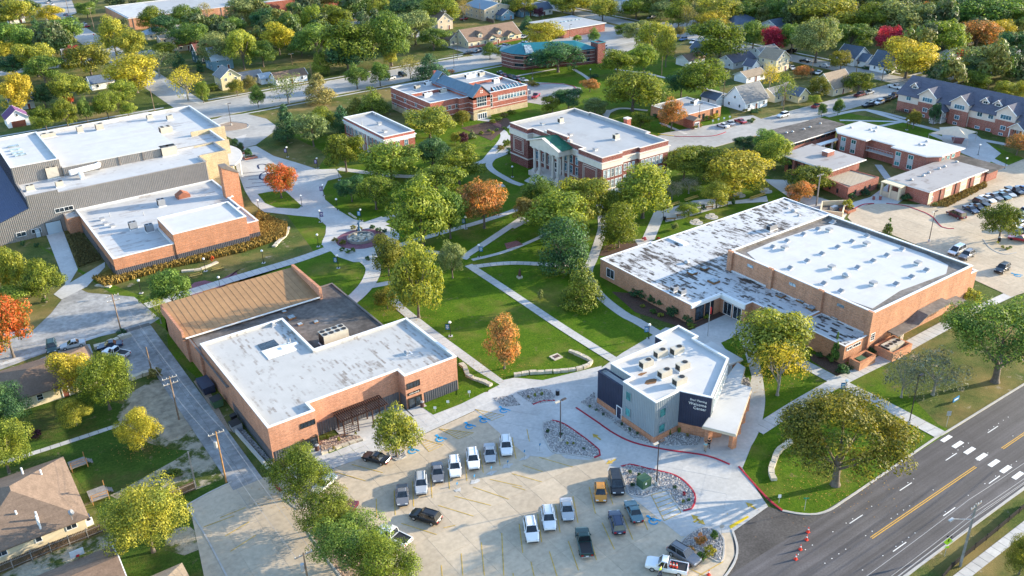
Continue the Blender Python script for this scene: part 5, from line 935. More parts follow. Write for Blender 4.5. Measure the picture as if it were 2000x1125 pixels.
for qx, qy, lb, k in ((200, 430, 'olive box vent on the arts roof', 'hood'), (207, 439, 'brown box vent on the arts roof, middle of three', 'hood'), (220, 443, 'brown box vent on the arts roof, nearest of three', 'hood'), (215, 423, 'thin pipe on the arts roof', 'pipe'), (281, 421, 'thin pipe near the middle of the arts roof', 'pipe')): x, y = g(qx, qy, 4.5); vent(x, y, 4.5, lb, None, k, 1.1)
# ================================================================ dormitory group (right)
B = thing('residence_wing', 'long two-storey brick residence with overhanging white flat roof', 'building', (241, 145, 0))
eaves_roof(B, [(233.6, 160.6), (233.6, 151.5), (236, 151.5), (236, 142), (234, 142), (234, 132), (237.0, 129.8), (247.6, 129.8), (247.6, 163.4), (236.5, 163.4)], 5.7, 'brickD', 'memC', .8)
rw = ((233.6, 160.6), (233.6, 151.5)); rw2 = ((234, 142), (234, 132))
for q, ss in ((rw, (1.6, 5.2)), (rw2, (1.4, 5.4))):
    for s in ss:
        for z in (.7, 3.6): window(B, *q, s, z, 1.7, 1.3, 2, 1, 'frw', 'gteal')
        wallbox(B, 'window_panel', 'greys', *q, s-.9, s+.9, 2.1, 3.5, .05)
windows(B, *S_(237, 247.6, 129.8), (2, 4.5, 7), 3.8, 1.5, 1.2, 2, 1, 'frw', 'gteal')
for z in (2.7, 3.9): 
    r = box(B, 'balcony_rail', 'steel', 234.0, 234.1, 142.2, 151.3, z, z+.08)
box(B, 'balcony_floor', 'conc', 234.1, 236, 142.1, 151.4, 2.5, 2.7); me = MB().box(-.03, .03, -.03, .03, 0, 1.1).mesh('baluster', MT['steel'])
for i in range(10): inst('baluster', me, B, (234.05-241, 142.5+i*.95-145, 2.75))
for i, (qx, qy) in enumerate(((1662, 250), (1699, 254), (1712, 250), (1708, 257), (1796, 283), (1806, 284), (1810, 277))): x, y = g(qx, qy, 6); vent(x, y, 5.98, 'small grey vent on the long white residence roof, '+('far left end', 'left of the close trio', 'right of the close trio', 'nearest of the close trio', 'left of the right-hand trio', 'nearest of the right-hand trio', 'farthest of the right-hand trio')[i], 'vents on the residence roof', 'dome', .9)
B = thing('classroom_block', 'single-storey brick classroom block with weathered grey flat roof and flower bed', 'building', (227, 124, 0))
eaves_roof(B, [(214.3, 118.2), (240.8, 118.2), (240.8, 130.0), (214.3, 130.0)], 3.8, 'brickD', 'rgrey', .55)
for i, s in enumerate((1.2, 8.6, 15.8, 22.6)):
    wallbox(B, 'cream_panel', 'cream', *S_(214.3, 240.8, 118.2), s-1.2, s+(2.0 if i else .4), .3, 3.7, .05); window(B, *S_(214.3, 240.8, 118.2), s+.2, .8, 2.3 if i else 1.3, 1.5, 4 if i else 2, 1, 'frw', 'gpale')
for s in (5.2, 12.4, 19.4): wallbox(B, 'downpipe', 'bronze', *S_(214.3, 240.8, 118.2), s, s+.15, .2, 3.5, .15)
MB().prism([(241.2, 131.5), (249.0, 131.5), (249, 117.0), (240.4, 117)], 3.3, 3.5).build('side_roof', MT['rdark'], B); MB().prism([(242, 124), (247.6, 124), (247.6, 118.2), (242, 118.2)], 0, 3.3, bottom=False).build('wall', MT['brickD'], B)
for i, (qx, qy) in enumerate(((1780, 352), (1834, 330), (1845, 326), (1803, 344), (1814, 338), (1868, 317))): x, y = g(qx, qy, 4.1); vent(x, y, 4.08, 'white dome vent on the weathered grey classroom roof, %s from the left' % ('nearest', 'fourth', 'fifth', 'second', 'third', 'last')[i], 'domes on the classroom roof', 'dome', .9)
t = thing('entrance_shelter', 'small peach-white stuccoed entrance shelter at the end of the classroom block', 'shelter', (212.5, 127.5, 0)); MB().prism(rect(211.3, 214.1, 124.6, 130.6), 3.7, 3.95).build('roof', MT['cream'], t)
for x, y in ((211.7, 125), (211.7, 127.6), (211.7, 130.2)): box(t, 'column', 'cream', x-.25, x+.25, y-.25, y+.25, 0, 3.7)
box(t, 'panel_wall', 'tans', 211.5, 211.65, 125.3, 127.3, 0, 2.3); box(t, 'panel_wall', 'tans', 211.5, 211.65, 127.9, 129.9, 0, 1.5); box(t, 'side_wall', 'tans', 212.0, 214.1, 124.8, 124.95, 0, 3.6)
B = thing('commons_block', 'square brick commons with overhanging stained grey roof and short brick stub', 'building', (214, 150, 0))
eaves_roof(B, [(206.6, 143.3), (219.8, 143.3), (219.8, 159.6), (207, 159)], 4.7, 'brickD', 'rgrey', 1.2); box(B, 'roof_stub', 'brickD', 214.2, 217.2, 150.2, 152.2, 5.0, 6.3); box(B, 'coping', 'cope', 214.1, 217.3, 150.1, 152.3, 6.3, 6.4)
for y in (146, 149, 152, 155): box(B, 'brick_pier', 'brickD', 205.6, 206.58, y-.35, y+.35, 0, 4.7); windows(B, (206.6, 159), (206.6, 143.3), (157.5-y,), .4, 1.8, 3.2, 2, 2, 'frd')
B = thing('service_block', 'low brick block with ribbed buff roof behind the parking loop', 'building', (208, 138, 0))
MB().prism([(201.6, 133.6), (215, 133.6), (214.2, 142.2), (203.6, 142.8)], 0, 3.1, bottom=False).build('wall', MT['brickD'], B); MB().ring([(201.6, 133.6), (215, 133.6), (214.2, 142.2), (203.6, 142.8)], .3, 3.1, 3.5).build('parapet', MT['brickD'], B)
for i in range(14): box(B, 'roof_rib', 'tans', 203.8+i*.78, 204.3+i*.78, 134.0, 142, 3.1, 3.3)
MB().prism([(202.2, 133.9), (214.7, 133.9), (213.9, 141.9), (203.9, 142.4)], 3.05, 3.12, bottom=False).build('roof', MT['shT'], B); windows(B, (203.6, 142.8), (201.6, 133.6), (2.6, 5.6), .8, .7, 1.2, 1, 1, 'frd'); windows(B, *S_(201.6, 215, 133.6), (3.4, 7.6, 9.6), 1.0, .7, 1.2, 1, 1, 'frd')
B = thing('grey_roof_block', 'low brick block with wide dark grey flat roof beside the street', 'building', (230, 171, 0))
eaves_roof(B, [(215.6, 165.4), (239, 165.8), (239, 175.8), (220.4, 177), (216, 176.4)], 4.7, 'brickD', 'rdark', .9); MB().prism([(239.9, 167), (245, 167), (245, 177), (239.9, 177)], 4.72, 4.95).build('side_roof', MT['rdark'], B)
for i in range(9): windows(B, *S_(215.6, 239, 165.4), (1.6+i*2.5,), 3.5, 1.8, .7, 2, 1, 'frd')
box(B, 'walkway_roof', 'trimw', 226, 236, 161.5, 163.2, 3.0, 3.25)
for x in (229, 233): box(B, 'walkway_post', 'trimw', x-.2, x+.2, 162.1, 162.5, 0, 3.0)
for i, (qx, qy) in enumerate(((1570, 253), (1582, 249), (1602, 242), (1536, 260), (1548, 258))): x, y = g(qx, qy, 5); vent(x, y, 4.98, 'small white vent on the dark grey flat roof, %s from the left' % ('third', 'fourth', 'last', 'first', 'second')[i], 'vents on the dark grey roof', 'dome', .8)
t = thing('shade_sail', 'pointed beige shade sail over the courtyard patio', 'shade sail', (265, 143, 0)); sx, sy = g(1862, 278)
ap = Vector((sx, sy, 5.2)); cs = [Vector((sx-6, sy+5, 2.9)), Vector((sx+1.5, sy+6.2, 3.1)), Vector((sx+6.5, sy-3.4, 2.9)), Vector((sx-2, sy-5.5, 2.9))]
for i in range(4):
    a, b = cs[i], cs[(i+1) % 4]; m = (a+b)/2; m = m.lerp(Vector((sx, sy, m.z)), .28); MB().add([ap, a, m, b, ap-Vector((0, 0, .03)), a-Vector((0, 0, .03)), m-Vector((0, 0, .03)), b-Vector((0, 0, .03))], [(0, 1, 2), (0, 2, 3), (4, 6, 5), (4, 7, 6)]).build('sail_panel', MT['sail'], t); MB().tube((a.x, a.y, 0), a, .08).build('post', MT['steel'], t)
MB().tube((sx, sy, 0), (sx, sy, 5.2), .09).build('mast', MT['steel'], t)
# ================================================================ houses
HN = [0]
def house(label, name, x0, x1, y0, y1, h, pitch, wall, roof, axis='x', hip=False, over=.45, wins=True, cat='house', chim=None, fr='frw', gl='gdark', garage=False, dormer=None, porch=None):
    "gabled or hipped house; the ridge runs along axis"
    cx, cy = (x0+x1)/2, (y0+y1)/2; t = thing(name, label, cat, (cx, cy, 0)); a = rect(x0, x1, y0, y1); MB().prism(a, 0, h, bottom=False).build('wall', MT[wall], t)
    X0, X1, Y0, Y1 = x0-over, x1+over, y0-over, y1+over; half = (y1-y0)/2 if axis == 'x' else (x1-x0)/2; zr = h+half*pitch; ze = h-over*pitch; th = .18
    if axis == 'x': k = half if hip else 0; e = [(X0, Y0, ze), (X1, Y0, ze), (X1, Y1, ze), (X0, Y1, ze)]; r0, r1 = (X0+(k+over if hip else 0), cy, zr), (X1-(k+over if hip else 0), cy, zr)
    else: k = half if hip else 0; e = [(X1, Y0, ze), (X1, Y1, ze), (X0, Y1, ze), (X0, Y0, ze)]; r0, r1 = (cx, Y0+(k+over if hip else 0), zr), (cx, Y1-(k+over if hip else 0), zr)
    tops = [e[0], e[1], r1, r0], [e[2], e[3], r0, r1]
    def slab(q):
        n = len(q); return MB().add(list(q)+[(p[0], p[1], p[2]-th) for p in q], [tuple(range(n)), tuple(range(2*n-1, n-1, -1))]+[(i, (i+1) % n, (i+1) % n+n, i+n) for i in range(n)]).build('roof_slope', MT[roof], t)
    for q in tops: slab(q)
    if hip:
        slab([e[1], e[2], r1]); slab([e[3], e[0], r0])
    else:
        for s, (i, j) in enumerate(((1, 2), (3, 0))):
            r = (r1, r0)[s]; d = -over if s == 0 else over
            if axis == 'x': MB().add([(e[i][0]+d, y0 if s == 0 else y1, h), (e[i][0]+d, y1 if s == 0 else y0, h), (r[0]+d, cy, zr-.05)], [(0, 1, 2)]).build('gable', MT[wall], t)
            else: MB().add([(x1 if s == 0 else x0, e[i][1]+d, h), (x0 if s == 0 else x1, e[i][1]+d, h), (cx, r[1]+d, zr-.05)], [(0, 1, 2)]).build('gable', MT[wall], t)
        for p, r in ((e[1], r1), (e[2], r1), (e[3], r0), (e[0], r0)):
            MB().tube((p[0], p[1], p[2]-.06), (r[0], r[1], r[2]-.06), .09, .09, 4).build('barge_board', MT['trimw'], t)
    if wins:
        ws = S_(x0, x1, y0); L = x1-x0; n = max(1, int(L/3.4)); 
        if garage: door(t, *(ws if axis == 'y' else W_(y1, y0, x0)), (L if axis == 'y' else y1-y0)/2, min(4.6, (L if axis == 'y' else y1-y0)-1.2), 2.2, 'doorw' if garage is True else garage, 0, 'frw', name='garage_door')
        if not (garage and axis == 'y'):
            for i in range(n):
                if i == n//2 and n > 1: door(t, *ws, (i+.5)*L/n, .95, 2.05, 'door')
                else: window(t, *ws, (i+.5)*L/n, .95, 1.1, 1.3, 1, 2, fr, gl)
                if h > 4.6: window(t, *ws, (i+.5)*L/n, 3.6, 1.0, 1.2, 1, 2, fr, gl)
        ww = W_(y1, y0, x0); L = y1-y0; n = max(1, int(L/4))
        if not (garage and axis == 'x'):
            for i in range(n):
                window(t, *ww, (i+.5)*L/n, .95, 1.0, 1.2, 1, 2, fr, gl)
                if h > 4.6: window(t, *ww, (i+.5)*L/n, 3.6, 1.0, 1.2, 1, 2, fr, gl)
        if not hip and zr-h > 2.2 and axis == 'x': window(t, *ww, L/2, h+.3, .9, 1.1, 1, 2, fr, gl)
        if not hip and zr-h > 2.2 and axis == 'y': window(t, *S_(x0, x1, y0), (x1-x0)/2, h+.3, .9, 1.1, 1, 2, fr, gl)
    if chim: box(t, 'chimney', 'brickD', chim[0]-.4, chim[0]+.4, chim[1]-.4, chim[1]+.4, h, zr+.9)
    if dormer:
        for dx in dormer: dorm(t, dx, y0+1.0, h+.3, 2.2, 2.0, wall, roof, cy)
    if porch: MB().prism(rect(*porch), h*.72, h*.72+.18).build('porch_roof', MT[roof], t); [MB().box(px_-.07, px_+.07, porch[2]+.1, porch[2]+.24, 0, h*.72).build('porch_post', MT['trimw'], t) for px_ in (porch[0]+.2, porch[1]-.2)]
    return t
def dorm(t, x, yf, z, w, h, wall, roof, yb, rise=.9, face=-1):
    "gabled dormer facing the street (-y)"
    a = w/2; d = MB().add([(x-a, yf, z), (x+a, yf, z), (x+a, yf, z+h), (x, yf, z+h+rise), (x-a, yf, z+h), (x-a, yb, z), (x+a, yb, z), (x+a, yb, z+h), (x, yb, z+h+rise), (x-a, yb, z+h)], [(0, 1, 2, 3, 4), (0, 4, 9, 5), (1, 6, 7, 2)]).build('dormer', MT[wall], t)
    for s in (-1, 1): MB().add([(x+s*(a+.3), yf-.35, z+h-.2), (x+s*(a+.3), yb, z+h-.2), (x, yb, z+h+rise+.1), (x, yf-.35, z+h+rise+.1), (x+s*(a+.3), yf-.35, z+h-.35), (x+s*(a+.3), yb, z+h-.35), (x, yb, z+h+rise-.05), (x, yf-.35, z+h+rise-.05)], [(0, 1, 2, 3), (7, 6, 5, 4), (0, 4, 5, 1), (0, 3, 7, 4)]).build('dormer_roof', MT[roof], d)
    window(d, (x-a, yf), (x+a, yf), a, z+.3, w*.6, min(1.2, h-.4), 2, 1, 'frw', 'gblue'); return d
def hp(qx, qy, w, d, *a, **k):
    "house whose near corner (left end of its -y wall) stands at a surveyed image point"
    x, y = g(qx, qy); return house(k.pop('label'), k.pop('name', 'house'), x, x+w, y, y+d, *a, **k)
# row apartments
B = thing('apartment_row', 'long brick and beige apartment row with dark purple-grey roofs and dormers', 'building', (292, 150, 0))
BY0, BY1, BX = 104.0, 176.0, 286.6
MB().prism(rect(BX, BX+15, BY0, BY1), 0, 6.2, bottom=False).build('wall', MT['brickD'], B); MB().prism(rect(BX-.03, BX+15.03, BY0-.03, BY1+.03), 3.4, 6.2, bottom=False).build('beige_storey', MT['creamp'], B)
rx = BX+7.5
for q in ([(BX-.7, BY0-.6, 5.9), (BX-.7, BY1+.6, 5.9), (rx, BY1+.6, 11), (rx, BY0-.6, 11)], [(BX+15.7, BY1+.6, 5.9), (BX+15.7, BY0-.6, 5.9), (rx, BY0-.6, 11), (rx, BY1+.6, 11)]): MB().add(q+[(a, b, c-.2) for a, b, c in q], [(0, 1, 2, 3), (7, 6, 5, 4), (0, 4, 5, 1), (1, 5, 6, 2), (3, 2, 6, 7), (0, 3, 7, 4)]).build('roof_slope', MT['shP'], B)
MB().add([(BX, BY1, 6.2), (BX+15, BY1, 6.2), (rx, BY1, 10.9), (BX, BY0, 6.2), (BX+15, BY0, 6.2), (rx, BY0, 10.9)], [(0, 1, 2), (3, 5, 4)]).build('gable', MT['tans'], B)
def bay(y, w, z0, zt, xo, rise, wall='creamp', roofm='shP', label=None, wn=4):
    "projecting gabled bay facing the courtyard (-x)"
    x = BX-xo; a = w/2; MB().add([(x, y-a, z0), (x, y+a, z0), (x, y+a, zt), (x, y, zt+rise), (x, y-a, zt), (rx, y-a, z0), (rx, y+a, z0), (rx, y+a, zt), (rx, y, zt+rise), (rx, y-a, zt)], [(1, 0, 4, 3, 2), (0, 5, 9, 4), (1, 2, 7, 6)]).build('bay_wall', MT[wall], B)
    for s in (-1, 1):
        q = [(x-.5, y+s*(a+.4), zt-.25), (rx-.5, y+s*(a+.4), zt-.25), (rx-.5, y, zt+rise+.1), (x-.5, y, zt+rise+.1)]; r = MB().add(q+[(p, q_, r_-.18) for p, q_, r_ in q], [(0, 1, 2, 3), (7, 6, 5, 4), (0, 4, 5, 1), (0, 3, 7, 4)]).build('bay_roof', MT['shG' if roofm == 'x' else roofm], B); MB().tube((x-.55, y+s*(a+.4), zt-.3), (x-.55, y, zt+rise+.05), .12, .12, 4).build('barge_board', MT['trimw'], r)
    return x, a
for y in (164.5, 153.0, 137.5, 126.4, 111.0):
    x, a = bay(y, 6.2, 0, 7.6, 1.2, 2.3); box(B, 'brick_storey', 'brickD', x-.04, x+.5, y-a-.03, y+a+.03, 0, 5.0); window(B, (x-.04, y+a), (x-.04, y-a), a, 5.4, 3.6, 1.5, 4, 1, 'frw', 'gblue'); window(B, (x-.04, y+a), (x-.04, y-a), a-.2, 2.0, 1.7, 1.4, 2, 1, 'frw', 'gblue'); window(B, (x-.04, y+a), (x-.04, y-a), a-.5, .2, 1.4, .9, 2, 1, 'frw', 'gblue')
for y in (172.0, 146.8, 142.6, 118.5): bay(y, 2.5, 7.4, 8.8, -2.6, 1.1); window(B, (BX+2.56, y+1.2), (BX+2.56, y-1.2), 1.2, 7.9, 1.5, .9, 2, 1, 'frw', 'gdark')
for y in (172, 146.5, 142.8, 118.4): window(B, (BX-.04, y+1.5), (BX-.04, y-1.5), 1.5, 4.2, 1.8, 1.4, 2, 1, 'frw', 'gblue'); window(B, (BX-.04, y+1.5), (BX-.04, y-1.5), 1.5, .2, 1.6, .9, 2, 1, 'frw', 'gblue')
for y in (159.2, 132.4):
    x, a = bay(y, 4.6, 3.6, 4.2, 3.4, 1.7); door(B, (BX-.03, y+2), (BX-.03, y-2), 2.0, 1.0, 2.1, 'door', 1.3); 
    for s in (-1, 1): box(B, 'porch_post', 'trimw', x-.12, x+.12, y+s*2-.12, y+s*2+.12, 0, 3.7); 
    for s in (-1, 1): window(B, (BX-.03, y+2), (BX-.03, y-2), 2+s*1.1, 1.4, .7, 1.9, 1, 2, 'frw', 'gpale')
    st = MB().box(x, BX, y-2, y+2, 0, 1.25).build('porch_floor', MT['conc'], B)
    for i in range(6): box(B, 'step', 'conc', x-.35*(i+1), x-.35*i, y-.9, y+.9, 0, 1.25-.2*(i+1))
    for s in (-1, 1): MB().tube((x, y+s, 2.1), (x-2.2, y+s, .9), .05, .05, 4).tube((x-2.2, y+s, 0), (x-2.2, y+s, .9), .05, .05, 4).tube((x-1.1, y+s, .6), (x-1.1, y+s, 1.5), .05, .05, 4).build('stair_rail', MT['blk'], B)
t = thing('bicycle_rack', 'dark railings of the bicycle racks beside the apartment row', 'bike rack', (278, 170, 0)); rx_, ry_ = g(1742, 222)
for i in range(6): MB().tube((rx_+i*1.1, ry_-i*.2, 0), (rx_+i*1.1, ry_-i*.2, 1), .05).tube((rx_+i*1.1, ry_-i*.2, 1), (rx_+2+i*1.1, ry_-4-i*.2, 1), .05).tube((rx_+2+i*1.1, ry_-4-i*.2, 0), (rx_+2+i*1.1, ry_-4-i*.2, 1), .05).tube((rx_+i*1.1, ry_-i*.2, .5), (rx_+2+i*1.1, ry_-4-i*.2, .5), .04).build('rail', MT['blk'], t)
# teal-roofed offices
B = thing('teal_roof_offices', 'two-storey brick offices with teal metal hip roof behind a dark tree', 'building', (238, 306, 0))
TP = [(219.8, 322), (220.4, 314), (223.2, 309.6), (228, 309.2), (246, 301), (253, 299.5), (255, 309), (232, 326), (224, 327)]; MB().prism(TP, 0, 6.6, bottom=False).build('wall', MT['brickM'], B)
for z in (1.0, 2.6, 4.0, 5.6): MB().ring(TP, .05, z, z+.15, out=.05).build('stone_band', MT['limest'], B)
for a, b in (((220.4, 314), (223.2, 309.6)), ((223.2, 309.6), (228, 309.2))):
    L = hypot(b[0]-a[0], b[1]-a[1])
    for z in (1.3, 4.4): window(B, a, b, L/2, z, L-1.2, 1.15, 4, 1, 'frd')
for z in (1.3, 4.4): window(B, (246, 301), (253, 299.5), 4.0, z, 1.5, 1.9, 1, 1, 'frd')
cxx, cyy = 237, 313
def hiproof(p, z, zr, r0, r1, mat):
    p = inset(ccw(p), -.8); n = len(p)
    for i in range(n):
        a, b = p[i], p[(i+1) % n]; f = lambda q: r0 if (Vector(q)-Vector(r0)).length < (Vector(q)-Vector(r1)).length else r1
        u, v = f(a), f(b); q = [(*a, z), (*b, z), (*v, zr)]+([] if u == v else [(*u, zr)]); MB().add(q, [tuple(range(len(q)))]).build('roof_slope', MT[mat], B)
hiproof(TP, 6.5, 9.6, (227, 317), (247, 306), 'rteal'); box(B, 'stair_tower', 'brickM', 253.2, 257.5, 297.8, 302.5, 0, 8.6); MB().ring(rect(253.2, 257.5, 297.8, 302.5), .3, 8.6, 8.9, out=.15).build('coping', MT['rteal'], B); MB().add([(223.6, 309.3, 6.9), (227.6, 309.0, 6.9), (229.2, 313.6, 9.0), (226.4, 314.6, 9.2), (223.6, 309.3, 6.7), (227.6, 309.0, 6.7)], [(0, 1, 2, 3), (0, 4, 5, 1)]).build('glazed_panel', MT['gpale'], B)
# small flat brick office with porch
B = thing('brick_office', 'low brick office with pale flat roof behind the orange-red tree', 'building', (226, 217, 0)); flat(B, [(216.6, 209.3), (234.2, 209.3), (234.2, 225.6), (216.6, 225.6)], 3.6, 'brickA', 'memH', 'cope', .2, .3, ch=.1)
windows(B, *S_(216.6, 234.2, 209.3), (7.2, 9.2, 15.8), 1.0, .9, 1.6, 1, 1, 'frd'); wallbox(B, 'brick_pier', 'brickA', *S_(216.6, 234.2, 209.3), 13.4, 13.9, 0, 3.7, .4); MB().prism(rect(216.2, 219.4, 204.6, 209.2), 0, 2.9, bottom=False).build('porch_wall', MT['brickD'], B); MB().add([(216, 204.3, 2.9), (219.6, 204.3, 2.9), (219.6, 209.2, 2.9), (216, 209.2, 2.9), (217.8, 204.3, 3.9), (217.8, 209.2, 3.9)], [(0, 1, 4), (1, 2, 5, 4), (3, 0, 4, 5)]).build('porch_roof', MT['shT'], B); door(B, *S_(216.2, 219.4, 204.6), 1.6, 1.8, 2.1, 'doorw', 0, 'frw', glazed='gdark', leaves=2)
x, y = g(1356, 202, 3.5); hvac(x, y, 3.4, 'white rooftop unit on the low brick office', 3.4, 1.6, 1.4, 'cope', .3, 2)
# flat long building and clinic behind the offices
B = thing('long_flat_building', 'long low brick building with pale flat roof and row of skylights', 'building', (288, 362, 0)); eaves_roof(B, rect(275, 301.5, 349.5, 376), 3.9, 'brickD', 'memH', .6); 
for i in range(9): box(B, 'skylight', 'gpale', 278+i*2.4, 279.6+i*2.4, 364, 365.4, 4.1, 4.6)
B = house('cream clinic with long grey-brown roof, two dormers and brick base', 'clinic', 228, 258, 361, 375, 3.4, .62, 'cream', 'shB', 'x', cat='clinic', dormer=(235.5, 246.5)); wallbox(B, 'brick_base', 'brickD', *S_(228, 258, 361), 0, 30, 0, .95, .06)
for x in (241, 252): dorm(B, x, 359.8, 1.9, 4.5, 1.5, 'cream', 'shB', 364, 1.5)
house('cream wing with dark gable roof left of the clinic', 'house', 224, 231, 371, 380, 3.2, .75, 'cream', 'shB', 'y')
# school far left
B = thing('school_building', 'large flat brown-brick school with pale blue-grey roof at the top left', 'building', (150, 555, 0)); xs, ys = g(200, 55)
flat(B, rect(116, 186, 521, 572), 6.0, 'brickG', 'memH', 'cope', .4, .4); box(B, 'upper_roof', 'memA', 116.5, 136, 522, 566, 5.7, 6.5); 
for i in range(9): wallbox(B, 'brick_pier', 'coped', *S_(116, 186, 521), 2+i*8, 2.4+i*8, 0, 5.9, .15)
flat(B, rect(188, 300, 512, 572), 7.2, 'brickL', 'memH', 'cope', .4, .4)
# numbered list of houses: surveyed near-left corner, width, depth, wall height, pitch, wall, roof, ridge axis
HS = [
 ('white cottage with purple roof and wide brown garage door, far left', 'garage', 17, 251, 8, 9, 3.4, .75, 'whites', 'shU', 'y', dict(garage='door')),
 ('cream two-storey house with grey roof on the street corner', 'house', 411, 173, 9, 9.5, 5.2, .75, 'yels', 'shG', 'y', {}),
 ('low cream wing with pale roof joined behind the corner house', 'house', 447, 166, 12, 7, 3.0, .6, 'cream', 'shG', 'x', {}),
 ('white garage with long dark brown roof beside the alley', 'garage', 523, 165, 15, 7, 3.0, .6, 'whites', 'shB', 'x', dict(garage=True)),
 ('small white shed with pale roof left of the long brown-roofed garage', 'garage', 498, 163, 5, 5.5, 2.6, .6, 'whites', 'shL', 'x', dict(garage=True)),
 ('blue house with steep pale blue roof under tall trees', 'house', 392, 135, 10, 11, 4.8, .95, 'blues', 'shL', 'x', {}),
 ('dark green house with maroon roof behind the blue house', 'house', 366, 122, 10, 10, 4.8, .8, 'greens', 'shM', 'x', {}),
 ('small white house with grey hip roof among yellow trees', 'house', 158, 173, 10, 9, 3.0, .5, 'whites', 'shN', 'x', {}),
 ('grey-white house with dark grey roof near the red-topped tree', 'house', 106, 122, 10, 11, 3.2, .65, 'whites', 'shG', 'x', {}),
 ('pale blue roofed house half hidden at upper left', 'house', 72, 85, 13, 9, 3.0, .5, 'whites', 'shN', 'x', {}),
 ('cream house with white hip roof by the far street', 'house', 268, 75, 13, 10, 3.0, .5, 'cream', 'shL', 'x', dict(hip=True)),
 ('low house with tan flat-pitched roof behind yellow trees', 'house', 297, 84, 16, 9, 2.8, .3, 'tans', 'shT', 'x', {}),
 ('house with maroon roof right of the tan-roofed house', 'house', 330, 98, 12, 8, 3.0, .5, 'tans', 'shM', 'x', {}),
 ('house with small red roof at the far left edge', 'house', 2, 22, 10, 9, 3.2, .6, 'tans', 'redroof', 'x', {}),
 ('white house at the upper left edge below the red roof', 'house', 4, 45, 9, 8, 3.0, .7, 'whites', 'shG', 'x', {}),
 ('cottage with dark roof at the left edge', 'house', 2, 214, 9, 8, 3.2, .6, 'greys', 'shN', 'x', {}),
 ('brown gabled two-storey house left of the clinic', 'house', 836, 57, 10, 10, 5.0, .8, 'tans', 'shB', 'y', {}),
 ('grey metal warehouse with beige wall at the top centre', 'warehouse', 906, 34, 20, 22, 6.0, .25, 'tans', 'rblue', 'y', {}),
 ('white house with pale roof behind the grey warehouse', 'house', 932, 14, 14, 10, 4.4, .5, 'whites', 'shL', 'x', {}),
 ('blue shed with grey roof right of the warehouse', 'shed', 965, 38, 9, 8, 3.0, .6, 'blues', 'shN', 'y', {}),
 ('teal house at the top right of the warehouse yard', 'house', 1002, 31, 9, 9, 3.2, .6, 'blues', 'shG', 'x', {}),
 ('white house with dark blue-grey roof at the top centre', 'house', 1030, 29, 12, 10, 3.4, .6, 'whites', 'shN', 'x', {}),
 ('white two-storey house with pale roof at the top', 'house', 1202, 20, 9, 10, 6.0, .7, 'whites', 'shL', 'y', {}),
 ('white house with pale metal roof at the top right of centre', 'house', 1290, 18, 14, 10, 4.2, .5, 'whites', 'shL', 'x', {}),
 ('long house with blue-grey hip roof among far trees', 'house', 1410, 58, 20, 12, 3.6, .5, 'greys', 'shN', 'x', dict(hip=True, chim=None)),
 ('bright teal shed with dark gable roof on the far lawn', 'shed', 1352, 108, 7, 6, 3.2, .8, 'blues', 'shN', 'y', {}),
 ('white garage with dark roof and pale door on the far lawn', 'garage', 1325, 128, 11, 8, 2.8, .5, 'whites', 'shB', 'x', dict(garage=True)),
 ('long white bungalow with charcoal roof near the far street', 'house', 1410, 132, 15, 9, 3.0, .55, 'greys', 'shP', 'x', {}),
 ('white house with pale grey roof right of the charcoal-roofed bungalow', 'house', 1467, 122, 12, 10, 4.2, .5, 'whites', 'shG', 'x', {}),
 ('tiny white shed with steep dark roof by the white houses', 'shed', 1456, 141, 5, 5, 3.0, .9, 'whites', 'shP', 'y', {}),
 ('low white garage with light brown roof behind the fence', 'garage', 1440, 160, 12, 7, 2.6, .5, 'whites', 'shT', 'x', dict(garage=True)),
 ('white storey-and-a-half house with mossy grey roof by the street bend', 'house', 1424, 213, 13, 11, 3.4, .95, 'whites', 'shG', 'x', dict(chim=None)),
 ('small white garage with navy roof behind the low brick office', 'garage', 1376, 205, 6, 8, 2.8, .6, 'whites', 'shN', 'y', dict(garage=True)),
 ('cream two-storey house with tan roof at the far street', 'house', 1502, 141, 9, 10, 5.6, .75, 'cream', 'shT', 'y', {}),
 ('cream bungalow with grey gable roof facing the street', 'house', 1502, 199, 13, 8, 2.8, .55, 'cream', 'shG', 'x', {}),
 ('small yellow gabled cottage between the street trees', 'house', 1548, 200, 6, 8, 3.0, .8, 'yels', 'shN', 'y', {}),
 ('cream house with steep tan roof near the street corner', 'house', 1612, 186, 13, 11, 3.2, .9, 'cream', 'shT', 'x', {}),
 ('white house with dark teal roof at the street corner', 'house', 1656, 128, 11, 10, 3.6, .75, 'whites', 'shN', 'y', {}),
 ('small white annex with dark teal roof beside the corner house', 'house', 1681, 131, 7, 7, 2.8, .7, 'whites', 'shN', 'y', {}),
 ('white storey-and-a-half cottage with blue-green roof by the yellow tree', 'house', 1712, 141, 10, 10, 3.0, 1.05, 'whites', 'shN', 'y', {}),
 ('house with slate roof behind the crimson tree', 'house', 1495, 60, 12, 10, 3.2, .5, 'greys', 'shN', 'x', {}),
 ('house with dark maroon roof deep in the far trees', 'house', 1800, 45, 13, 10, 3.2, .5, 'tans', 'shM', 'x', {}),
 ('house with blue-grey roof deep in the far trees at right', 'house', 1852, 50, 13, 10, 3.6, .5, 'greys', 'shN', 'x', {}),
 ('small white house behind the yellow tree at right', 'house', 1843, 117, 7, 7, 2.6, .6, 'whites', 'shL', 'x', {}),
 ('white house glimpsed at the right edge behind trees', 'house', 1965, 140, 12, 9, 3.2, .6, 'whites', 'shB', 'x', {}),
 ('house with light roof in the far right trees', 'house', 1885, 72, 10, 9, 3, .5, 'whites', 'shL', 'x', {}),
]
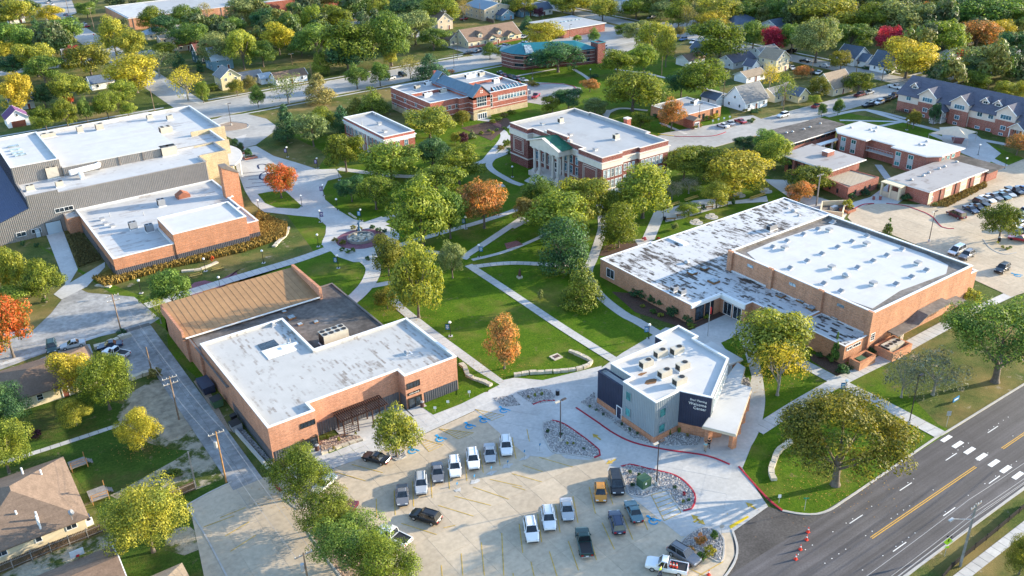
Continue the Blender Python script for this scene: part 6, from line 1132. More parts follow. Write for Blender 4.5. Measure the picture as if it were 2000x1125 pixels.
for i, (L, nm, qx, qy, w, d, h, p, wl, rf, ax, k) in enumerate(HS):
    w *= .9; d *= .9; k_ = 0 if i == 0 else .5 if qx in (1612, 1502, 1548, 1656, 1681) else 1.0        # most were surveyed at their far-left corner
    qx += .57*d*ppm(qy)*k_; qy += .2*d*ppm(qy)*k_*.5; hp(qx, qy, w, d, h, p, wl, rf, ax, label=L, name=nm, **k)
for i, (x0, x1, y0, y1, lb) in enumerate(((390, 404, 216, 228, 'house with brown roof beyond the right-hand street, nearest of the row'), (410, 424, 214, 226, 'house with brown roof beyond the right-hand street, second of the row'), (432, 446, 216, 228, 'house with brown roof beyond the right-hand street, third of the row'))): house(lb, 'house', x0, x1, y0, y1, 3.2, .5, 'tans', 'shB', 'x')
# near-left houses
t = house('big house with brown hip roof and cream wall at the lower left', 'house', -9.0, 6.3, 120.2, 136.8, 3.0, .42, 'cream', 'shB2', 'y', hip=True, over=.6, wins=False)
for s in (4.2, 9.0, 13.4): window(t, (-9, 120.2), (6.3, 120.2), s, 1.4, 1.5 if s != 9 else .9, .95, 2 if s != 9 else 1, 1, 'frw')
for i, (qx, qy) in enumerate(((71, 1006), (72, 1014), (76, 1022), (32, 1004), (43, 958), (45, 968), (80, 924), (43, 920), (44, 975))): x, y = g(qx, qy, 4.6); MB().tube((x, y, 3.6), (x, y, 5.2), .14, .14, 8).build('roof_pipe', MT['cope'], t)
x, y = g(138, 1004, 4.4); d = MB(); d.tube((x, y, 3.4), (x, y, 4.6), .05).tube((x, y, 4.6), (x+.25, y-.1, 4.75), .45, .42, 12); d.build('satellite_dish', MT['hvacg'], t)
t = house('tan house with brown hip roof and white side by the parking pad', 'house', 1.0, 17.8, 160.5, 172.4, 2.8, .32, 'cream', 'shB', 'x', hip=True, over=.5); 
house('house with dark brown roof at the bottom left corner', 'house', -2.5, 7.6, 101, 111, 2.9, .4, 'tans', 'shB', 'x', over=.5); house('small tan gable roof by the bottom edge, beside the lot', 'shed', 10.4, 14.6, 97, 102.2, 2.5, .4, 'tans', 'shT', 'y', hip=True)
for lb, qx, qy, s0 in (('small timber deck with stairs at the back of the brown hip-roofed house, far end', 140, 918, 1), ('timber deck with rails at the back of the brown hip-roofed house, near end', 178, 976, 2)):
    x, y = g(qx, qy); t = thing('deck', lb, 'deck', (x, y, 0)); box(t, 'floor', 'woodg', x-.2, x+2.4, y-1.3*s0/1.5, y+1.3, .7, .85)
    for a, b in ((x+2.35, y+1.25), (x+2.35, y-1.2*s0/1.5), (x, y-1.2*s0/1.5)): box(t, 'post', 'woodo', a-.06, a+.06, b-.06, b+.06, 0, 1.8)
    for z in (1.3, 1.7): box(t, 'rail', 'woodo', x-.1, x+2.4, y-1.24*s0/1.5, y-1.18*s0/1.5, z, z+.08)
    for i in range(3): box(t, 'step', 'woodg', x+2.4+.3*i, x+2.7+.3*i, y-.1, y+1.1, .5-.22*i, .56-.22*i)
# ================================================================ trees
def crown(seed, shape, n, leaf, lobes):
    "unit crown: leaf clumps on the surfaces of many lobes, z from 0.14 to 1, width 1"
    r = random.Random(seed); L = []; v = []; f = []
    for i in range(lobes):
        a = r.uniform(0, 2*pi); u = r.random()
        if shape == 'cone':
            z = .10+.86*u**1.15; rad = .46*(1-(z-.08)/.94)**.85; L.append((rad*.72*cos(a), rad*.72*sin(a), z, .06+.17*(1-z), .05+.06*(1-z)))
        elif shape == 'column':
            z = .08+.84*u; rad = .42*min(1, (1.02-z)*4); L.append((rad*.6*cos(a), rad*.6*sin(a), z, .22, .12))
        elif shape == 'broad':
            th = math.acos(1-1.35*u); k = r.uniform(.55, .9); L.append((.5*k*sin(th)*cos(a), .5*k*sin(th)*sin(a), .60+.34*k*cos(th), r.uniform(.08, .14), r.uniform(.07, .12)))
        else:
            th = math.acos(1-1.75*u); k = r.uniform(.45, .90); ov = shape == 'oval'
            L.append((.5*k*sin(th)*cos(a)*(1 if not ov or cos(th) < .2 else .82), .5*k*sin(th)*sin(a)*(1 if not ov or cos(th) < .2 else .82), .52+.43*k*cos(th), r.uniform(.10, .21), r.uniform(.09, .17)))
    tot = sum(l[3]**2 for l in L)
    for x, y, z, rr, rz in L:
        for _ in range(int(n*rr*rr/tot)):
            c = r.uniform(-.75, 1); a = r.uniform(0, 2*pi); s = math.sqrt(1-c*c); k = r.uniform(.72, 1.08)
            nx, ny, nz = s*cos(a), s*sin(a), c; p = Vector((x+rr*k*nx, y+rr*k*ny, z+rz*k*nz))
            nn = Vector((nx+r.uniform(-.5, .5), ny+r.uniform(-.5, .5), nz+r.uniform(-.35, .6))).normalized(); t = nn.orthogonal().normalized(); t.rotate(__import__('mathutils').Quaternion(nn, r.uniform(0, 6.28))); b = nn.cross(t)
            q = leaf*r.uniform(.6, 1.3); e = q*r.uniform(.45, .8); i0 = len(v)
            v += [p-t*q, p-b*e*.8+t*q*.1, p+t*q, p+b*e]; f.append((i0, i0+1, i0+2, i0+3))
    me = bpy.data.meshes.new('crown'); me.from_pydata(v, [], f); me.materials.append(MT['needle' if shape == 'cone' else 'leaf']); return me
def trunk(seed, shape, mat='bark'):
    r = random.Random(seed); mb = MB(); top = .9 if shape == 'cone' else .5; rr = .02 if shape != 'broad' else .026
    mb.tube((0, 0, 0), (0, 0, .05), rr*1.7, rr*1.15, 8, cap=False).tube((0, 0, .05), (.01, .005, .3), rr*1.15, rr*.9, 8, cap=False).tube((.01, .005, .3), (.0, .0, top), rr*.9, rr*.35, 7, cap=False)
    if shape != 'cone':
        for i in range(8):
            a = i*.785+r.uniform(-.3, .3); z = r.uniform(.18, .36); d = r.uniform(.2, .33); m = (d*.5*cos(a), d*.5*sin(a), z+.16)
            mb.tube((0, 0, z), m, rr*.55, rr*.36, 5, cap=False).tube(m, (d*cos(a), d*sin(a), z+r.uniform(.3, .46)), rr*.36, rr*.12, 5, cap=False)
            b = a+r.uniform(-.9, .9); mb.tube(m, (m[0]+.13*cos(b), m[1]+.13*sin(b), m[2]+.2), rr*.28, rr*.08, 4, cap=False)
    return mb.mesh('trunk', MT[mat], smooth=True)
PROTO = dict(r=[crown(10+i, 'round', 9500, .0195, 34) for i in range(5)], n=[crown(100+i, 'round', 22000, .0125, 46) for i in range(3)], o=[crown(30+i, 'oval', 9500, .0195, 38) for i in range(4)], c=[crown(40+i, 'cone', 8000, .019, 60) for i in range(3)], b=[crown(50+i, 'broad', 24000, .0108, 80) for i in range(2)], s=[crown(60+i, 'round', 1900, .019, 40) for i in range(3)], u=[crown(70+i, 'column', 9000, .020, 50) for i in range(2)], t=[crown(80, 'cone', 1500, .05, 30)], f=[crown(90+i, 'round', 4500, .027, 30) for i in range(3)])
TR = {k: trunk(3+i, {'c': 'cone', 't': 'cone', 'b': 'broad'}.get(k, 'round'), 'barkl' if k in 's' else 'bark') for i, k in enumerate(PROTO)}
TINT = dict(g=((0.064, 0.144, 0.030), (0.179, 0.255, 0.046), 'green'), d=((0.025, 0.076, 0.039), (0.076, 0.160, 0.055), 'dark green'), l=((0.115, 0.187, 0.027), (0.298, 0.339, 0.046), 'lime green'), y=((0.299, 0.270, 0.027), (0.527, 0.418, 0.046), 'golden yellow'), m=((0.153, 0.204, 0.034), (0.363, 0.350, 0.046), 'yellow-green'),
 o=((0.071, 0.114, 0.014), (0.199, 0.234, 0.027), 'olive'), s=((0.119, 0.173, 0.063), (0.251, 0.285, 0.104), 'silvery grey-green'), w=((0.166, 0.146, 0.042), (0.334, 0.271, 0.083), 'brownish'), r=((0.361, 0.049, 0.027), (0.580, 0.125, 0.042), 'red'), k=((0.236, 0.014, 0.042), (0.500, 0.042, 0.083), 'crimson'), a=((0.201, 0.176, 0.050), (0.575, 0.238, 0.078), 'orange'), p=((0.056, 0.017, 0.031), (0.119, 0.034, 0.056), 'purple-leaved'),
 q=((0.166, 0.160, 0.021), (0.580, 0.132, 0.042), 'flame red and olive'), z=((0.097, 0.125, 0.019), (0.258, 0.229, 0.031), 'bronze olive'), e=((0.166, 0.173, 0.125), (0.292, 0.278, 0.195), 'grey sparse'))
SH = dict(r='round', n='round', o='upright', c='conical evergreen', b='broad spreading', s='thin airy', u='dense columnar', t='slim pointed', f='bushy')
def solve_h(bx, by, ty, w):
    he = height(bx, by, ty); r = w/2/ppm(by); x, y = g(bx, by); d = atan2(CH-he*.6, hypot(x, y)); cc, ss = cos(d), sin(d); lo, hi = 0.3, he*1.2
    for _ in range(25):
        H = (lo+hi)/2
        if .58*H*cc+math.sqrt((.42*H*cc)**2+(r*ss*.8)**2) > he*cc: hi = H
        else: lo = H
    return max(lo, 1.2), r*2*(1.30 if by < 130 else 1.2 if by < 560 else 1.12)
NT = [0]
def tree(bx, by, ty, w, k, c, label=None, name=None, pos=None):
    if pos: x, y, H, wm = pos; bx, by = proj(x, y)
    else: x, y = g(bx, by); H, wm = solve_h(bx, by, ty, w)
    H *= 1.12 if by < 130 else 1.0; k = 'n' if by > 780 and k in 'rf' else k
    i = NT[0]; NT[0] += 1; rr = random.Random(i*7+3); ev = k in 'ct'
    o = thing(name or ('conifer_tree' if ev else 'tree'), None, 'tree', (x, y, 0.0), None, rr.uniform(0, 6.28), org=False); o.scale = (wm, wm, H)
    cr = inst('crown', PROTO[k][i % len(PROTO[k])], o); inst('trunk', TR[k], o)
    t1, t2, cn = TINT[c]; j = rr.uniform(.85, 1.15); h = rr.uniform(-.08, .08)
    cr['tint'] = [t1[0]*j*(1+h), t1[1]*j, t1[2]*j]; cr['tint2'] = [t2[0]*j*(1+h), t2[1]*j, t2[2]*j]
    if label: o['label'] = label
    else: autolab(o, ('large ' if wm > 13 else 'small ' if H < 6 else '')+cn+' '+SH[k]+' tree', bx, by)
    if not pos: o['group'] = 'trees around the campus' if by > 200 else 'trees of the far neighbourhood'
    return o
TREES = '''588,972,870,112,r,o;642,1040,948,108,r,o;690,1104,998,132,r,g;758,1152,1040,122,r,o;775,893,789,90,o,m;300,1078,935,140,r,m;278,878,798,75,r,y;18,922,822,98,f,l;15,850,742,92,f,d;215,800,684,100,r,o;150,770,680,80,r,y;150,830,775,60,r,m;27,698,577,98,r,q
40,578,474,50,o,m;4,572,492,60,r,y;90,590,503,75,r,o;15,616,560,80,r,l;340,600,525,74,r,g;315,632,577,42,s,m;550,387,313,56,r,q;688,394,338,50,r,d;735,409,342,70,r,o;765,350,276,104,r,l;677,336,250,70,r,o;845,332,264,66,r,d;897,360,275,75,r,o;856,402,320,94,r,o;827,484,346,112,o,l;880,466,360,62,o,g
946,446,343,86,r,a;760,538,452,60,r,z;818,620,467,102,o,m;884,543,465,50,o,s;757,603,557,42,r,z;985,720,608,70,o,a;1136,597,500,80,c,o;1100,532,427,92,u,d;1095,472,370,110,r,l;1028,437,378,44,r,w;1055,412,340,60,r,g;1140,442,330,90,r,m;1186,437,365,50,r,o;1255,426,312,106,o,l;1208,484,400,68,u,o
1335,352,283,72,r,m;1376,350,275,86,r,o;1432,372,288,112,r,y;1399,406,354,48,r,m;1345,423,392,40,r,l;1312,390,350,36,s,e;1345,378,345,44,s,e;1580,376,323,74,r,o;1560,397,353,48,r,a;1512,332,258,58,r,l;1495,305,248,50,r,g;1452,293,262,34,r,d;1508,722,592,146,o,m;1518,772,655,100,s,y;1628,707,648,17,t,g
1631,947,762,218,b,z;1943,746,575,190,b,g;1760,776,690,80,s,e;1822,771,680,112,s,e;1951,467,390,62,r,o;1733,458,425,17,t,g;1990,1122,1046,62,r,z;1311,254,188,50,o,a;1235,217,136,104,r,o;1205,152,90,64,r,o;1257,143,82,50,o,l;1243,87,40,42,r,s;1272,106,44,46,r,m;1300,131,40,36,o,m;1330,190,132,50,r,d;1372,193,110,86,r,o
1110,215,166,48,r,d;1079,220,184,38,r,o;1162,223,190,42,r,s;1250,256,215,42,r,o;1152,179,152,32,r,a;1090,141,77,92,r,d;1068,89,45,66,r,y;1043,84,50,26,s,e;840,269,203,84,r,m;903,246,213,32,o,z;922,271,252,16,t,s;908,283,256,18,r,p;889,281,258,18,r,m;562,276,202,52,c,d;613,286,218,60,f,s;628,262,205,55,r,o;670,263,204,48,c,d;728,223,166,62,c,o;697,223,187,46,c,z
624,199,141,62,c,w;564,204,138,62,s,s;698,174,123,43,o,g;743,168,117,36,o,g;802,154,105,38,s,w;842,159,102,70,c,d;957,116,84,26,r,g;980,113,92,18,r,g
44,223,140,66,r,y;140,206,138,64,r,m;136,206,180,18,r,r;90,211,160,40,f,d;92,256,204,48,r,o;134,250,193,42,r,o;172,242,188,28,o,g;213,234,175,46,r,o;252,228,195,32,r,l;250,206,152,56,r,l;268,181,104,102,r,y;180,151,75,84,r,z;150,132,86,34,r,k;75,150,75,64,r,m;90,166,105,62,r,g;32,116,50,74,r,g;8,126,80,50,r,y;30,151,105,52,f,d;42,51,-2,62,r,m;100,50,12,42,r,y;72,65,33,20,c,d;125,91,34,80,r,g;20,48,20,40,r,o;172,36,3,34,r,g
228,109,36,50,o,m;262,116,64,58,r,m;312,149,90,72,s,s;325,112,83,38,r,o;302,63,13,50,r,o;322,73,30,46,r,d;365,57,13,52,r,g;378,96,45,64,r,g;428,131,58,62,r,s;478,136,46,54,r,m;470,50,-4,56,r,s;402,43,5,26,s,w;420,61,28,38,r,o;455,66,35,46,r,g;368,196,125,60,s,y;398,201,155,26,o,l;416,177,162,22,r,m;464,188,150,28,r,z;490,179,145,24,r,w;352,134,98,26,c,d;392,141,105,13,t,d;505,210,165,28,o,g
515,131,74,50,r,g;547,107,46,50,r,y;582,36,3,36,r,g;575,89,25,38,r,g;525,71,20,52,r,d;612,76,12,38,o,l;650,63,11,62,r,o;622,116,45,68,r,g;695,136,31,102,r,o;765,129,30,70,r,g;628,147,85,34,c,o;680,141,70,82,f,d;762,134,80,28,r,m;812,87,21,62,r,s;862,51,-8,64,r,l;800,41,-6,72,r,d;745,43,2,42,r,m;695,33,-10,62,r,g;847,98,57,50,r,g;906,41,-2,26,s,w;985,31,-8,40,c,d;640,16,-18,52,r,w;560,13,-18,42,r,o;508,24,-12,52,r,g;545,60,22,44,r,o;590,110,70,42,r,g;730,100,45,46,r,o
1003,31,0,26,r,o;1024,33,-8,42,r,m;1120,29,-14,68,r,m;1099,23,-12,42,r,g;1177,41,-2,46,r,m;1242,37,-4,50,r,o;1290,39,2,42,r,s;1325,56,4,46,r,o;1340,61,10,30,s,w;1396,51,-4,74,r,m;1385,62,20,50,r,y;1405,120,42,94,r,o;1470,96,45,48,r,g;1060,47,34,11,t,d;1030,57,32,26,c,d;1128,83,68,14,r,l;1160,85,57,19,o,g;1220,73,47,32,r,o;1053,36,15,18,r,p;1328,73,52,20,r,w;1440,48,0,50,r,g;1475,45,-2,50,r,o
1507,104,56,44,r,k;1545,106,45,46,r,g;1592,123,38,72,r,s;1660,101,45,62,r,g;1612,66,-4,98,r,m;1700,76,10,58,r,o;1755,81,-2,84,r,s;1735,113,53,52,r,k;1803,36,3,18,r,r;1832,43,4,48,r,z;1545,50,-4,54,r,d;1515,50,-4,50,r,g;1838,113,42,64,r,l;1768,153,67,96,r,y;1641,138,95,36,r,z;1905,96,44,68,r,a;1945,89,37,48,r,y;1925,153,82,102,r,s;1980,121,60,62,r,d;1915,71,0,94,r,g;1985,62,0,62,r,g;1868,156,114,42,r,y;1830,165,125,46,r,d;1905,181,135,46,r,o;1955,191,155,36,r,m;1988,201,157,42,r,m;1876,117,94,22,r,r
1566,153,126,30,r,a;1527,206,134,42,s,o;1502,176,118,36,s,y;1598,193,148,36,r,z;1590,206,183,22,r,l;1604,228,199,16,o,g;1636,225,190,18,o,g;1675,183,138,48,r,o;1783,251,212,26,o,z;1822,244,198,21,o,d;1985,303,258,42,r,a;1775,62,12,40,r,l;1870,45,-4,44,r,d;1660,40,-6,50,r,o;1720,35,-10,48,r,d;1960,40,-8,50,r,g;1890,160,120,40,r,d;1800,130,85,40,r,g'''
for ln in TREES.split('\n'):
    for q in ln.strip().split(';'):
        a = q.split(','); tree(float(a[0]), float(a[1]), float(a[2]), float(a[3]), a[4], a[5])
# the wooded blocks behind and beside the picture's edge
wr = random.Random(99); WOOD = []
def woods(n, ymin, ymax, xmin, xmax, cols='ggodomsdl', dmin=9.0):
    pts = [tuple(o.location[:2]) for o in bpy.data.objects if o.get('category') in ('tree', 'house', 'garage', 'shed', 'clinic', 'warehouse')]; k = 0; t = 0
    while k < n and t < n*40:
        t += 1; qx, qy = wr.uniform(xmin, xmax), wr.uniform(ymin, ymax); x, y = g(qx, qy)
        if any((x-a)**2+(y-b)**2 < dmin*dmin for a, b in pts): continue
        if any(a-4 < x < b+4 and c-4 < y < d+4 for a, b, c, d in ((-600, 340, 325, 347), (87, 99, 347, 1500), (222, 232, 347, 1500), (318, 329, 188, 1500), (206, 330, 187, 198), (330, 2500, 187, 198), (100, 300, 505, 575), (330, 2500, 330, 341), (455, 465, -100, 1500), (220, 305, 345, 380))): continue
        pts.append((x, y)); k += 1; wm = wr.uniform(9, 16); WOOD.append((x, y, wm*wr.uniform(1.0, 1.35), wm))
woods(110, -30, 62, 1400, 2060, dmin=7.5); woods(60, -30, 34, 440, 1400, dmin=8); woods(36, -30, 130, -40, 470, dmin=8); woods(26, 60, 190, 1760, 2080, dmin=7.5); woods(22, 40, 110, 490, 790, dmin=7.5)
wv, wf = [], []; WP = [crown(200+i, 'round', 1500, .042, 26) for i in range(4)]
for x, y, H, wm in WOOD:
    me = WP[wr.randrange(4)]; b = len(wv); a = wr.uniform(0, 6.28); ca, sa = cos(a)*wm, sin(a)*wm; wv += [(x+v.co.x*ca-v.co.y*sa, y+v.co.x*sa+v.co.y*ca, v.co.z*H) for v in me.vertices]; wf += [tuple(i+b for i in p.vertices) for p in me.polygons]
me = bpy.data.meshes.new('far_woods'); me.from_pydata(wv, [], wf); me.materials.append(MT['wood_leaf']); tag(inst('far_woods', me), kind='stuff')
# shrubs
SP = [crown(120+i, 'round', 1100, .055, 18) for i in range(3)]
def shrub(bx, by, w, hgt, c, label=None):
    x, y = g(bx, by); i = NT[0]; NT[0] += 1; wm = w/ppm(by); o = inst('shrub', SP[i % 3], None, (x, y, -.1*hgt), i*1.3, (wm, wm, hgt*1.08)); t1, t2, cn = TINT[c]; o['tint'] = list(t1); o['tint2'] = list(t2); o['category'] = 'shrub'; o['group'] = 'shrubs in the planting beds'
    if label: o['label'] = label
    else: autolab(o, ('low ' if hgt < 1.2 else 'rounded ')+cn+' shrub', bx, by)
for q in '''1240,578,24,2,d;1257,583,26,2.4,d;1276,592,28,2.5,d;1296,601,28,2.5,d;1314,618,28,2.6,d;1343,631,24,2.2,d;1255,600,10,.8,m;1275,612,14,1,g;1290,618,14,1,m;1330,610,16,1.2,l;1368,615,16,1.2,g;1380,622,14,1,l;1350,640,18,1,l;1245,545,30,1.8,g;1220,548,26,2,o;1200,530,32,3.2,o;1232,560,20,1.5,d
1645,730,28,2.2,d;1660,722,12,1,d;1620,702,14,1.2,d;1600,698,14,1.2,d;1700,692,18,1.6,d;1895,592,40,3.2,m;1345,1082,22,1.6,a;1368,1062,24,2,a;1385,1085,24,1.7,y;1395,1052,18,1.6,g;1370,1092,20,1.4,g;588,972,10,.8,g;538,928,10,.8,d;532,938,8,.7,d
1230,925,8,.8,d;1248,930,8,.8,d;1236,950,10,.9,d;1262,938,8,.7,m;1318,955,8,.8,d;1336,968,7,.9,k;1345,980,7,.7,d;1334,982,7,.7,m;1095,850,8,.7,d;1108,868,6,.6,m;1120,868,6,.6,m;1140,878,6,.6,d;1070,845,8,.8,d;1045,775,6,.9,l;1058,772,6,.9,l;1032,778,6,.7,w;1152,796,5,.7,g;1165,803,5,.7,d;1178,812,5,.7,d;1215,832,6,.9,d;1230,842,6,.9,d;1245,850,6,.8,d;1308,850,6,1.3,g;1326,846,6,1.4,g;1342,853,6,.8,w
572,548,46,2.6,m;560,545,26,2,w;670,478,14,1.4,z;690,492,10,1.2,g;702,450,12,1.2,z;655,474,14,1.4,w;668,490,12,1.1,g;680,494,12,1.1,g;690,448,12,1.2,z;728,447,14,1.2,d;740,452,14,1.2,d;752,455,12,1.2,d;718,508,12,1.1,d
1013,470,10,1,o;1258,470,10,1,k;1285,468,8,.8,k;1318,450,15,2.6,s;1372,413,11,2.2,d;1432,402,8,2.4,d;1425,390,14,1.8,w;1440,388,9,1,m;1055,585,14,2.6,s;1000,300,24,2.5,d;990,285,22,2,o;978,292,18,1.6,w;1012,310,22,2.4,d;1025,290,18,2,d;1035,318,20,2.4,d;940,262,10,1.2,o;955,258,8,1.1,g;970,256,8,1.1,g;985,252,8,1.1,g;962,262,8,1.2,m;985,228,20,1.6,w;1000,222,18,1.6,o;975,236,16,1.4,g;962,240,16,1.4,m
895,262,8,1,w;1035,165,22,1.6,w;1045,168,18,1.6,z;1160,152,18,1.8,d;1280,230,14,1.5,d;1295,238,14,1.5,d;1345,242,18,2.4,d;1357,252,12,1.4,z;1366,248,12,1.2,w;1392,232,22,2.4,y;1375,235,16,2,g;1472,222,20,1.8,d;1480,218,14,1.5,d;1455,218,10,1.2,z;1465,240,14,1.3,d;1470,236,10,1.2,o;1640,212,12,1.8,w;1470,170,10,1.2,w;1690,135,14,1.6,d;1735,145,12,1.6,d;1850,340,16,1.6,o;1560,290,18,1.6,o;1655,294,20,1.6,m;1690,302,22,1.6,o;1720,306,16,1.5,m;1735,312,22,1.6,o;1757,318,18,1.6,m;1770,392,22,2.4,d;1660,388,20,2.2,d;1690,382,20,2,d;1712,368,16,1.6,d
1850,382,12,1.3,d;1862,375,10,1,z;1880,368,12,1.2,y;1895,362,10,1,w;1905,358,12,1.1,m;1838,398,12,1,w;1825,402,12,1,s;1958,485,7,.8,m;1966,488,7,.8,m;1948,476,6,.7,m;1972,486,7,.9,g;50,600,16,2,d;88,590,14,1.2,g;240,655,20,1.6,d;278,590,18,2,g;305,740,28,2.4,w;45,480,12,1.5,d;72,482,11,1.3,d;70,855,26,1.6,p;345,928,30,1.2,o;330,930,16,1,d;652,880,6,1,w;662,862,6,1,m;640,858,8,1,o;695,850,5,.8,z;415,510,8,1.6,r;1008,200,30,1.8,w;918,150,20,1.8,z;930,150,22,1.8,w;880,142,18,1.6,a'''.replace('\n', ';').split(';'):
    a = q.split(','); shrub(float(a[0]), float(a[1]), float(a[2]), float(a[3]), a[4])
# ================================================================ vehicles
CARS = {}
DIMS = dict(sedan=(4.75, 1.84, 1.46), suv=(4.75, 1.92, 1.74), van=(5.2, 2.0, 1.85), pickup=(5.7, 2.0, 1.88), hatch=(4.2, 1.8, 1.52))
def loft(mb, st, mi=0, cap=True):
    "closed cross-sections (x, half-width, z low, z shoulder, z top, top half-width) joined along x"
    vs = []; fs = []
    for x, w, zl, zs, zt, wt in st: vs += [(x, -w*.94, zl), (x, -w, zl+.14), (x, -w, zs), (x, -wt, zt), (x, wt, zt), (x, w, zs), (x, w, zl+.14), (x, w*.94, zl)]
    n = len(st)
    for i in range(n-1):
        for k in range(8): l = (k+1) % 8; fs.append((i*8+k, i*8+l, (i+1)*8+l, (i+1)*8+k))
    if cap: fs += [tuple(range(7, -1, -1)), tuple(range((n-1)*8, n*8))]
    return mb.add(vs, fs, mi)
def car_meshes(kind):
    if kind in CARS: return CARS[kind]
    L, Wd, Hh = DIMS[kind]; a = L/2; w = Wd/2; P = {}; zb = .95 if kind in ('suv', 'van', 'pickup') else .86; zh = zb+(.08 if kind in ('suv', 'pickup') else 0)
    b = MB(); fx = .30*L if kind != 'van' else .34*L       # cowl
    if kind == 'pickup':
        loft(b, [(-a, w*.97, .5, zb+.02, zb+.06, w*.93), (-.06*L, w, .38, zb+.02, zb+.06, w*.94), (.05*L, w, .36, zb, zb+.05, w*.93), (.22*L, w, .36, zb+.03, zh+.06, w*.9), (.42*L, w*.98, .36, zb-.02, zh, w*.86), (a-.05, w*.9, .4, zb-.16, zh-.12, w*.76), (a, w*.84, .45, zb-.26, zh-.22, w*.7)])
        rear, front, rr, rf = -.05*L, .22*L, -.03*L, .12*L
    else:
        deck = zb+(.03 if kind != 'sedan' else .02); rx = {'sedan': -.26, 'suv': -.47, 'van': -.48, 'hatch': -.45}[kind]
        loft(b, [(-a, w*.84, .42, zb-.18, zb-.1, w*.78), (-a+.08, w*.93, .34, zb-.05, deck-.01, w*.84), (-.36*L, w, .3, zb, deck+.02, w*.88), (0, w, .28, zb, zb+.05, w*.92), (.2*L, w, .28, zb, zh+.03, w*.9), (.34*L, w*.98, .3, zb-.05, zh-.06, w*.84), (a-.1, w*.9, .34, zb-.18, zh-.19, w*.74), (a, w*.8, .42, zb-.3, zh-.27, w*.66)])
        rear, front, rr, rf = rx*L, {'sedan': .2, 'suv': .22, 'van': .3, 'hatch': .22}[kind]*L, {'sedan': -.15, 'suv': -.40, 'van': -.43, 'hatch': -.33}[kind]*L, {'sedan': .04, 'suv': .06, 'van': .12, 'hatch': .06}[kind]*L
    z0 = zb+.03; wr = w*.72; wb = w*.9; zt = Hh-.06
    P['body'] = (b.mesh('body', MT['paint'], smooth=False), None)
    P['roof'] = (MB().add([(rr, -wr, zt), (rf, -wr, zt), (rf, wr, zt), (rr, wr, zt), (rr+.12, -wr*.85, Hh), (rf-.12, -wr*.85, Hh), (rf-.12, wr*.85, Hh), (rr+.12, wr*.85, Hh)], [(4, 5, 6, 7), (0, 1, 5, 4), (1, 2, 6, 5), (2, 3, 7, 6), (3, 0, 4, 7)]).mesh('roof', MT['paint']), None)
    P['windscreen'] = (MB().quad((front, -wb, z0), (front, wb, z0), (rf+.02, wr-.03, zt), (rf+.02, -wr+.03, zt)).mesh('windscreen', MT['cargl']), None)
    P['rear_window'] = (MB().quad((rear, wb, z0), (rear, -wb, z0), (rr-.02, -wr+.03, zt), (rr-.02, wr-.03, zt)).mesh('rear_window', MT['cargl']), None)
    for s in (-1, 1): P['side_window%d' % s] = (MB().quad((rear+.03, s*wb, z0), (front-.03, s*wb, z0), (rf, s*wr, zt), (rr, s*wr, zt)).mesh('side_window', MT['cargl']), None)
    pl = MB()
    for s in (-1, 1):
        for q0, q1 in (((front, s*wb, z0), (rf, s*wr, zt)), ((rear, s*wb, z0), (rr, s*wr, zt)), (((rear+front)/2-.1, s*(wb+.01), z0), ((rr+rf)/2-.1, s*(wr+.01), zt))): pl.tube(q0, q1, .055, .05, 4)
    P['pillars'] = (pl.mesh('pillars', MT['paint']), None)
    wh = .36 if kind in ('suv', 'pickup', 'van') else .33; ty = MB().tube((0, -.12, 0), (0, .12, 0), wh, wh, 14).mesh('tyre', MT['tyre']); ri = MB().tube((0, -.135, 0), (0, .135, 0), wh*.62, wh*.62, 10).mesh('rim', MT['rim']); hw = (ty, ri, wh)
    hl = MB().box(-.08, .04, -.2, .2, -.07, .07).mesh('headlight', MT['lampclr']); tl = MB().box(-.04, .05, -.16, .16, -.1, .1).mesh('tail_light', MT['lampred'])
    mi = MB().box(-.1, .08, -.1, .1, 0, .14).mesh('mirror', MT['paint']); bu = MB().box(-a-.05, -a+.06, -w*.82, w*.82, .4, .58).box(a-.06, a+.04, -w*.76, w*.76, .4, .55).mesh('bumper', MT['chrome' if kind == 'pickup' else 'plastic'])
    pt = MB().box(-a-.065, -a-.04, -.2, .2, .62, .76).mesh('number_plate', MT['plate']); bed = None
    if kind == 'pickup': bed = (MB().box(-a+.1, -.08*L, -w*.8, w*.8, .62, zb+.062).mesh('bed_floor', MT['plastic']), MB().box(-a+.02, -.07*L, -w*.93, -w*.8, zb, zb+.14).box(-a+.02, -.07*L, w*.8, w*.93, zb, zb+.14).box(-a+.0, -a+.1, -w*.8, w*.8, zb, zb+.14).mesh('bed_side', MT['paint']))
    ra = MB().box(rr+.1, rf-.1, -wr*.8, -wr*.74, Hh+.02, Hh+.07).box(rr+.1, rf-.1, wr*.74, wr*.8, Hh+.02, Hh+.07).mesh('roof_rails', MT['plastic']) if kind == 'suv' else None
    # single-mesh version for far copies
    fm = MB(); mats = ['paint', 'cargl', 'tyre', 'lampred']
    for me, k in ((P['body'][0], 0), (P['roof'][0], 0), (P['windscreen'][0], 1), (P['rear_window'][0], 1), (P['side_window-1'][0], 1), (P['side_window1'][0], 1)): fm.add([tuple(v.co) for v in me.vertices], [tuple(p.vertices) for p in me.polygons], k)
    for x in (-.31*L, .32*L):
        for s in (-1, 1): fm.tube((x, s*(w-.2), wh), (x, s*(w+.01), wh), wh, wh, 10, 2)
    for s in (-1, 1): fm.box(-a-.04, -a+.05, s*w*.68-.16, s*w*.68+.16, zb-.25, zb-.08, 3)
    far = fm.mesh('car', [MT[m] for m in mats])
    CARS[kind] = (P, hw, hl, tl, mi, bu, pt, bed, ra, far, (a, w, zb, zh, front, wb)); return CARS[kind]
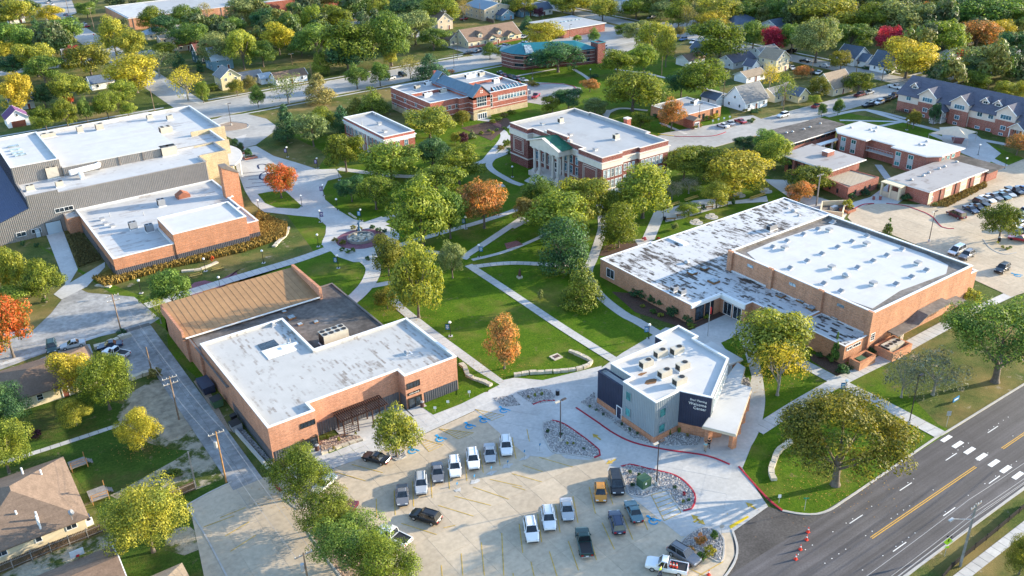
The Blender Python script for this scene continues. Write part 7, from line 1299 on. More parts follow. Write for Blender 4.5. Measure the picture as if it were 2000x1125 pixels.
PC = dict(white=(.78, .78, .77), silver=(.42, .43, .44), grey=(.17, .17, .18), black=(.012, .012, .014), navy=(.015, .03, .075), blue=(.03, .10, .26), red=(.33, .02, .03), maroon=(.12, .015, .02), orange=(.55, .22, .015), green=(.01, .045, .04), tan=(.34, .29, .22), teal=(.07, .15, .18))
KN = dict(sedan='sedan', suv='sport utility vehicle', van='minivan', pickup='pickup truck', hatch='hatchback')
def car(kind, col, fx, fy, rx, ry, label=None, far=False, name=None):
    "vehicle whose front and rear were surveyed at two image points"
    f, r = Vector(g(fx, fy)), Vector(g(rx, ry)); c = (f+r)/2; rz = atan2(f.y-r.y, f.x-r.x); z = .09
    P, hw, hl, tl, mi, bu, pt, bed, ra, fm, (a, w, zb, zh, front, wb) = car_meshes(kind); nm = name or {'pickup': 'pickup_truck', 'van': 'parked_van'}.get(kind, 'parked_car'); color = (*PC[col], 1); L = DIMS[kind][0]; cx, cy = (fx+rx)/2, (fy+ry)/2
    if far: t = inst(nm, fm, None, (c.x, c.y, z), rz); t.color = color; t['category'] = {'pickup': 'pickup', 'van': 'van'}.get(kind, 'car')
    else:
        t = thing(nm, None, {'pickup': 'pickup', 'van': 'van'}.get(kind, 'car'), (c.x, c.y, z), None, rz, org=False)
        for k, (me, _) in P.items(): inst(k.rstrip('-1'), me, t).color = color
        for x in (-.31*L, .32*L):
            for s in (-1, 1): q = inst('wheel', hw[0], t, (x, s*(w-.1), hw[2])); inst('rim', hw[1], q)
        for s in (-1, 1): inst('headlight', hl, t, (a-.1, s*w*.62, zb-.17)); inst('tail_light', tl, t, (-a+.0, s*w*.68, zb-.16)); inst('mirror', mi, t, (front-.25, s*(wb+.14), zb+.02)).color = color
        inst('bumper', bu, t); inst('number_plate', pt, t)
        if ra: inst('roof_rails', ra, t)
        if bed: inst('truck_bed', bed[0], t); inst('bed_side', bed[1], t).color = color
    if label: t['label'] = label
    else: autolab(t, 'parked '+col+' '+KN[kind], cx, cy)
    t['group'] = 'cars parked in the near car park' if not far else 'cars parked around campus and streets'; return t
NEAR = [('sedan', 'grey', 787, 996, 786, 952, 'grey sedan at the left end of the front-facing car row'), ('suv', 'silver', 824, 974, 822, 931, 'silver wagon second from the left in the front-facing row'), ('sedan', 'grey', 857, 950, 853, 909, 'dark grey crossover beside the white vehicle with a blue post before it'), ('suv', 'white', 891, 944, 886, 896, 'large white sport utility vehicle fourth in the front-facing row'), ('suv', 'white', 927, 927, 921, 882, 'white sport utility vehicle with roof rails fifth in the front-facing row'), ('sedan', 'silver', 959, 912, 955, 871, 'pale silver sedan sixth in the front-facing row'), ('suv', 'white', 991, 899, 986, 858, 'white car at the right end of the front-facing row'),
 ('sedan', 'black', 708, 893, 762, 908, 'glossy black sedan by the lime tree in front of the brick building'), ('suv', 'black', 801, 1006, 863, 1025, 'black sport utility vehicle with chrome roof rails alone in the middle row'), ('pickup', 'white', 741, 1040, 798, 1068, 'white pickup with black open bed half behind the trees'), ('sedan', 'maroon', 672, 1014, 684, 998, 'maroon car almost hidden behind the row of trees'), ('sedan', 'white', 627, 958, 642, 944, 'white car peeking out behind the second tree'),
 ('suv', 'white', 1042, 1068, 1033, 1018, 'white car with sunroof at the left end of the lower row'), ('suv', 'white', 1075, 1045, 1068, 996, 'white sport utility vehicle second in the lower row'), ('sedan', 'silver', 1111, 1026, 1104, 978, 'pale silver sedan with dark sunroof third in the lower row'), ('hatch', 'orange', 1174, 992, 1171, 946, 'orange compact sport utility vehicle'), ('van', 'black', 1208, 974, 1199, 928, 'black minivan beside the orange vehicle'),
 ('pickup', 'green', 1135, 1038, 1147, 1095, 'dark green pickup truck with open bed'), ('suv', 'navy', 1198, 1003, 1211, 1052, 'dark navy sport utility vehicle next to the blue sedan'), ('sedan', 'teal', 1228, 984, 1247, 1027, 'dark teal-blue sedan beside the blue wheelchair bay'), ('suv', 'grey', 1364, 1108, 1308, 1074, 'grey-silver sport utility vehicle by the corner shrub bed'),
 ('sedan', 'navy', 200, 683, 232, 677, 'dark blue sedan beside the white pickup on the gravel pad'), ('pickup', 'white', 212, 692, 245, 698, 'white pickup with dark bed on the gravel pad'), ('suv', 'green', 103, 692, 102, 676, 'dark green vehicle beside the brown-roofed house'), ('sedan', 'silver', 135, 680, 152, 676, 'silver car in the driveway left of the gravel pad'),
 ('van', 'white', 1855, 501, 1880, 488, 'white minivan beside the gymnasium corner lot'), ('suv', 'grey', 1876, 510, 1898, 497, 'grey sport utility vehicle next to the white minivan'), ('suv', 'black', 1944, 538, 1968, 522, 'black sport utility vehicle parked alone near the right edge'), ('van', 'maroon', 1853, 418, 1880, 430, 'dark maroon minivan at the near end of the right lot row'), ('sedan', 'navy', 1908, 420, 1883, 407, 'dark blue sedan second in the right lot row')]
for k, c, a, b, d, e, l in NEAR: car(k, c, a, b, d, e, l)
FAR = 'sedan,black,1921,415,1898,404;suv,black,1930,407,1902,396;sedan,white,1940,398,1916,388;sedan,grey,1952,393,1930,384;sedan,teal,1970,392,1944,382;sedan,silver,1981,388,1954,376;pickup,black,1996,384,1966,371;sedan,blue,2010,380,1986,368;sedan,silver,1988,420,2010,412;sedan,teal,1985,428,2008,424;sedan,white,1985,436,2010,430;sedan,white,1978,446,2000,438;suv,grey,1993,452,1962,446;sedan,navy,1990,458,2012,455;sedan,red,1972,467,2006,473;' \
 'suv,white,1516,232,1541,225;sedan,red,1586,213,1602,207;suv,maroon,1669,191,1687,186;sedan,silver,1688,186,1705,181;suv,black,1684,211,1706,207;sedan,grey,1692,206,1712,202;suv,white,1705,207,1727,200;suv,black,1717,202,1740,196;sedan,navy,1727,198,1749,191;suv,maroon,1735,195,1755,188;suv,silver,1738,190,1755,187;pickup,white,1760,176,1736,170;sedan,black,1561,120,1582,123;sedan,silver,1600,130,1620,133;sedan,navy,1541,131,1533,127;sedan,white,1551,139,1544,132;suv,black,1588,149,1584,139;sedan,white,1594,147,1602,142;suv,black,1537,101,1554,103;sedan,white,1400,245,1424,252;sedan,silver,1416,239,1434,249;sedan,red,1434,236,1457,244;' \
 'pickup,red,1041,195,1052,186;sedan,navy,985,149,971,143;sedan,red,994,154,978,147;sedan,black,1003,156,988,149;suv,black,1011,160,996,152;sedan,red,1020,160,1004,153;sedan,silver,1033,162,1012,157;sedan,black,905,107,924,104;sedan,black,925,105,940,101;sedan,blue,932,102,945,97;sedan,silver,964,96,976,93;sedan,silver,978,93,990,90;suv,white,1007,74,1020,70;sedan,silver,1017,77,1030,72;sedan,white,1012,89,1030,85;suv,white,1024,86,1040,82;sedan,silver,984,94,995,91;sedan,blue,1107,71,1118,69;sedan,black,1116,68,1127,64;suv,navy,1127,69,1139,65;suv,white,1132,66,1150,61;pickup,black,1160,61,1175,58;suv,silver,1166,101,1176,95;suv,silver,1176,99,1184,93;sedan,white,752,158,773,153;suv,black,795,151,778,146;' \
 'sedan,silver,85,4,100,9;sedan,teal,88,2,104,7;sedan,white,94,9,108,12;sedan,navy,122,29,137,33;sedan,blue,128,33,143,36;sedan,silver,134,36,150,40;sedan,silver,157,47,172,50;sedan,red,160,55,175,53;suv,tan,256,51,269,50;suv,maroon,270,50,286,47;sedan,silver,396,45,404,43;suv,black,430,39,444,37;suv,blue,1328,81,1340,78;pickup,white,1347,88,1362,82;sedan,white,1359,88,1370,85;sedan,silver,1268,37,1282,34;sedan,red,900,40,912,38;sedan,white,1885,112,1900,109;sedan,silver,1265,38,1276,35;sedan,white,555,88,562,85;sedan,navy,538,97,540,90'
for q in FAR.split(';'):
    a = q.split(','); car(a[0], a[1], *map(float, a[2:6]), far=True)
# utility truck with cones, at the bottom edge
t = car('pickup', 'white', 1263, 1105, 1341, 1121, 'white utility truck with open bed of orange cones at the bottom edge'); t['label'] = 'white utility truck with open bed of orange cones at the bottom edge'
dr = MB().box(-.9, 0, -.05, .03, 0, .95).mesh('open_door', MT['paint']); q = inst('open_door', dr, t, (1.3, 1.0, .5), .9); q.color = (*PC['white'], 1); tc = t.location.copy(); tz = t.rotation_euler.z
# ================================================================ cones, signs, lamps, poles
CM = (MB().box(-.2, .2, -.2, .2, 0, .05).mesh('cone_base', MT['cone']), MB().tube((0, 0, .05), (0, 0, .8), .16, .04, 10).mesh('cone_body', MT['cone']), MB().tube((0, 0, .42), (0, 0, .6), .102, .072, 10).mesh('white_band', MT['pwhite']))
def cone(x, y, z, label):
    t = thing('traffic_cone', label, 'cone', (x, y, z), 'orange traffic cones', 0, org=False); b = inst('cone_body', CM[1], t); inst('cone_base', CM[0], t); inst('white_band', CM[2], b); t.scale = (1.15,)*3
for (qx, qy), l in zip(((1578, 1040), (1575, 1055), (1563, 1074), (1554, 1093)), ('farthest', 'second', 'third', 'nearest')): x, y = g(qx, qy); cone(x, y, .05, 'orange traffic cone on the road, %s of the line of four' % l)
x, y = g(1384, 1124); cone(x, y, .1, 'orange traffic cone at the bottom edge beside the car park corner')
for i, l in enumerate(('first', 'middle', 'last')): d = Vector((-.5-.42*i, .35, 0)); d.rotate(Matrix.Rotation(tz, 3, 'Z')); cone(tc.x+d.x, tc.y+d.y, 1.0, 'orange cone standing in the utility truck bed, %s of three' % l)
LPM = (MB().tube((0, 0, 0), (0, 0, .25), .16, .12, 8).tube((0, 0, .25), (0, 0, 2.95), .06, .05, 8).mesh('post', MT['blk']), MB().sphere((0, 0, 3.2), .27, 10, 7).mesh('globe', MT['globe'], smooth=True), MB().tube((0, 0, 2.9), (0, 0, 3.0), .12, .18, 8).mesh('collar', MT['blk']), MB().box(-.35, .35, -.35, .35, 0, .08).mesh('footing', MT['conc']))
BAN = {c: (MB().box(.12, .78, -.02, .02, 1.55, 2.75).mesh('banner', MT[c]), MB().box(.05, .85, -.025, .025, 2.75, 2.8).box(.05, .85, -.025, .025, 1.5, 1.55).mesh('banner_arm', MT['blk']), MB().box(.2, .7, -.027, .027, 2.0, 2.12).box(.3, .6, -.027, .027, 1.72, 1.82).box(.25, .65, -.027, .027, 2.3, 2.5).mesh('banner_print', MT['signw'])) for c in ('banb', 'banp')}
def globe(bx, by, ban=None, side=1, h=3.45):
    x, y = g(bx, by); t = thing('globe_lamp', None, 'street lamp', (x, y, .05), 'globe lamps along the campus walks', -.6 if side > 0 else 2.54, org=False); s = h/3.47; t.scale = (s*1.15, s*1.15, s)
    for n, me in zip(('post', 'globe', 'collar', 'footing'), LPM): inst(n, me, t)
    if ban: b = inst('banner', BAN[ban][0], t); inst('banner_arm', BAN[ban][1], t); inst('banner_print', BAN[ban][2], b)
    autolab(t, 'white globe lamp'+({'banb': ' with blue banner', 'banp': ' with purple banner'}[ban] if ban else ''), bx, by)
for a in ((880, 657, 'banb', -1), (1267, 662, 'banb', -1), (661, 524, 'banb', -1), (622, 482), (515, 514), (626, 434, 'banp'), (590, 404), (632, 383, 'banp', -1), (659, 411), (706, 432, 'banb', -1), (663, 352), (621, 329, 'banp', -1), (562, 307, 'banp', -1), (506, 413), (910, 447, 'banb', -1), (936, 503, 'banb'), (402, 530), (276, 573), (431, 567), (1295, 427), (1649, 774, 'banb', -1), (1153, 151), (1771, 254), (1910, 303), (1001, 346), (1032, 192, 'banb'), (825, 372), (1962, 330)): globe(*a)
def lotlight(bx, by, tx, ty, heads=2, mat='bronze', label=None):
    x, y = g(bx, by); h = height(bx, by, ty); t = thing('lot_light', None, 'street lamp', (x, y, .05)); MB().tube((x, y, 0), (x, y, .7), .3, .3, 10).build('footing', MT['conc'], t); MB().tube((x, y, .6), (x, y, h), .1, .07, 8).build('pole', MT[mat], t)
    for i in range(heads): s = (1, -1)[i]; MB().box(x+(.2 if s > 0 else -1.1), x+(1.1 if s > 0 else -.2), y-.18, y+.18, h-.12, h+.05).build('lamp_head', MT['hvac' if i else mat], t); MB().tube((x, y, h-.05), (x+s*.3, y, h-.05), .04).build('arm', MT[mat], t)
    t['group'] = 'tall lot lights'; autolab(t, 'tall dark pole light with %s' % ('two flat heads' if heads > 1 else 'one head'), bx, by)
for a in ((1282, 948, 1288, 863), (1094.7, 862, 1096, 782), (1775, 829, 1795, 734, 1), (1814, 473, 1825, 413), (452, 245, 445, 202), (637, 1030, 645, 978), (1364, 250, 1366, 203), (1040, 155, 1040, 115), (887, 133, 887, 86), (894, 116, 892, 85), (1113, 74, 1113, 48)): lotlight(*a)
POLES = []
def pole(bx, by, ty, arms=1, mat='wood', label=None, tx=None, r=.15, can=False, streetlight=False):
    x, y = g(bx, by); h = height(bx, by, ty); t = thing('utility_pole', label, 'utility pole', (x, y, 0), 'utility poles'); MB().tube((x, y, 0), (x, y, h), r, r*.7, 8).build('pole', MT[mat], t)
    for i in range(arms):
        z = h-.35-i*1.1; MB().box(x-1.25, x+1.25, y-.07, y+.07, z-.07, z+.07).build('crossarm', MT['woodg'], t)
        for d in (-1.15, -.5, .5, 1.15): MB().tube((x+d, y, z+.05), (x+d, y, z+.28), .05, .04, 6).build('insulator', MT['signw'], t)
    if can: MB().tube((x-.4, y, h-2.8), (x-.4, y, h-1.7), .27, .27, 10).build('transformer_can', MT['steel'], t)
    if streetlight: MB().tube((x, y, h-2.6), (x-2.8, y+1.2, h-1.9), .05).build('lamp_arm', MT['steel'], t); MB().box(x-3.6, x-2.7, y+1.05, y+1.4, h-1.95, h-1.78).build('lamp_head', MT['steel'], t)
    if not label: autolab(t, 'wooden utility pole', bx, by)
    POLES.append((x, y, h)); return t
pole(237, 648, 575, 2, 'wood', 'pale utility pole with double crossarm at the left street corner'); pole(350, 820, 735, 2, 'wood', 'utility pole with two crossarms beside the alley, middle one'); pole(442, 942, 843, 1, 'woodo', 'orange-brown utility pole with transformer at the end of the alley', can=True); pole(604, 1150, 1080, 1, 'wood', 'utility pole with transformer at the bottom edge beside the car park trees', can=True)
A4 = POLES[:4]
pole(297, 728, 678, 0, 'wood', 'bare short pole between the parking pad and the alley'); pole(383, 953, 882, 0, 'woodg', 'bare leaning grey pole by the fence end'); RP = pole(1875, 1106, 984, 1, 'woodg', 'grey roadside utility pole with crossarm and street light', r=.2, streetlight=True); R5 = POLES[-1]
for a in ((302, 217, 172, 0), (185, 62, 15, 1), (135, 28, 0, 0), (1529, 219, 160, 1), (1413, 187, 138, 1), (1584, 154, 114, 0), (609, 154, 122, 0), (571, 126, 104, 1), (1722, 160, 128, 0), (1672, 142, 112, 0), (1292, 148, 110, 0), (938, 42, 6, 0), (1930, 175, 142, 0)): pole(a[0], a[1], a[2], a[3])
pole(1594, 402, 340, 1, 'woodg', 'pale utility pole behind the peeling white roof', r=.22)
def wire(name, a, b, sag=.6, r=.025, label=None):
    a, b = Vector(a), Vector(b); mb = MB(); n = 10; p = None
    for i in range(n+1):
        u = i/n; q = a.lerp(b, u)-Vector((0, 0, sag*4*u*(1-u)))
        if p is not None: mb.tube(p, q, r, r, 4, cap=False)
        p = q
    return tag(mb.build(name, MT['wire']), label, 'cable', 'overhead cables')
for i, (dy, z, l) in enumerate(((1.1, R5[2]-.1, 'top inner'), (-1.1, R5[2]-.1, 'top outer'), (.1, R5[2]-1.6, 'second'), (.25, R5[2]-3.0, 'third'), (.25, R5[2]-4.4, 'lowest'))):
    for x0, x1, e in ((R5[0], R5[0]+46, 'running up the road'), (R5[0]-46, R5[0], 'running down the road')): wire('overhead_cable', (x0, R5[1]+dy, z), (x1, R5[1]+dy, z), .7, .032, '%s power cable %s from the grey roadside pole' % (l, e))
pole(0, 0, 0, 1) if False else None
for i in range(3):
    a, b = A4[i], A4[i+1]
    for d, l in ((-1.1, 'left'), (1.1, 'right')): wire('overhead_cable', (a[0]+d, a[1], a[2]-.1), (b[0]+d, b[1], b[2]-.1), .5, .02, '%s thin alley power cable, %s span from the left street corner' % (l, ('first', 'second', 'third')[i]))
def sign(name, label, bx, by, ty, w, h, mat, cat='sign', shape='box', second=None, rz=None, group=None):
    x, y = g(bx, by); H = height(bx, by, ty); t = thing(name, label, cat, (x, y, 0), group, rz if rz is not None else -.6, org=False); MB().tube((0, .03, 0), (0, .03, H), .035, .035, 6).build('post', MT['steel'], t)
    if shape == 'oct': me = MB().add([(w/2*cos(pi/8+i*pi/4), -.02, H-h/2+h/2*sin(pi/8+i*pi/4)) for i in range(8)]+[(w/2*cos(pi/8+i*pi/4), 0, H-h/2+h/2*sin(pi/8+i*pi/4)) for i in range(8)], [tuple(range(8)), tuple(range(15, 7, -1))]+[(i, i+8, (i+1) % 8+8, (i+1) % 8) for i in range(8)])
    elif shape == 'dia': me = MB().add([(0, -.02, H-h), (w/2, -.02, H-h/2), (0, -.02, H), (-w/2, -.02, H-h/2), (0, 0, H-h), (w/2, 0, H-h/2), (0, 0, H), (-w/2, 0, H-h/2)], [(0, 1, 2, 3), (7, 6, 5, 4), (0, 4, 5, 1), (1, 5, 6, 2), (2, 6, 7, 3), (3, 7, 4, 0)])
    else: me = MB().box(-w/2, w/2, -.02, 0, H-h, H)
    p = me.build('panel', MT[mat], t)
    if second: MB().box(-.3, .3, -.02, 0, H-h-.45, H-h-.1).build('plaque', MT[second], t)
    return t, H
t, H = sign('crossing_sign', 'lime green pedestrian crossing sign with black walking figure beside the road', 1844.6, 1087, 1050, 1.4, 1.4, 'signy', shape='dia', second='signy')
f = MB().tube((0, -.03, H-.45), (.1, -.03, H-.72), .05, .04, 5).tube((0, -.03, H-.45), (-.1, -.03, H-.7), .05, .04, 5).tube((0, -.03, H-.25), (0, -.03, H-.5), .07, .06, 6).sphere((0, -.03, H-.18), .07, 6, 4).build('walking_figure', MT['signblk'], t); MB().box(-.35, .35, -.05, .0, H+.02, H+.34).build('flasher', MT['signblk'], t)
sign('stop_sign', 'grey back of the stop sign on the corner shrub bed', 1408, 1049, 1024, .75, .75, 'steel', shape='oct', rz=2.6); sign('street_sign', 'small green street name sign on the lawn corner', 1571, 998, 972, .8, .2, 'signg'); sign('small_sign', 'small white sign on the red kerb of the lawn corner', 1521, 983, 966, .45, .6, 'signw')
sign('road_sign', 'back of a grey road sign on the dry verge', 1848, 833, 803, .7, .9, 'steel', rz=2.5); sign('stop_sign', 'red stop sign by the apartment car park', 1751, 190, 180, .8, .8, 'signr', shape='oct'); sign('stop_sign', 'small red stop sign at the far left junction', 184, 72, 66, .8, .8, 'signr', shape='oct'); sign('notice_sign', 'blue notice sign before the low brick office', 1365, 244, 232, .6, 1.0, 'banb')
t = thing('entrance_sign', 'dark blue lettered name sign in the roadside verge', 'sign', (*g(1862, 787), 0)); x, y = g(1866, 785); box(t, 'panel', 'banb', x-.9, x+.9, y-.06, y+.06, .2, 1.0); box(t, 'lettering', 'signw', x-.6, x+.6, y-.075, y-.06, .5, .7)
for i, (bx, by, ty) in enumerate(((893.5, 958, 942), (927, 942, 927), (960, 926, 911), (992, 911, 899), (1024.5, 896, 879), (1054.6, 882, 866))):
    sign('parking_sign', 'small blue parking sign on black post, %s of six along the kerb strip' % ('first', 'second', 'third', 'fourth', 'fifth', 'last')[i], bx, by, ty, .32, .42, 'banb', rz=.3, group='blue parking signs'); x, y = g(bx, by); r = rnd; tag(MB().prism([(x+.9*cos(a*.63)*rnd.uniform(.4, 1.3), y+.55*sin(a*.63)*rnd.uniform(.4, 1.3)) for a in range(10)], .1, .118, bottom=False).build('chalk_spill', MT['conc']), kind='stuff')
for i, (bx, by, ty) in enumerate(((1392, 242, 234), (1403, 239, 231), (1414, 237, 229), (1425, 234, 226))): sign('yard_sign', 'white yard sign on the lawn by the low brick office, %s of four' % ('first', 'second', 'third', 'last')[i], bx, by, ty, .6, .6, 'signw', group='white yard signs')
for i, (bx, by, ty) in enumerate(((850, 805, 794), (875, 791, 782), (917, 777, 763))): sign('yard_sign', 'white yard sign on the grass before the brick building, %s of three' % ('first', 'second', 'last')[i], bx, by, ty, .5, .5, 'signw', group='white yard signs')
def can(bx, by, mat, label, r=.35, h=1.1):
    x, y = g(bx, by); t = thing('trash_can', label, 'trash can', (x, y, 0.05)); MB().tube((x, y, 0), (x, y, h), r, r*1.05, 12).build('drum', MT[mat], t); MB().tube((x, y, h), (x, y, h+.12), r*1.1, r*.7, 12).build('lid', MT['hvacg'], t)
can(620, 880, 'bin', 'brown trash can beside the left door of the brick building'); can(825, 795, 'bin', 'brown trash can beside the right door of the brick building'); can(1089, 772, 'blk', 'black trash can between the planting beds and the lawn'); can(1298, 430, 'blk', 'black trash can at the foot of the courtyard lamp'); can(1422, 608, 'blk', 'black trash can under the low wing entrance'); can(1951, 472, 'blk', 'black trash can under the lot tree'); can(1706, 390, 'paver', 'left brick-red bin on the red kerb line'); can(1719, 390, 'paver', 'right brick-red bin on the red kerb line')
x, y = g(1257, 950); t = thing('transformer', 'olive green electrical cabinet on a concrete pad in the gravel bed', 'cabinet', (x, y, .1)); box(t, 'pad', 'conc', x-1.2, x+1.2, y-1.1, y+1.1, .1, .22); box(t, 'cabinet', 'grnm', x-.85, x+.85, y-.75, y+.75, .22, 1.65); MB().prism([(x-.9, y-.8), (x+.9, y-.8), (x+.9, y+.8), (x-.9, y+.8)], 1.65, 1.75).build('lid', MT['grnm'], t); box(t, 'label_plate', 'signw', x-.4, x-.1, y-.77, y-.75, .9, 1.3)
for i, (bx, by, mat, lb, L, w, h) in enumerate(((404, 760, 'mnavy', 'dark blue covered dumpster against the shaded brick wall', 4.2, 2.0, 1.5), (425, 792, 'grnm', 'green dumpster below the dark blue one by the alley', 2.0, 1.7, 1.5), (458, 822, 'blk', 'black cart bin at the corner of the shaded brick wall', .9, .9, 1.2), (462, 838, 'hvacg', 'grey lidded dumpster at the alley end of the wall', 2.0, 1.6, 1.3))):
    x, y = g(bx, by); t = thing('dumpster', lb, 'dumpster', (x, y, 0)); MB().add([(x-w/2, y-L/2, .15), (x+w/2, y-L/2, .15), (x+w/2, y+L/2, .15), (x-w/2, y+L/2, .15), (x-w/2-.15, y-L/2, h), (x+w/2, y-L/2, h+.15), (x+w/2, y+L/2, h+.15), (x-w/2-.15, y+L/2, h)], [(3, 2, 1, 0), (0, 1, 5, 4), (1, 2, 6, 5), (2, 3, 7, 6), (3, 0, 4, 7)]).build('body', MT[mat], t); MB().add([(x-w/2-.2, y-L/2-.05, h+.02), (x+w/2, y-L/2-.05, h+.2), (x+w/2, y+L/2+.05, h+.2), (x-w/2-.2, y+L/2+.05, h+.02)], [(0, 1, 2, 3)]).build('lid', MT['mnavy' if i == 0 else 'blk'], t)
sheet('planting_bed', 'rockbase', .05, '378,745 395,738 445,830 455,845 440,838')
# stone walls
def stonewall(label, pts, w=.7, h=.55, step=1.5):
    p = resample(smooth([Vector(q) for q in px(pts)], .5), step); t = thing('stone_wall', label, 'stone wall', (p[0].x, p[0].y, 0)); l, r = offs(p, w/2), offs(p, -w/2)
    for i in range(len(p)-1):
        e = (p[i+1]-p[i]).normalized()*.04; j = rnd.uniform(-.12, .12); k = [q+Vector((rnd.uniform(-.09, .09), rnd.uniform(-.09, .09))) for q in (r[i]+e, r[i+1]-e, l[i+1]-e, l[i]+e)]; MB().prism(k, 0, h*(1+j)).build('stone_block', MT['stone'], t)
stonewall('long curving limestone block wall on the central lawn', '1004,735 1035,730 1075,728 1120,724 1150,716 1156,709 1140,699 1112,687'); stonewall('zigzag limestone block wall at the corner of the brick building', '900,713 910,722 913,735 930,743 945,748 960,755', .8); stonewall('curved limestone block wall beside the big oak near the kerb', '1545,864 1530,875 1516,888 1512,903 1505,920 1511,940', .9)
stonewall('limestone boulder edge above the parking pad', '185,682 215,673 240,661 256,656', 1.0, .8, 1.2); stonewall('limestone boulder edge below the parking pad', '252,743 280,734 305,727', 1.0, .7, 1.2); stonewall('limestone slabs along the tall grass bed, middle', '355,531 390,527 425,513', .8, .35); stonewall('limestone slabs along the tall grass bed, left end', '188,558 217,561', .9, .3); stonewall('limestone slabs along the tall grass bed, right end', '535,483 545,472 558,460 563,445', .9, .35); stonewall('low pale kerb stone on the lawn behind the fountain', '682,417 688,422 696,427', .5, .3); stonewall('limestone edging of the courtyard bed', '628,888 660,876 680,868 708,860', .6, .45, 1.2)
t = thing('memorial_plaque', 'square stone plaque set flat in the central lawn', 'plaque', (*g(1086, 700), 0)); x, y = g(1086, 698); box(t, 'slab', 'stone', x-1, x+1, y-.9, y+.9, 0, .2); [box(t, 'plate', 'bin', x-.55+i*.45, x-.2+i*.45, y-.45, y+.45, .2, .24) for i in range(3)]
# golden tall grass in the arts building beds
def tufts(name, mat, pts, n, h=(.5, 1.2)):
    p = px(pts); x0, x1 = min(a for a, b in p), max(a for a, b in p); y0, y1 = min(b for a, b in p), max(b for a, b in p); mb = MB(); k = 0
    for _ in range(n*8):
        x, y = rnd.uniform(x0, x1), rnd.uniform(y0, y1)
        if not inpoly(x, y, p): continue
        k += 1; H = rnd.uniform(*h)
        for i in range(4): a = rnd.uniform(0, 6.28); q = rnd.uniform(.05, .4); c, s = cos(a), sin(a); mb.add([(x-s*.12, y+c*.12, .05), (x+s*.12, y-c*.12, .05), (x+c*q+s*.07, y+s*q-c*.07, H), (x+c*q-s*.07, y+s*q+c*.07, H*.95)], [(0, 1, 2, 3)])
        if k >= n: break
    tag(mb.build(name, MT[mat]), kind='stuff')
tufts('tall_grass', 'tuft', '180,545 205,562 345,522 480,492 558,464 562,440 520,425 500,470 350,508 226,540', 5200); tufts('tall_grass', 'tuft', '505,415 560,440 552,462 505,470 500,440', 1500); tufts('tall_grass', 'tuftd', '128,457 152,451 198,508 153,523', 1500, (.3, .7)); tufts('flower_bed', 'tuft', '1815,404 1925,356 1927,366 1850,405', 700, (.3, .8))
# fallen leaves under the autumn trees
lm = MB()
for bx, by, w in ((946, 446, 60), (985, 720, 55), (760, 538, 45), (550, 387, 40), (27, 698, 60), (1311, 254, 35), (1631, 946, 120), (818, 620, 60), (278, 878, 55), (1510, 740, 70), (585, 972, 60), (757, 603, 30)):
    for _ in range(int(w*3)):
        x, y = g(bx+rnd.gauss(-w*.15, w*.55), by+rnd.gauss(0, w*.25)); s = rnd.uniform(.05, .11); a = rnd.uniform(0, 3); lm.quad((x-s*cos(a), y-s*sin(a), .125), (x+s*sin(a), y-s*cos(a), .13), (x+s*cos(a), y+s*sin(a), .125), (x-s*sin(a), y+s*cos(a), .135))
tag(lm.build('fallen_leaves', MT['litter']), kind='stuff')
# seating
def bench(bx, by, rz, label, mat='ylwbench', L=2.0):
    x, y = g(bx, by); t = thing('park_bench', label, 'bench', (x, y, .05), 'benches', rz, org=False)
    for i in range(4): MB().box(-L/2, L/2, -.28+i*.13, -.18+i*.13, .43, .47).build('seat_slat', MT[mat], t)
    for i in range(3): MB().box(-L/2, L/2, .26, .29, .55+i*.13, .64+i*.13).build('back_slat', MT[mat], t)
    for s in (-1, 1): MB().box(s*L*.42-.04, s*L*.42+.04, -.25, -.2, 0, .43).box(s*L*.42-.04, s*L*.42+.04, .2, .25, 0, .9).build('leg', MT['blk'], t)
for a in ((1315, 403, 0, 'long yellow bench left of the pair behind the courtyard', 'ylwbench', 5), (1351, 391, 0, 'long yellow bench right of the pair behind the courtyard', 'ylwbench', 5), (1480, 387, 0, 'long yellow bench at the right end of the courtyard', 'ylwbench', 6), (1310, 431, 2.6, 'timber bench by the blue spruce in the courtyard', 'woodo', 2.5), (1332, 424, 2.6, 'timber bench under the small courtyard tree', 'woodo', 3), (1361, 417, 2.6, 'timber bench beside the dark courtyard shrub', 'woodo', 2), (1385, 408, 2.6, 'timber bench left of the round courtyard tree', 'woodo', 2), (1414, 400, 2.6, 'timber bench right of the round courtyard tree', 'woodo', 2), (425, 529, 0, 'yellow bench at the upper edge of the brick court', 'ylwbench', 3), (383, 541, 0, 'yellow bench at the left edge of the brick court', 'ylwbench', 3), (454, 560, 3.1, 'timber bench at the lower edge of the brick court', 'woodo', 3), (410, 572, 3.1, 'timber bench at the foot of the brick court', 'woodo', 3)): bench(*a)
def picnic(bx, by, label):
    x, y = g(bx, by); t = thing('picnic_table', label, 'picnic table', (x, y, 0), 'round picnic tables'); MB().tube((x, y, .72), (x, y, .8), .8, .8, 12).build('table_top', MT['hvac'], t); MB().tube((x, y, 0), (x, y, .72), .15).build('pedestal', MT['steel'], t); MB().tube((x, y, .02), (x, y, .05), 1.7, 1.7, 14).build('pad', MT['conc'], t)
    for i in range(4): a = i*pi/2+.5; MB().tube((x+1.25*cos(a), y+1.25*sin(a), .42), (x+1.25*cos(a), y+1.25*sin(a), .48), .3, .3, 8).tube((x+1.25*cos(a), y+1.25*sin(a), .05), (x+1.25*cos(a), y+1.25*sin(a), .42), .05).build('seat', MT['hvac'], t)
for a in ((1360, 435, 'round concrete picnic table nearest the peeling roof, left of two'), (1390, 424, 'round concrete picnic table nearest the peeling roof, right of two'), (1444, 382, 'round picnic table on the lawn behind the round tree'), (1496, 374, 'round picnic table at the lawn edge under the yellow trees')): picnic(*a)
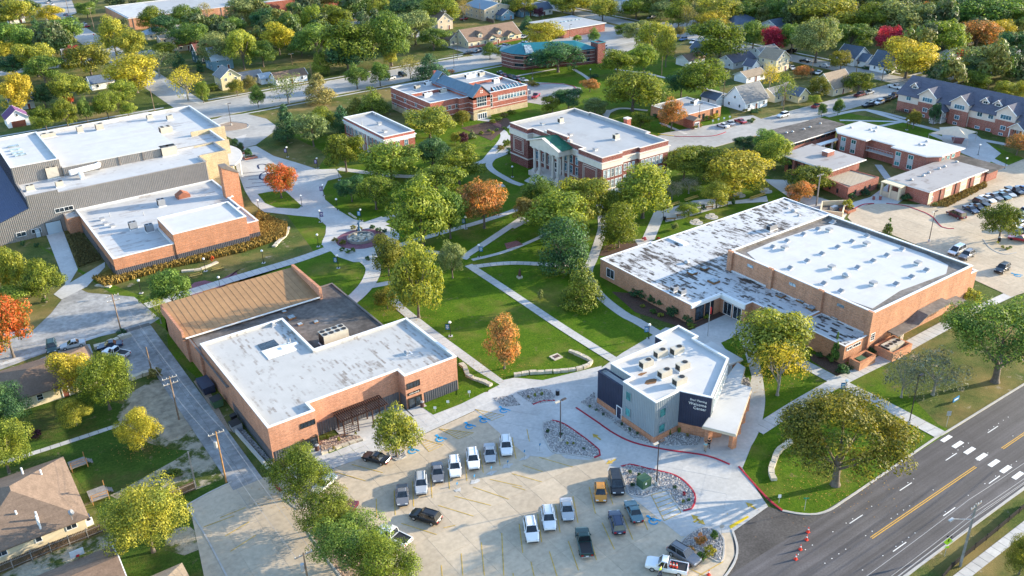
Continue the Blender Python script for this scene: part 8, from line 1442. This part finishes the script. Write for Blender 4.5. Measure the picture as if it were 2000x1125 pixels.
# fountain with statue
t = thing('fountain', 'round stone fountain basin with rough stones in the brick ring', 'fountain', (FX, FY, 0)); c_ = [(FX+3.5*cos(i*pi/12), FY+3.5*sin(i*pi/12)) for i in range(24)]; MB().ring(c_, .35, .05, .75).build('basin_wall', MT['woodg'], t); MB().prism(inset(c_, .3), .05, .45, bottom=False).build('water', MT['water'], t)
for i in range(46): a = rnd.uniform(0, 6.28); d = rnd.uniform(.2, 3.0); s = rnd.uniform(.25, .6); x, y = FX+d*cos(a), FY+d*sin(a); MB().prism([(x+s*cos(b*1.05)*rnd.uniform(.7, 1.2), y+s*sin(b*1.05)*rnd.uniform(.5, 1)) for b in range(6)], .3, .5+rnd.uniform(.05, .35)).build('stone', MT['stone'], t)
x, y = g(702, 453); t = thing('statue', 'slender dark blue statue rising from the fountain', 'statue', (x, y, .4), org=False); mb = MB()
for p, q, a, b in (((0, 0, 0), (0, 0, .7), .55, .3), ((-.1, 0, .7), (-.08, 0, 1.5), .13, .16), ((.1, 0, .7), (.08, 0, 1.5), .13, .16), ((0, 0, 1.5), (0, 0, 2.2), .24, .27), ((0, 0, 2.2), (0, 0, 2.32), .1, .09), ((.25, 0, 2.15), (.5, .1, 2.6), .09, .07), ((.5, .1, 2.6), (.4, .1, 3.1), .07, .06), ((-.25, 0, 2.15), (-.5, -.1, 1.7), .09, .06)): mb.tube(p, q, a, b, 8)
mb.sphere((0, 0, 2.48), .17, 8, 6).build('figure', MT['fount'], t)
x, y = g(1015, 543); t = thing('carved_statue', 'brown carved statue on a stone base on the central lawn', 'statue', (x, y, 0), org=False); MB().box(-.5, .5, -.5, .5, 0, .5).build('base', MT['stone'], t); MB().tube((0, 0, .5), (0, 0, 1.3), .38, .3, 8).tube((0, 0, 1.3), (.05, 0, 1.9), .3, .16, 8).sphere((.08, 0, 2.05), .2, 8, 6).build('figure', MT['bin'], t)
for i, (bx, by) in enumerate(((463, 290), (475, 299), (489, 309))):
    x, y = g(bx, by); t = thing('planter', 'square brick planter with small dark tree, %s of three on the plaza' % ('farthest', 'middle', 'nearest')[i], 'planter', (x, y, 0), 'planters on the plaza'); MB().ring(rect(x-2, x+2, y-1.2, y+1.2), .35, 0, .6).build('wall', MT['brickL'], t); box(t, 'soil', 'mulch', x-1.7, x+1.7, y-.9, y+.9, .3, .45)
    tree(bx-3, by+1, by-22, 13, 'r', 'd', 'small dark tree growing in the %s plaza planter' % ('farthest', 'middle', 'nearest')[i])
mb = MB()
for a, b in (((471, 339), (580, 330)), ((477, 345), (588, 336)), ((485, 351), (579, 346)), ((492, 358), (574, 353)), ((480, 367), (560, 358))): stripe(mb, g(*a), g(*b), .32, .075)
p = smooth([Vector(g(*q)) for q in ((506, 330), (504, 323), (515, 321), (526, 326), (522, 334), (510, 340), (508, 349), (520, 352), (528, 346), (522, 338))], .4)
for i in range(len(p)-1): stripe(mb, p[i], p[i+1], .5, .08)
tag(mb.build('painted_music_staff', MT['navyp']), kind='structure')
# flagpole
x, y = g(1382, 657); h = height(1382, 657, 592); t = thing('flagpole', 'white flagpole with furled flag before the low wing entrance', 'flagpole', (x, y, 0)); MB().tube((x, y, 0), (x, y, h), .09, .05, 8).build('pole', MT['steel'], t); MB().sphere((x, y, h+.08), .1, 8, 5).build('finial', MT['chrome'], t)
MB().add([(x+.1, y, h-.8), (x+.45, y-.1, h-1.1), (x+.4, y-.1, h-2.6), (x+.1, y, h-2.4), (x+.1, y+.08, h-.8), (x+.45, y+.05, h-1.1), (x+.4, y+.04, h-2.6), (x+.1, y+.08, h-2.4)], [(0, 1, 2, 3), (7, 6, 5, 4), (0, 4, 5, 1), (1, 5, 6, 2), (2, 6, 7, 3), (3, 7, 4, 0)]).build('flag', MT['signr'], t)
# fences
def fence(label, pts, h=1.7, mat='fence', panel=2.4, boards=12, post='woodg', name='fence'):
    p = resample([Vector(q) for q in px(pts)], panel); t = thing(name, label, 'fence', (p[0].x, p[0].y, 0))
    for i, q in enumerate(p): box(t, 'post', post, q.x-.07, q.x+.07, q.y-.07, q.y+.07, 0, h+.1)
    me = None
    for i in range(len(p)-1):
        d = p[i+1]-p[i]; e = d.normalized(); n = Vector((-e.y, e.x))*.02; mb = MB(); rl = MB()
        for k in range(boards): a = p[i]+d*((k+.08)/boards); b = p[i]+d*((k+.92)/boards); mb.prism([a-n, b-n, b+n, a+n], .06, h*rnd.uniform(.97, 1.0))
        tag(mb.build('boards', MT[mat], t), kind='stuff')
        for z in (.4, h-.3): rl.tube((*(p[i]-n*3), z), (*(p[i+1]-n*3), z), .045, .045, 4)
        rl.build('rail', MT[post], t)
fence('long dark timber panel fence in front of the big hip-roofed house', '-12,1126 105,1077 208,1037'); fence('short dark timber fence beside the tree at the lot edge', '322,981 352,969 383,956'); fence('dark timber fence behind the mossy-roofed house', '1458,180 1485,171'); fence('thin black rail fence beside the roadside walk', '1838,1135 1860,1108 1935,1048 2010,985', 1.1, 'blk', 3.0, 10, 'blk'); fence('dark fence by the shed near the warehouse', '943,38 965,46', 1.8); 
x, y = g(160, 1112); t = thing('basketball_hoop', 'basketball hoop with white backboard by the dark-roofed house', 'basketball hoop', (x, y, 0)); MB().tube((x, y, 0), (x, y, 3), .07).build('pole', MT['steel'], t); box(t, 'backboard', 'signw', x-.9, x+.9, y-.5, y-.44, 2.8, 3.9); MB().tube((x, y-.75, 3.05), (x, y-.75, 3.1), .25, .25, 10).build('hoop', MT['signr'], t)
x, y = g(176, 1024); t = thing('air_conditioner', 'white air conditioner beside a blue bin at the cream house corner', 'air conditioner', (x, y, 0)); box(t, 'casing', 'signw', x-.5, x+.5, y-.4, y+.4, 0, .9); MB().tube((x, y, .9), (x, y, .95), .3, .3, 10).build('fan', MT['blk'], t)
for bx, by, lb in ((172, 1018, 'blue cart bin at the cream house corner'), (390, 749, 'small blue bin beside the dark blue dumpster'), (1624, 187, 'blue bin before the steep tan-roofed house'), (1510, 194, 'blue bin before the cream bungalow')): x, y = g(bx, by); t = thing('cart_bin', lb, 'bin', (x, y, 0)); MB().tube((x, y, 0), (x, y, .95), .28, .36, 6).build('drum', MT['binb'], t); box(t, 'lid', 'binb', x-.4, x+.4, y-.4, y+.4, .95, 1.03)
# retaining walls along the alley
t = thing('retaining_wall', 'low concrete retaining wall between alley and rock strip', 'wall', (*g(500, 880), 0)); a, b = Vector(g(455, 838)), Vector(g(531, 925)); n = Vector((.18, .05)); MB().prism([a-n, b-n, b+n, a+n], 0, .8).build('wall_face', MT['conc'], t)
t = thing('retaining_wall', 'low tan stone retaining wall at the tree bed corner', 'wall', (*g(540, 945), 0)); a, b = Vector(g(531, 926)), Vector(g(552, 940)); MB().prism([a-n, b-n, b+n, a+n], 0, .5).build('wall_face', MT['stone'], t)
t = thing('loading_dock', 'small brick-walled loading dock with dark floor behind the gymnasium', 'loading dock', (*g(1632, 408), 0)); q = px('1604,402 1652,400 1645,425 1600,420'); MB().ring(q, .3, 0, 1.4).build('wall', MT['cream'], t); MB().prism(inset(ccw(q), .3), 0, .12, bottom=False).build('floor', MT['rdark'], t); x, y = g(1628, 411); box(t, 'unit', 'steel', x-1, x+1, y-.5, y+.5, .12, 1.2)
x, y = g(1655, 412); t = thing('planter', 'terracotta-red planter box with tall plants by the red kerb', 'planter', (x, y, 0)); MB().ring(rect(x-1.6, x+1.6, y-1.4, y+1.4), .25, 0, .7).build('wall', MT['copper'], t); box(t, 'soil', 'mulch', x-1.3, x+1.3, y-1.1, y+1.1, .2, .55); shrub(1655, 409, 20, 3, 'm', 'tall leafy plant in the terracotta-red planter')
# ================================================================ people
def person(bx, by, label, top, legs, rz=0.0, stride=.16, z=.09, hgt=1.74):
    "one continuous skinned figure; clothing parts follow the same joints"
    x, y = g(bx, by); t = thing('person', label, 'person', (x, y, z), None, rz, org=False); k = hgt/1.74; t.scale = (k*1.08,)*3
    J = dict(pel=(0, 0, .95, .15), sp=(0, 0, 1.18, .14), ch=(0, 0, 1.38, .165), nk=(0, 0, 1.5, .06), hd=(0, .01, 1.62, .1), ht=(0, .0, 1.7, .085), sl=(-.2, 0, 1.42, .07), el=(-.27, .02, 1.14, .05), wl=(-.26, .1, .9, .035), hl=(-.26, .13, .8, .042), sr=(.2, 0, 1.42, .07), er=(.27, .02, 1.14, .05), wr=(.26, .1, .9, .035), hr=(.26, .13, .8, .042),
     il=(-.1, 0, .9, .1), kl=(-.11, stride*.6, .5, .07), al=(-.11, stride*.5, .09, .045), fl=(-.11, stride*.5+.15, .04, .04), ir=(.1, 0, .9, .1), kr=(.11, -stride*.3, .5, .07), ar=(.11, -stride, .09, .045), fr=(.11, -stride+.15, .04, .04))
    E = 'pel-sp sp-ch ch-nk nk-hd hd-ht ch-sl sl-el el-wl wl-hl ch-sr sr-er er-wr wr-hr pel-il il-kl kl-al al-fl pel-ir ir-kr kr-ar ar-fr'.split()
    def skin(name, keys, ed, mat, grow=1.0):
        me = bpy.data.meshes.new(name); ix = {q: i for i, q in enumerate(keys)}; me.from_pydata([J[q][:3] for q in keys], [tuple(ix[w] for w in e.split('-')) for e in ed], []); me.materials.append(MT[mat]); o = inst(name, me, t); md = o.modifiers.new('Skin', 'SKIN'); md.use_smooth_shade = True
        for i, q in enumerate(keys): r = J[q][3]*grow; me.skin_vertices[0].data[i].radius = (r, r*.8 if q in ('pel', 'sp', 'ch') else r)
        me.skin_vertices[0].data[0].use_root = True; o.modifiers.new('Subdivision', 'SUBSURF').levels = 1; o.modifiers[-1].render_levels = 1; return o
    b = skin('body', list(J), E, 'skin'); skin('shirt', ['ch', 'sp', 'pel', 'sl', 'el', 'sr', 'er'], ['ch-sp', 'sp-pel', 'ch-sl', 'sl-el', 'ch-sr', 'sr-er'], top, 1.14); skin('trousers', ['pel', 'il', 'kl', 'al', 'ir', 'kr', 'ar'], ['pel-il', 'il-kl', 'kl-al', 'pel-ir', 'ir-kr', 'kr-ar'], legs, 1.14)
    MB().sphere((0, -.015, 1.7), .115, 10, 7, sz=.9).build('hair', MT['hair'], t)
    for s in (-1, 1):
        MB().box(s*.11-.05, s*.11+.05, (stride*.5 if s < 0 else -stride)-.08, (stride*.5 if s < 0 else -stride)+.2, 0, .09).build('shoe', MT['blk'], t); h = MB()
        for i in range(4): a = (s*(.235+.016*i), .15, .8); h.tube(a, (a[0], a[1]+.02, .74), .009, .008, 5).tube((a[0], a[1]+.02, .74), (a[0], a[1]+.03, .7+.006*abs(i-1)), .008, .006, 5)
        h.tube((s*.22, .12, .82), (s*.2, .17, .76), .011, .008, 5).build('fingers', MT['skin'], t); MB().sphere((s*.035, .098, 1.635), .014, 6, 4).build('eye', MT['signblk'], t); MB().sphere((s*.102, .0, 1.62), .03, 6, 4).build('ear', MT['skin'], t)
    MB().tube((0, .1, 1.63), (0, .125, 1.595), .012, .02, 5).build('nose', MT['skin'], t); MB().box(-.028, .028, .092, .1, 1.552, 1.562).build('mouth', MT['copper'], t)
    return t
person(1377, 882, 'person in teal shirt and khaki trousers standing by the porch', 'ltcloth', 'khaki', 2.2); person(1384, 875, 'person in dark clothes standing beside the teal-shirted person', 'dkcloth', 'dkcloth', 2.5)
d = Vector((1.0, 1.75, 0)); d.rotate(Matrix.Rotation(tz, 3, 'Z')); q = proj(tc.x+d.x, tc.y+d.y); person(1289, 1126, 'worker in lime safety vest at the open truck door', 'hivis', 'jeans', .4)
settle_labels()
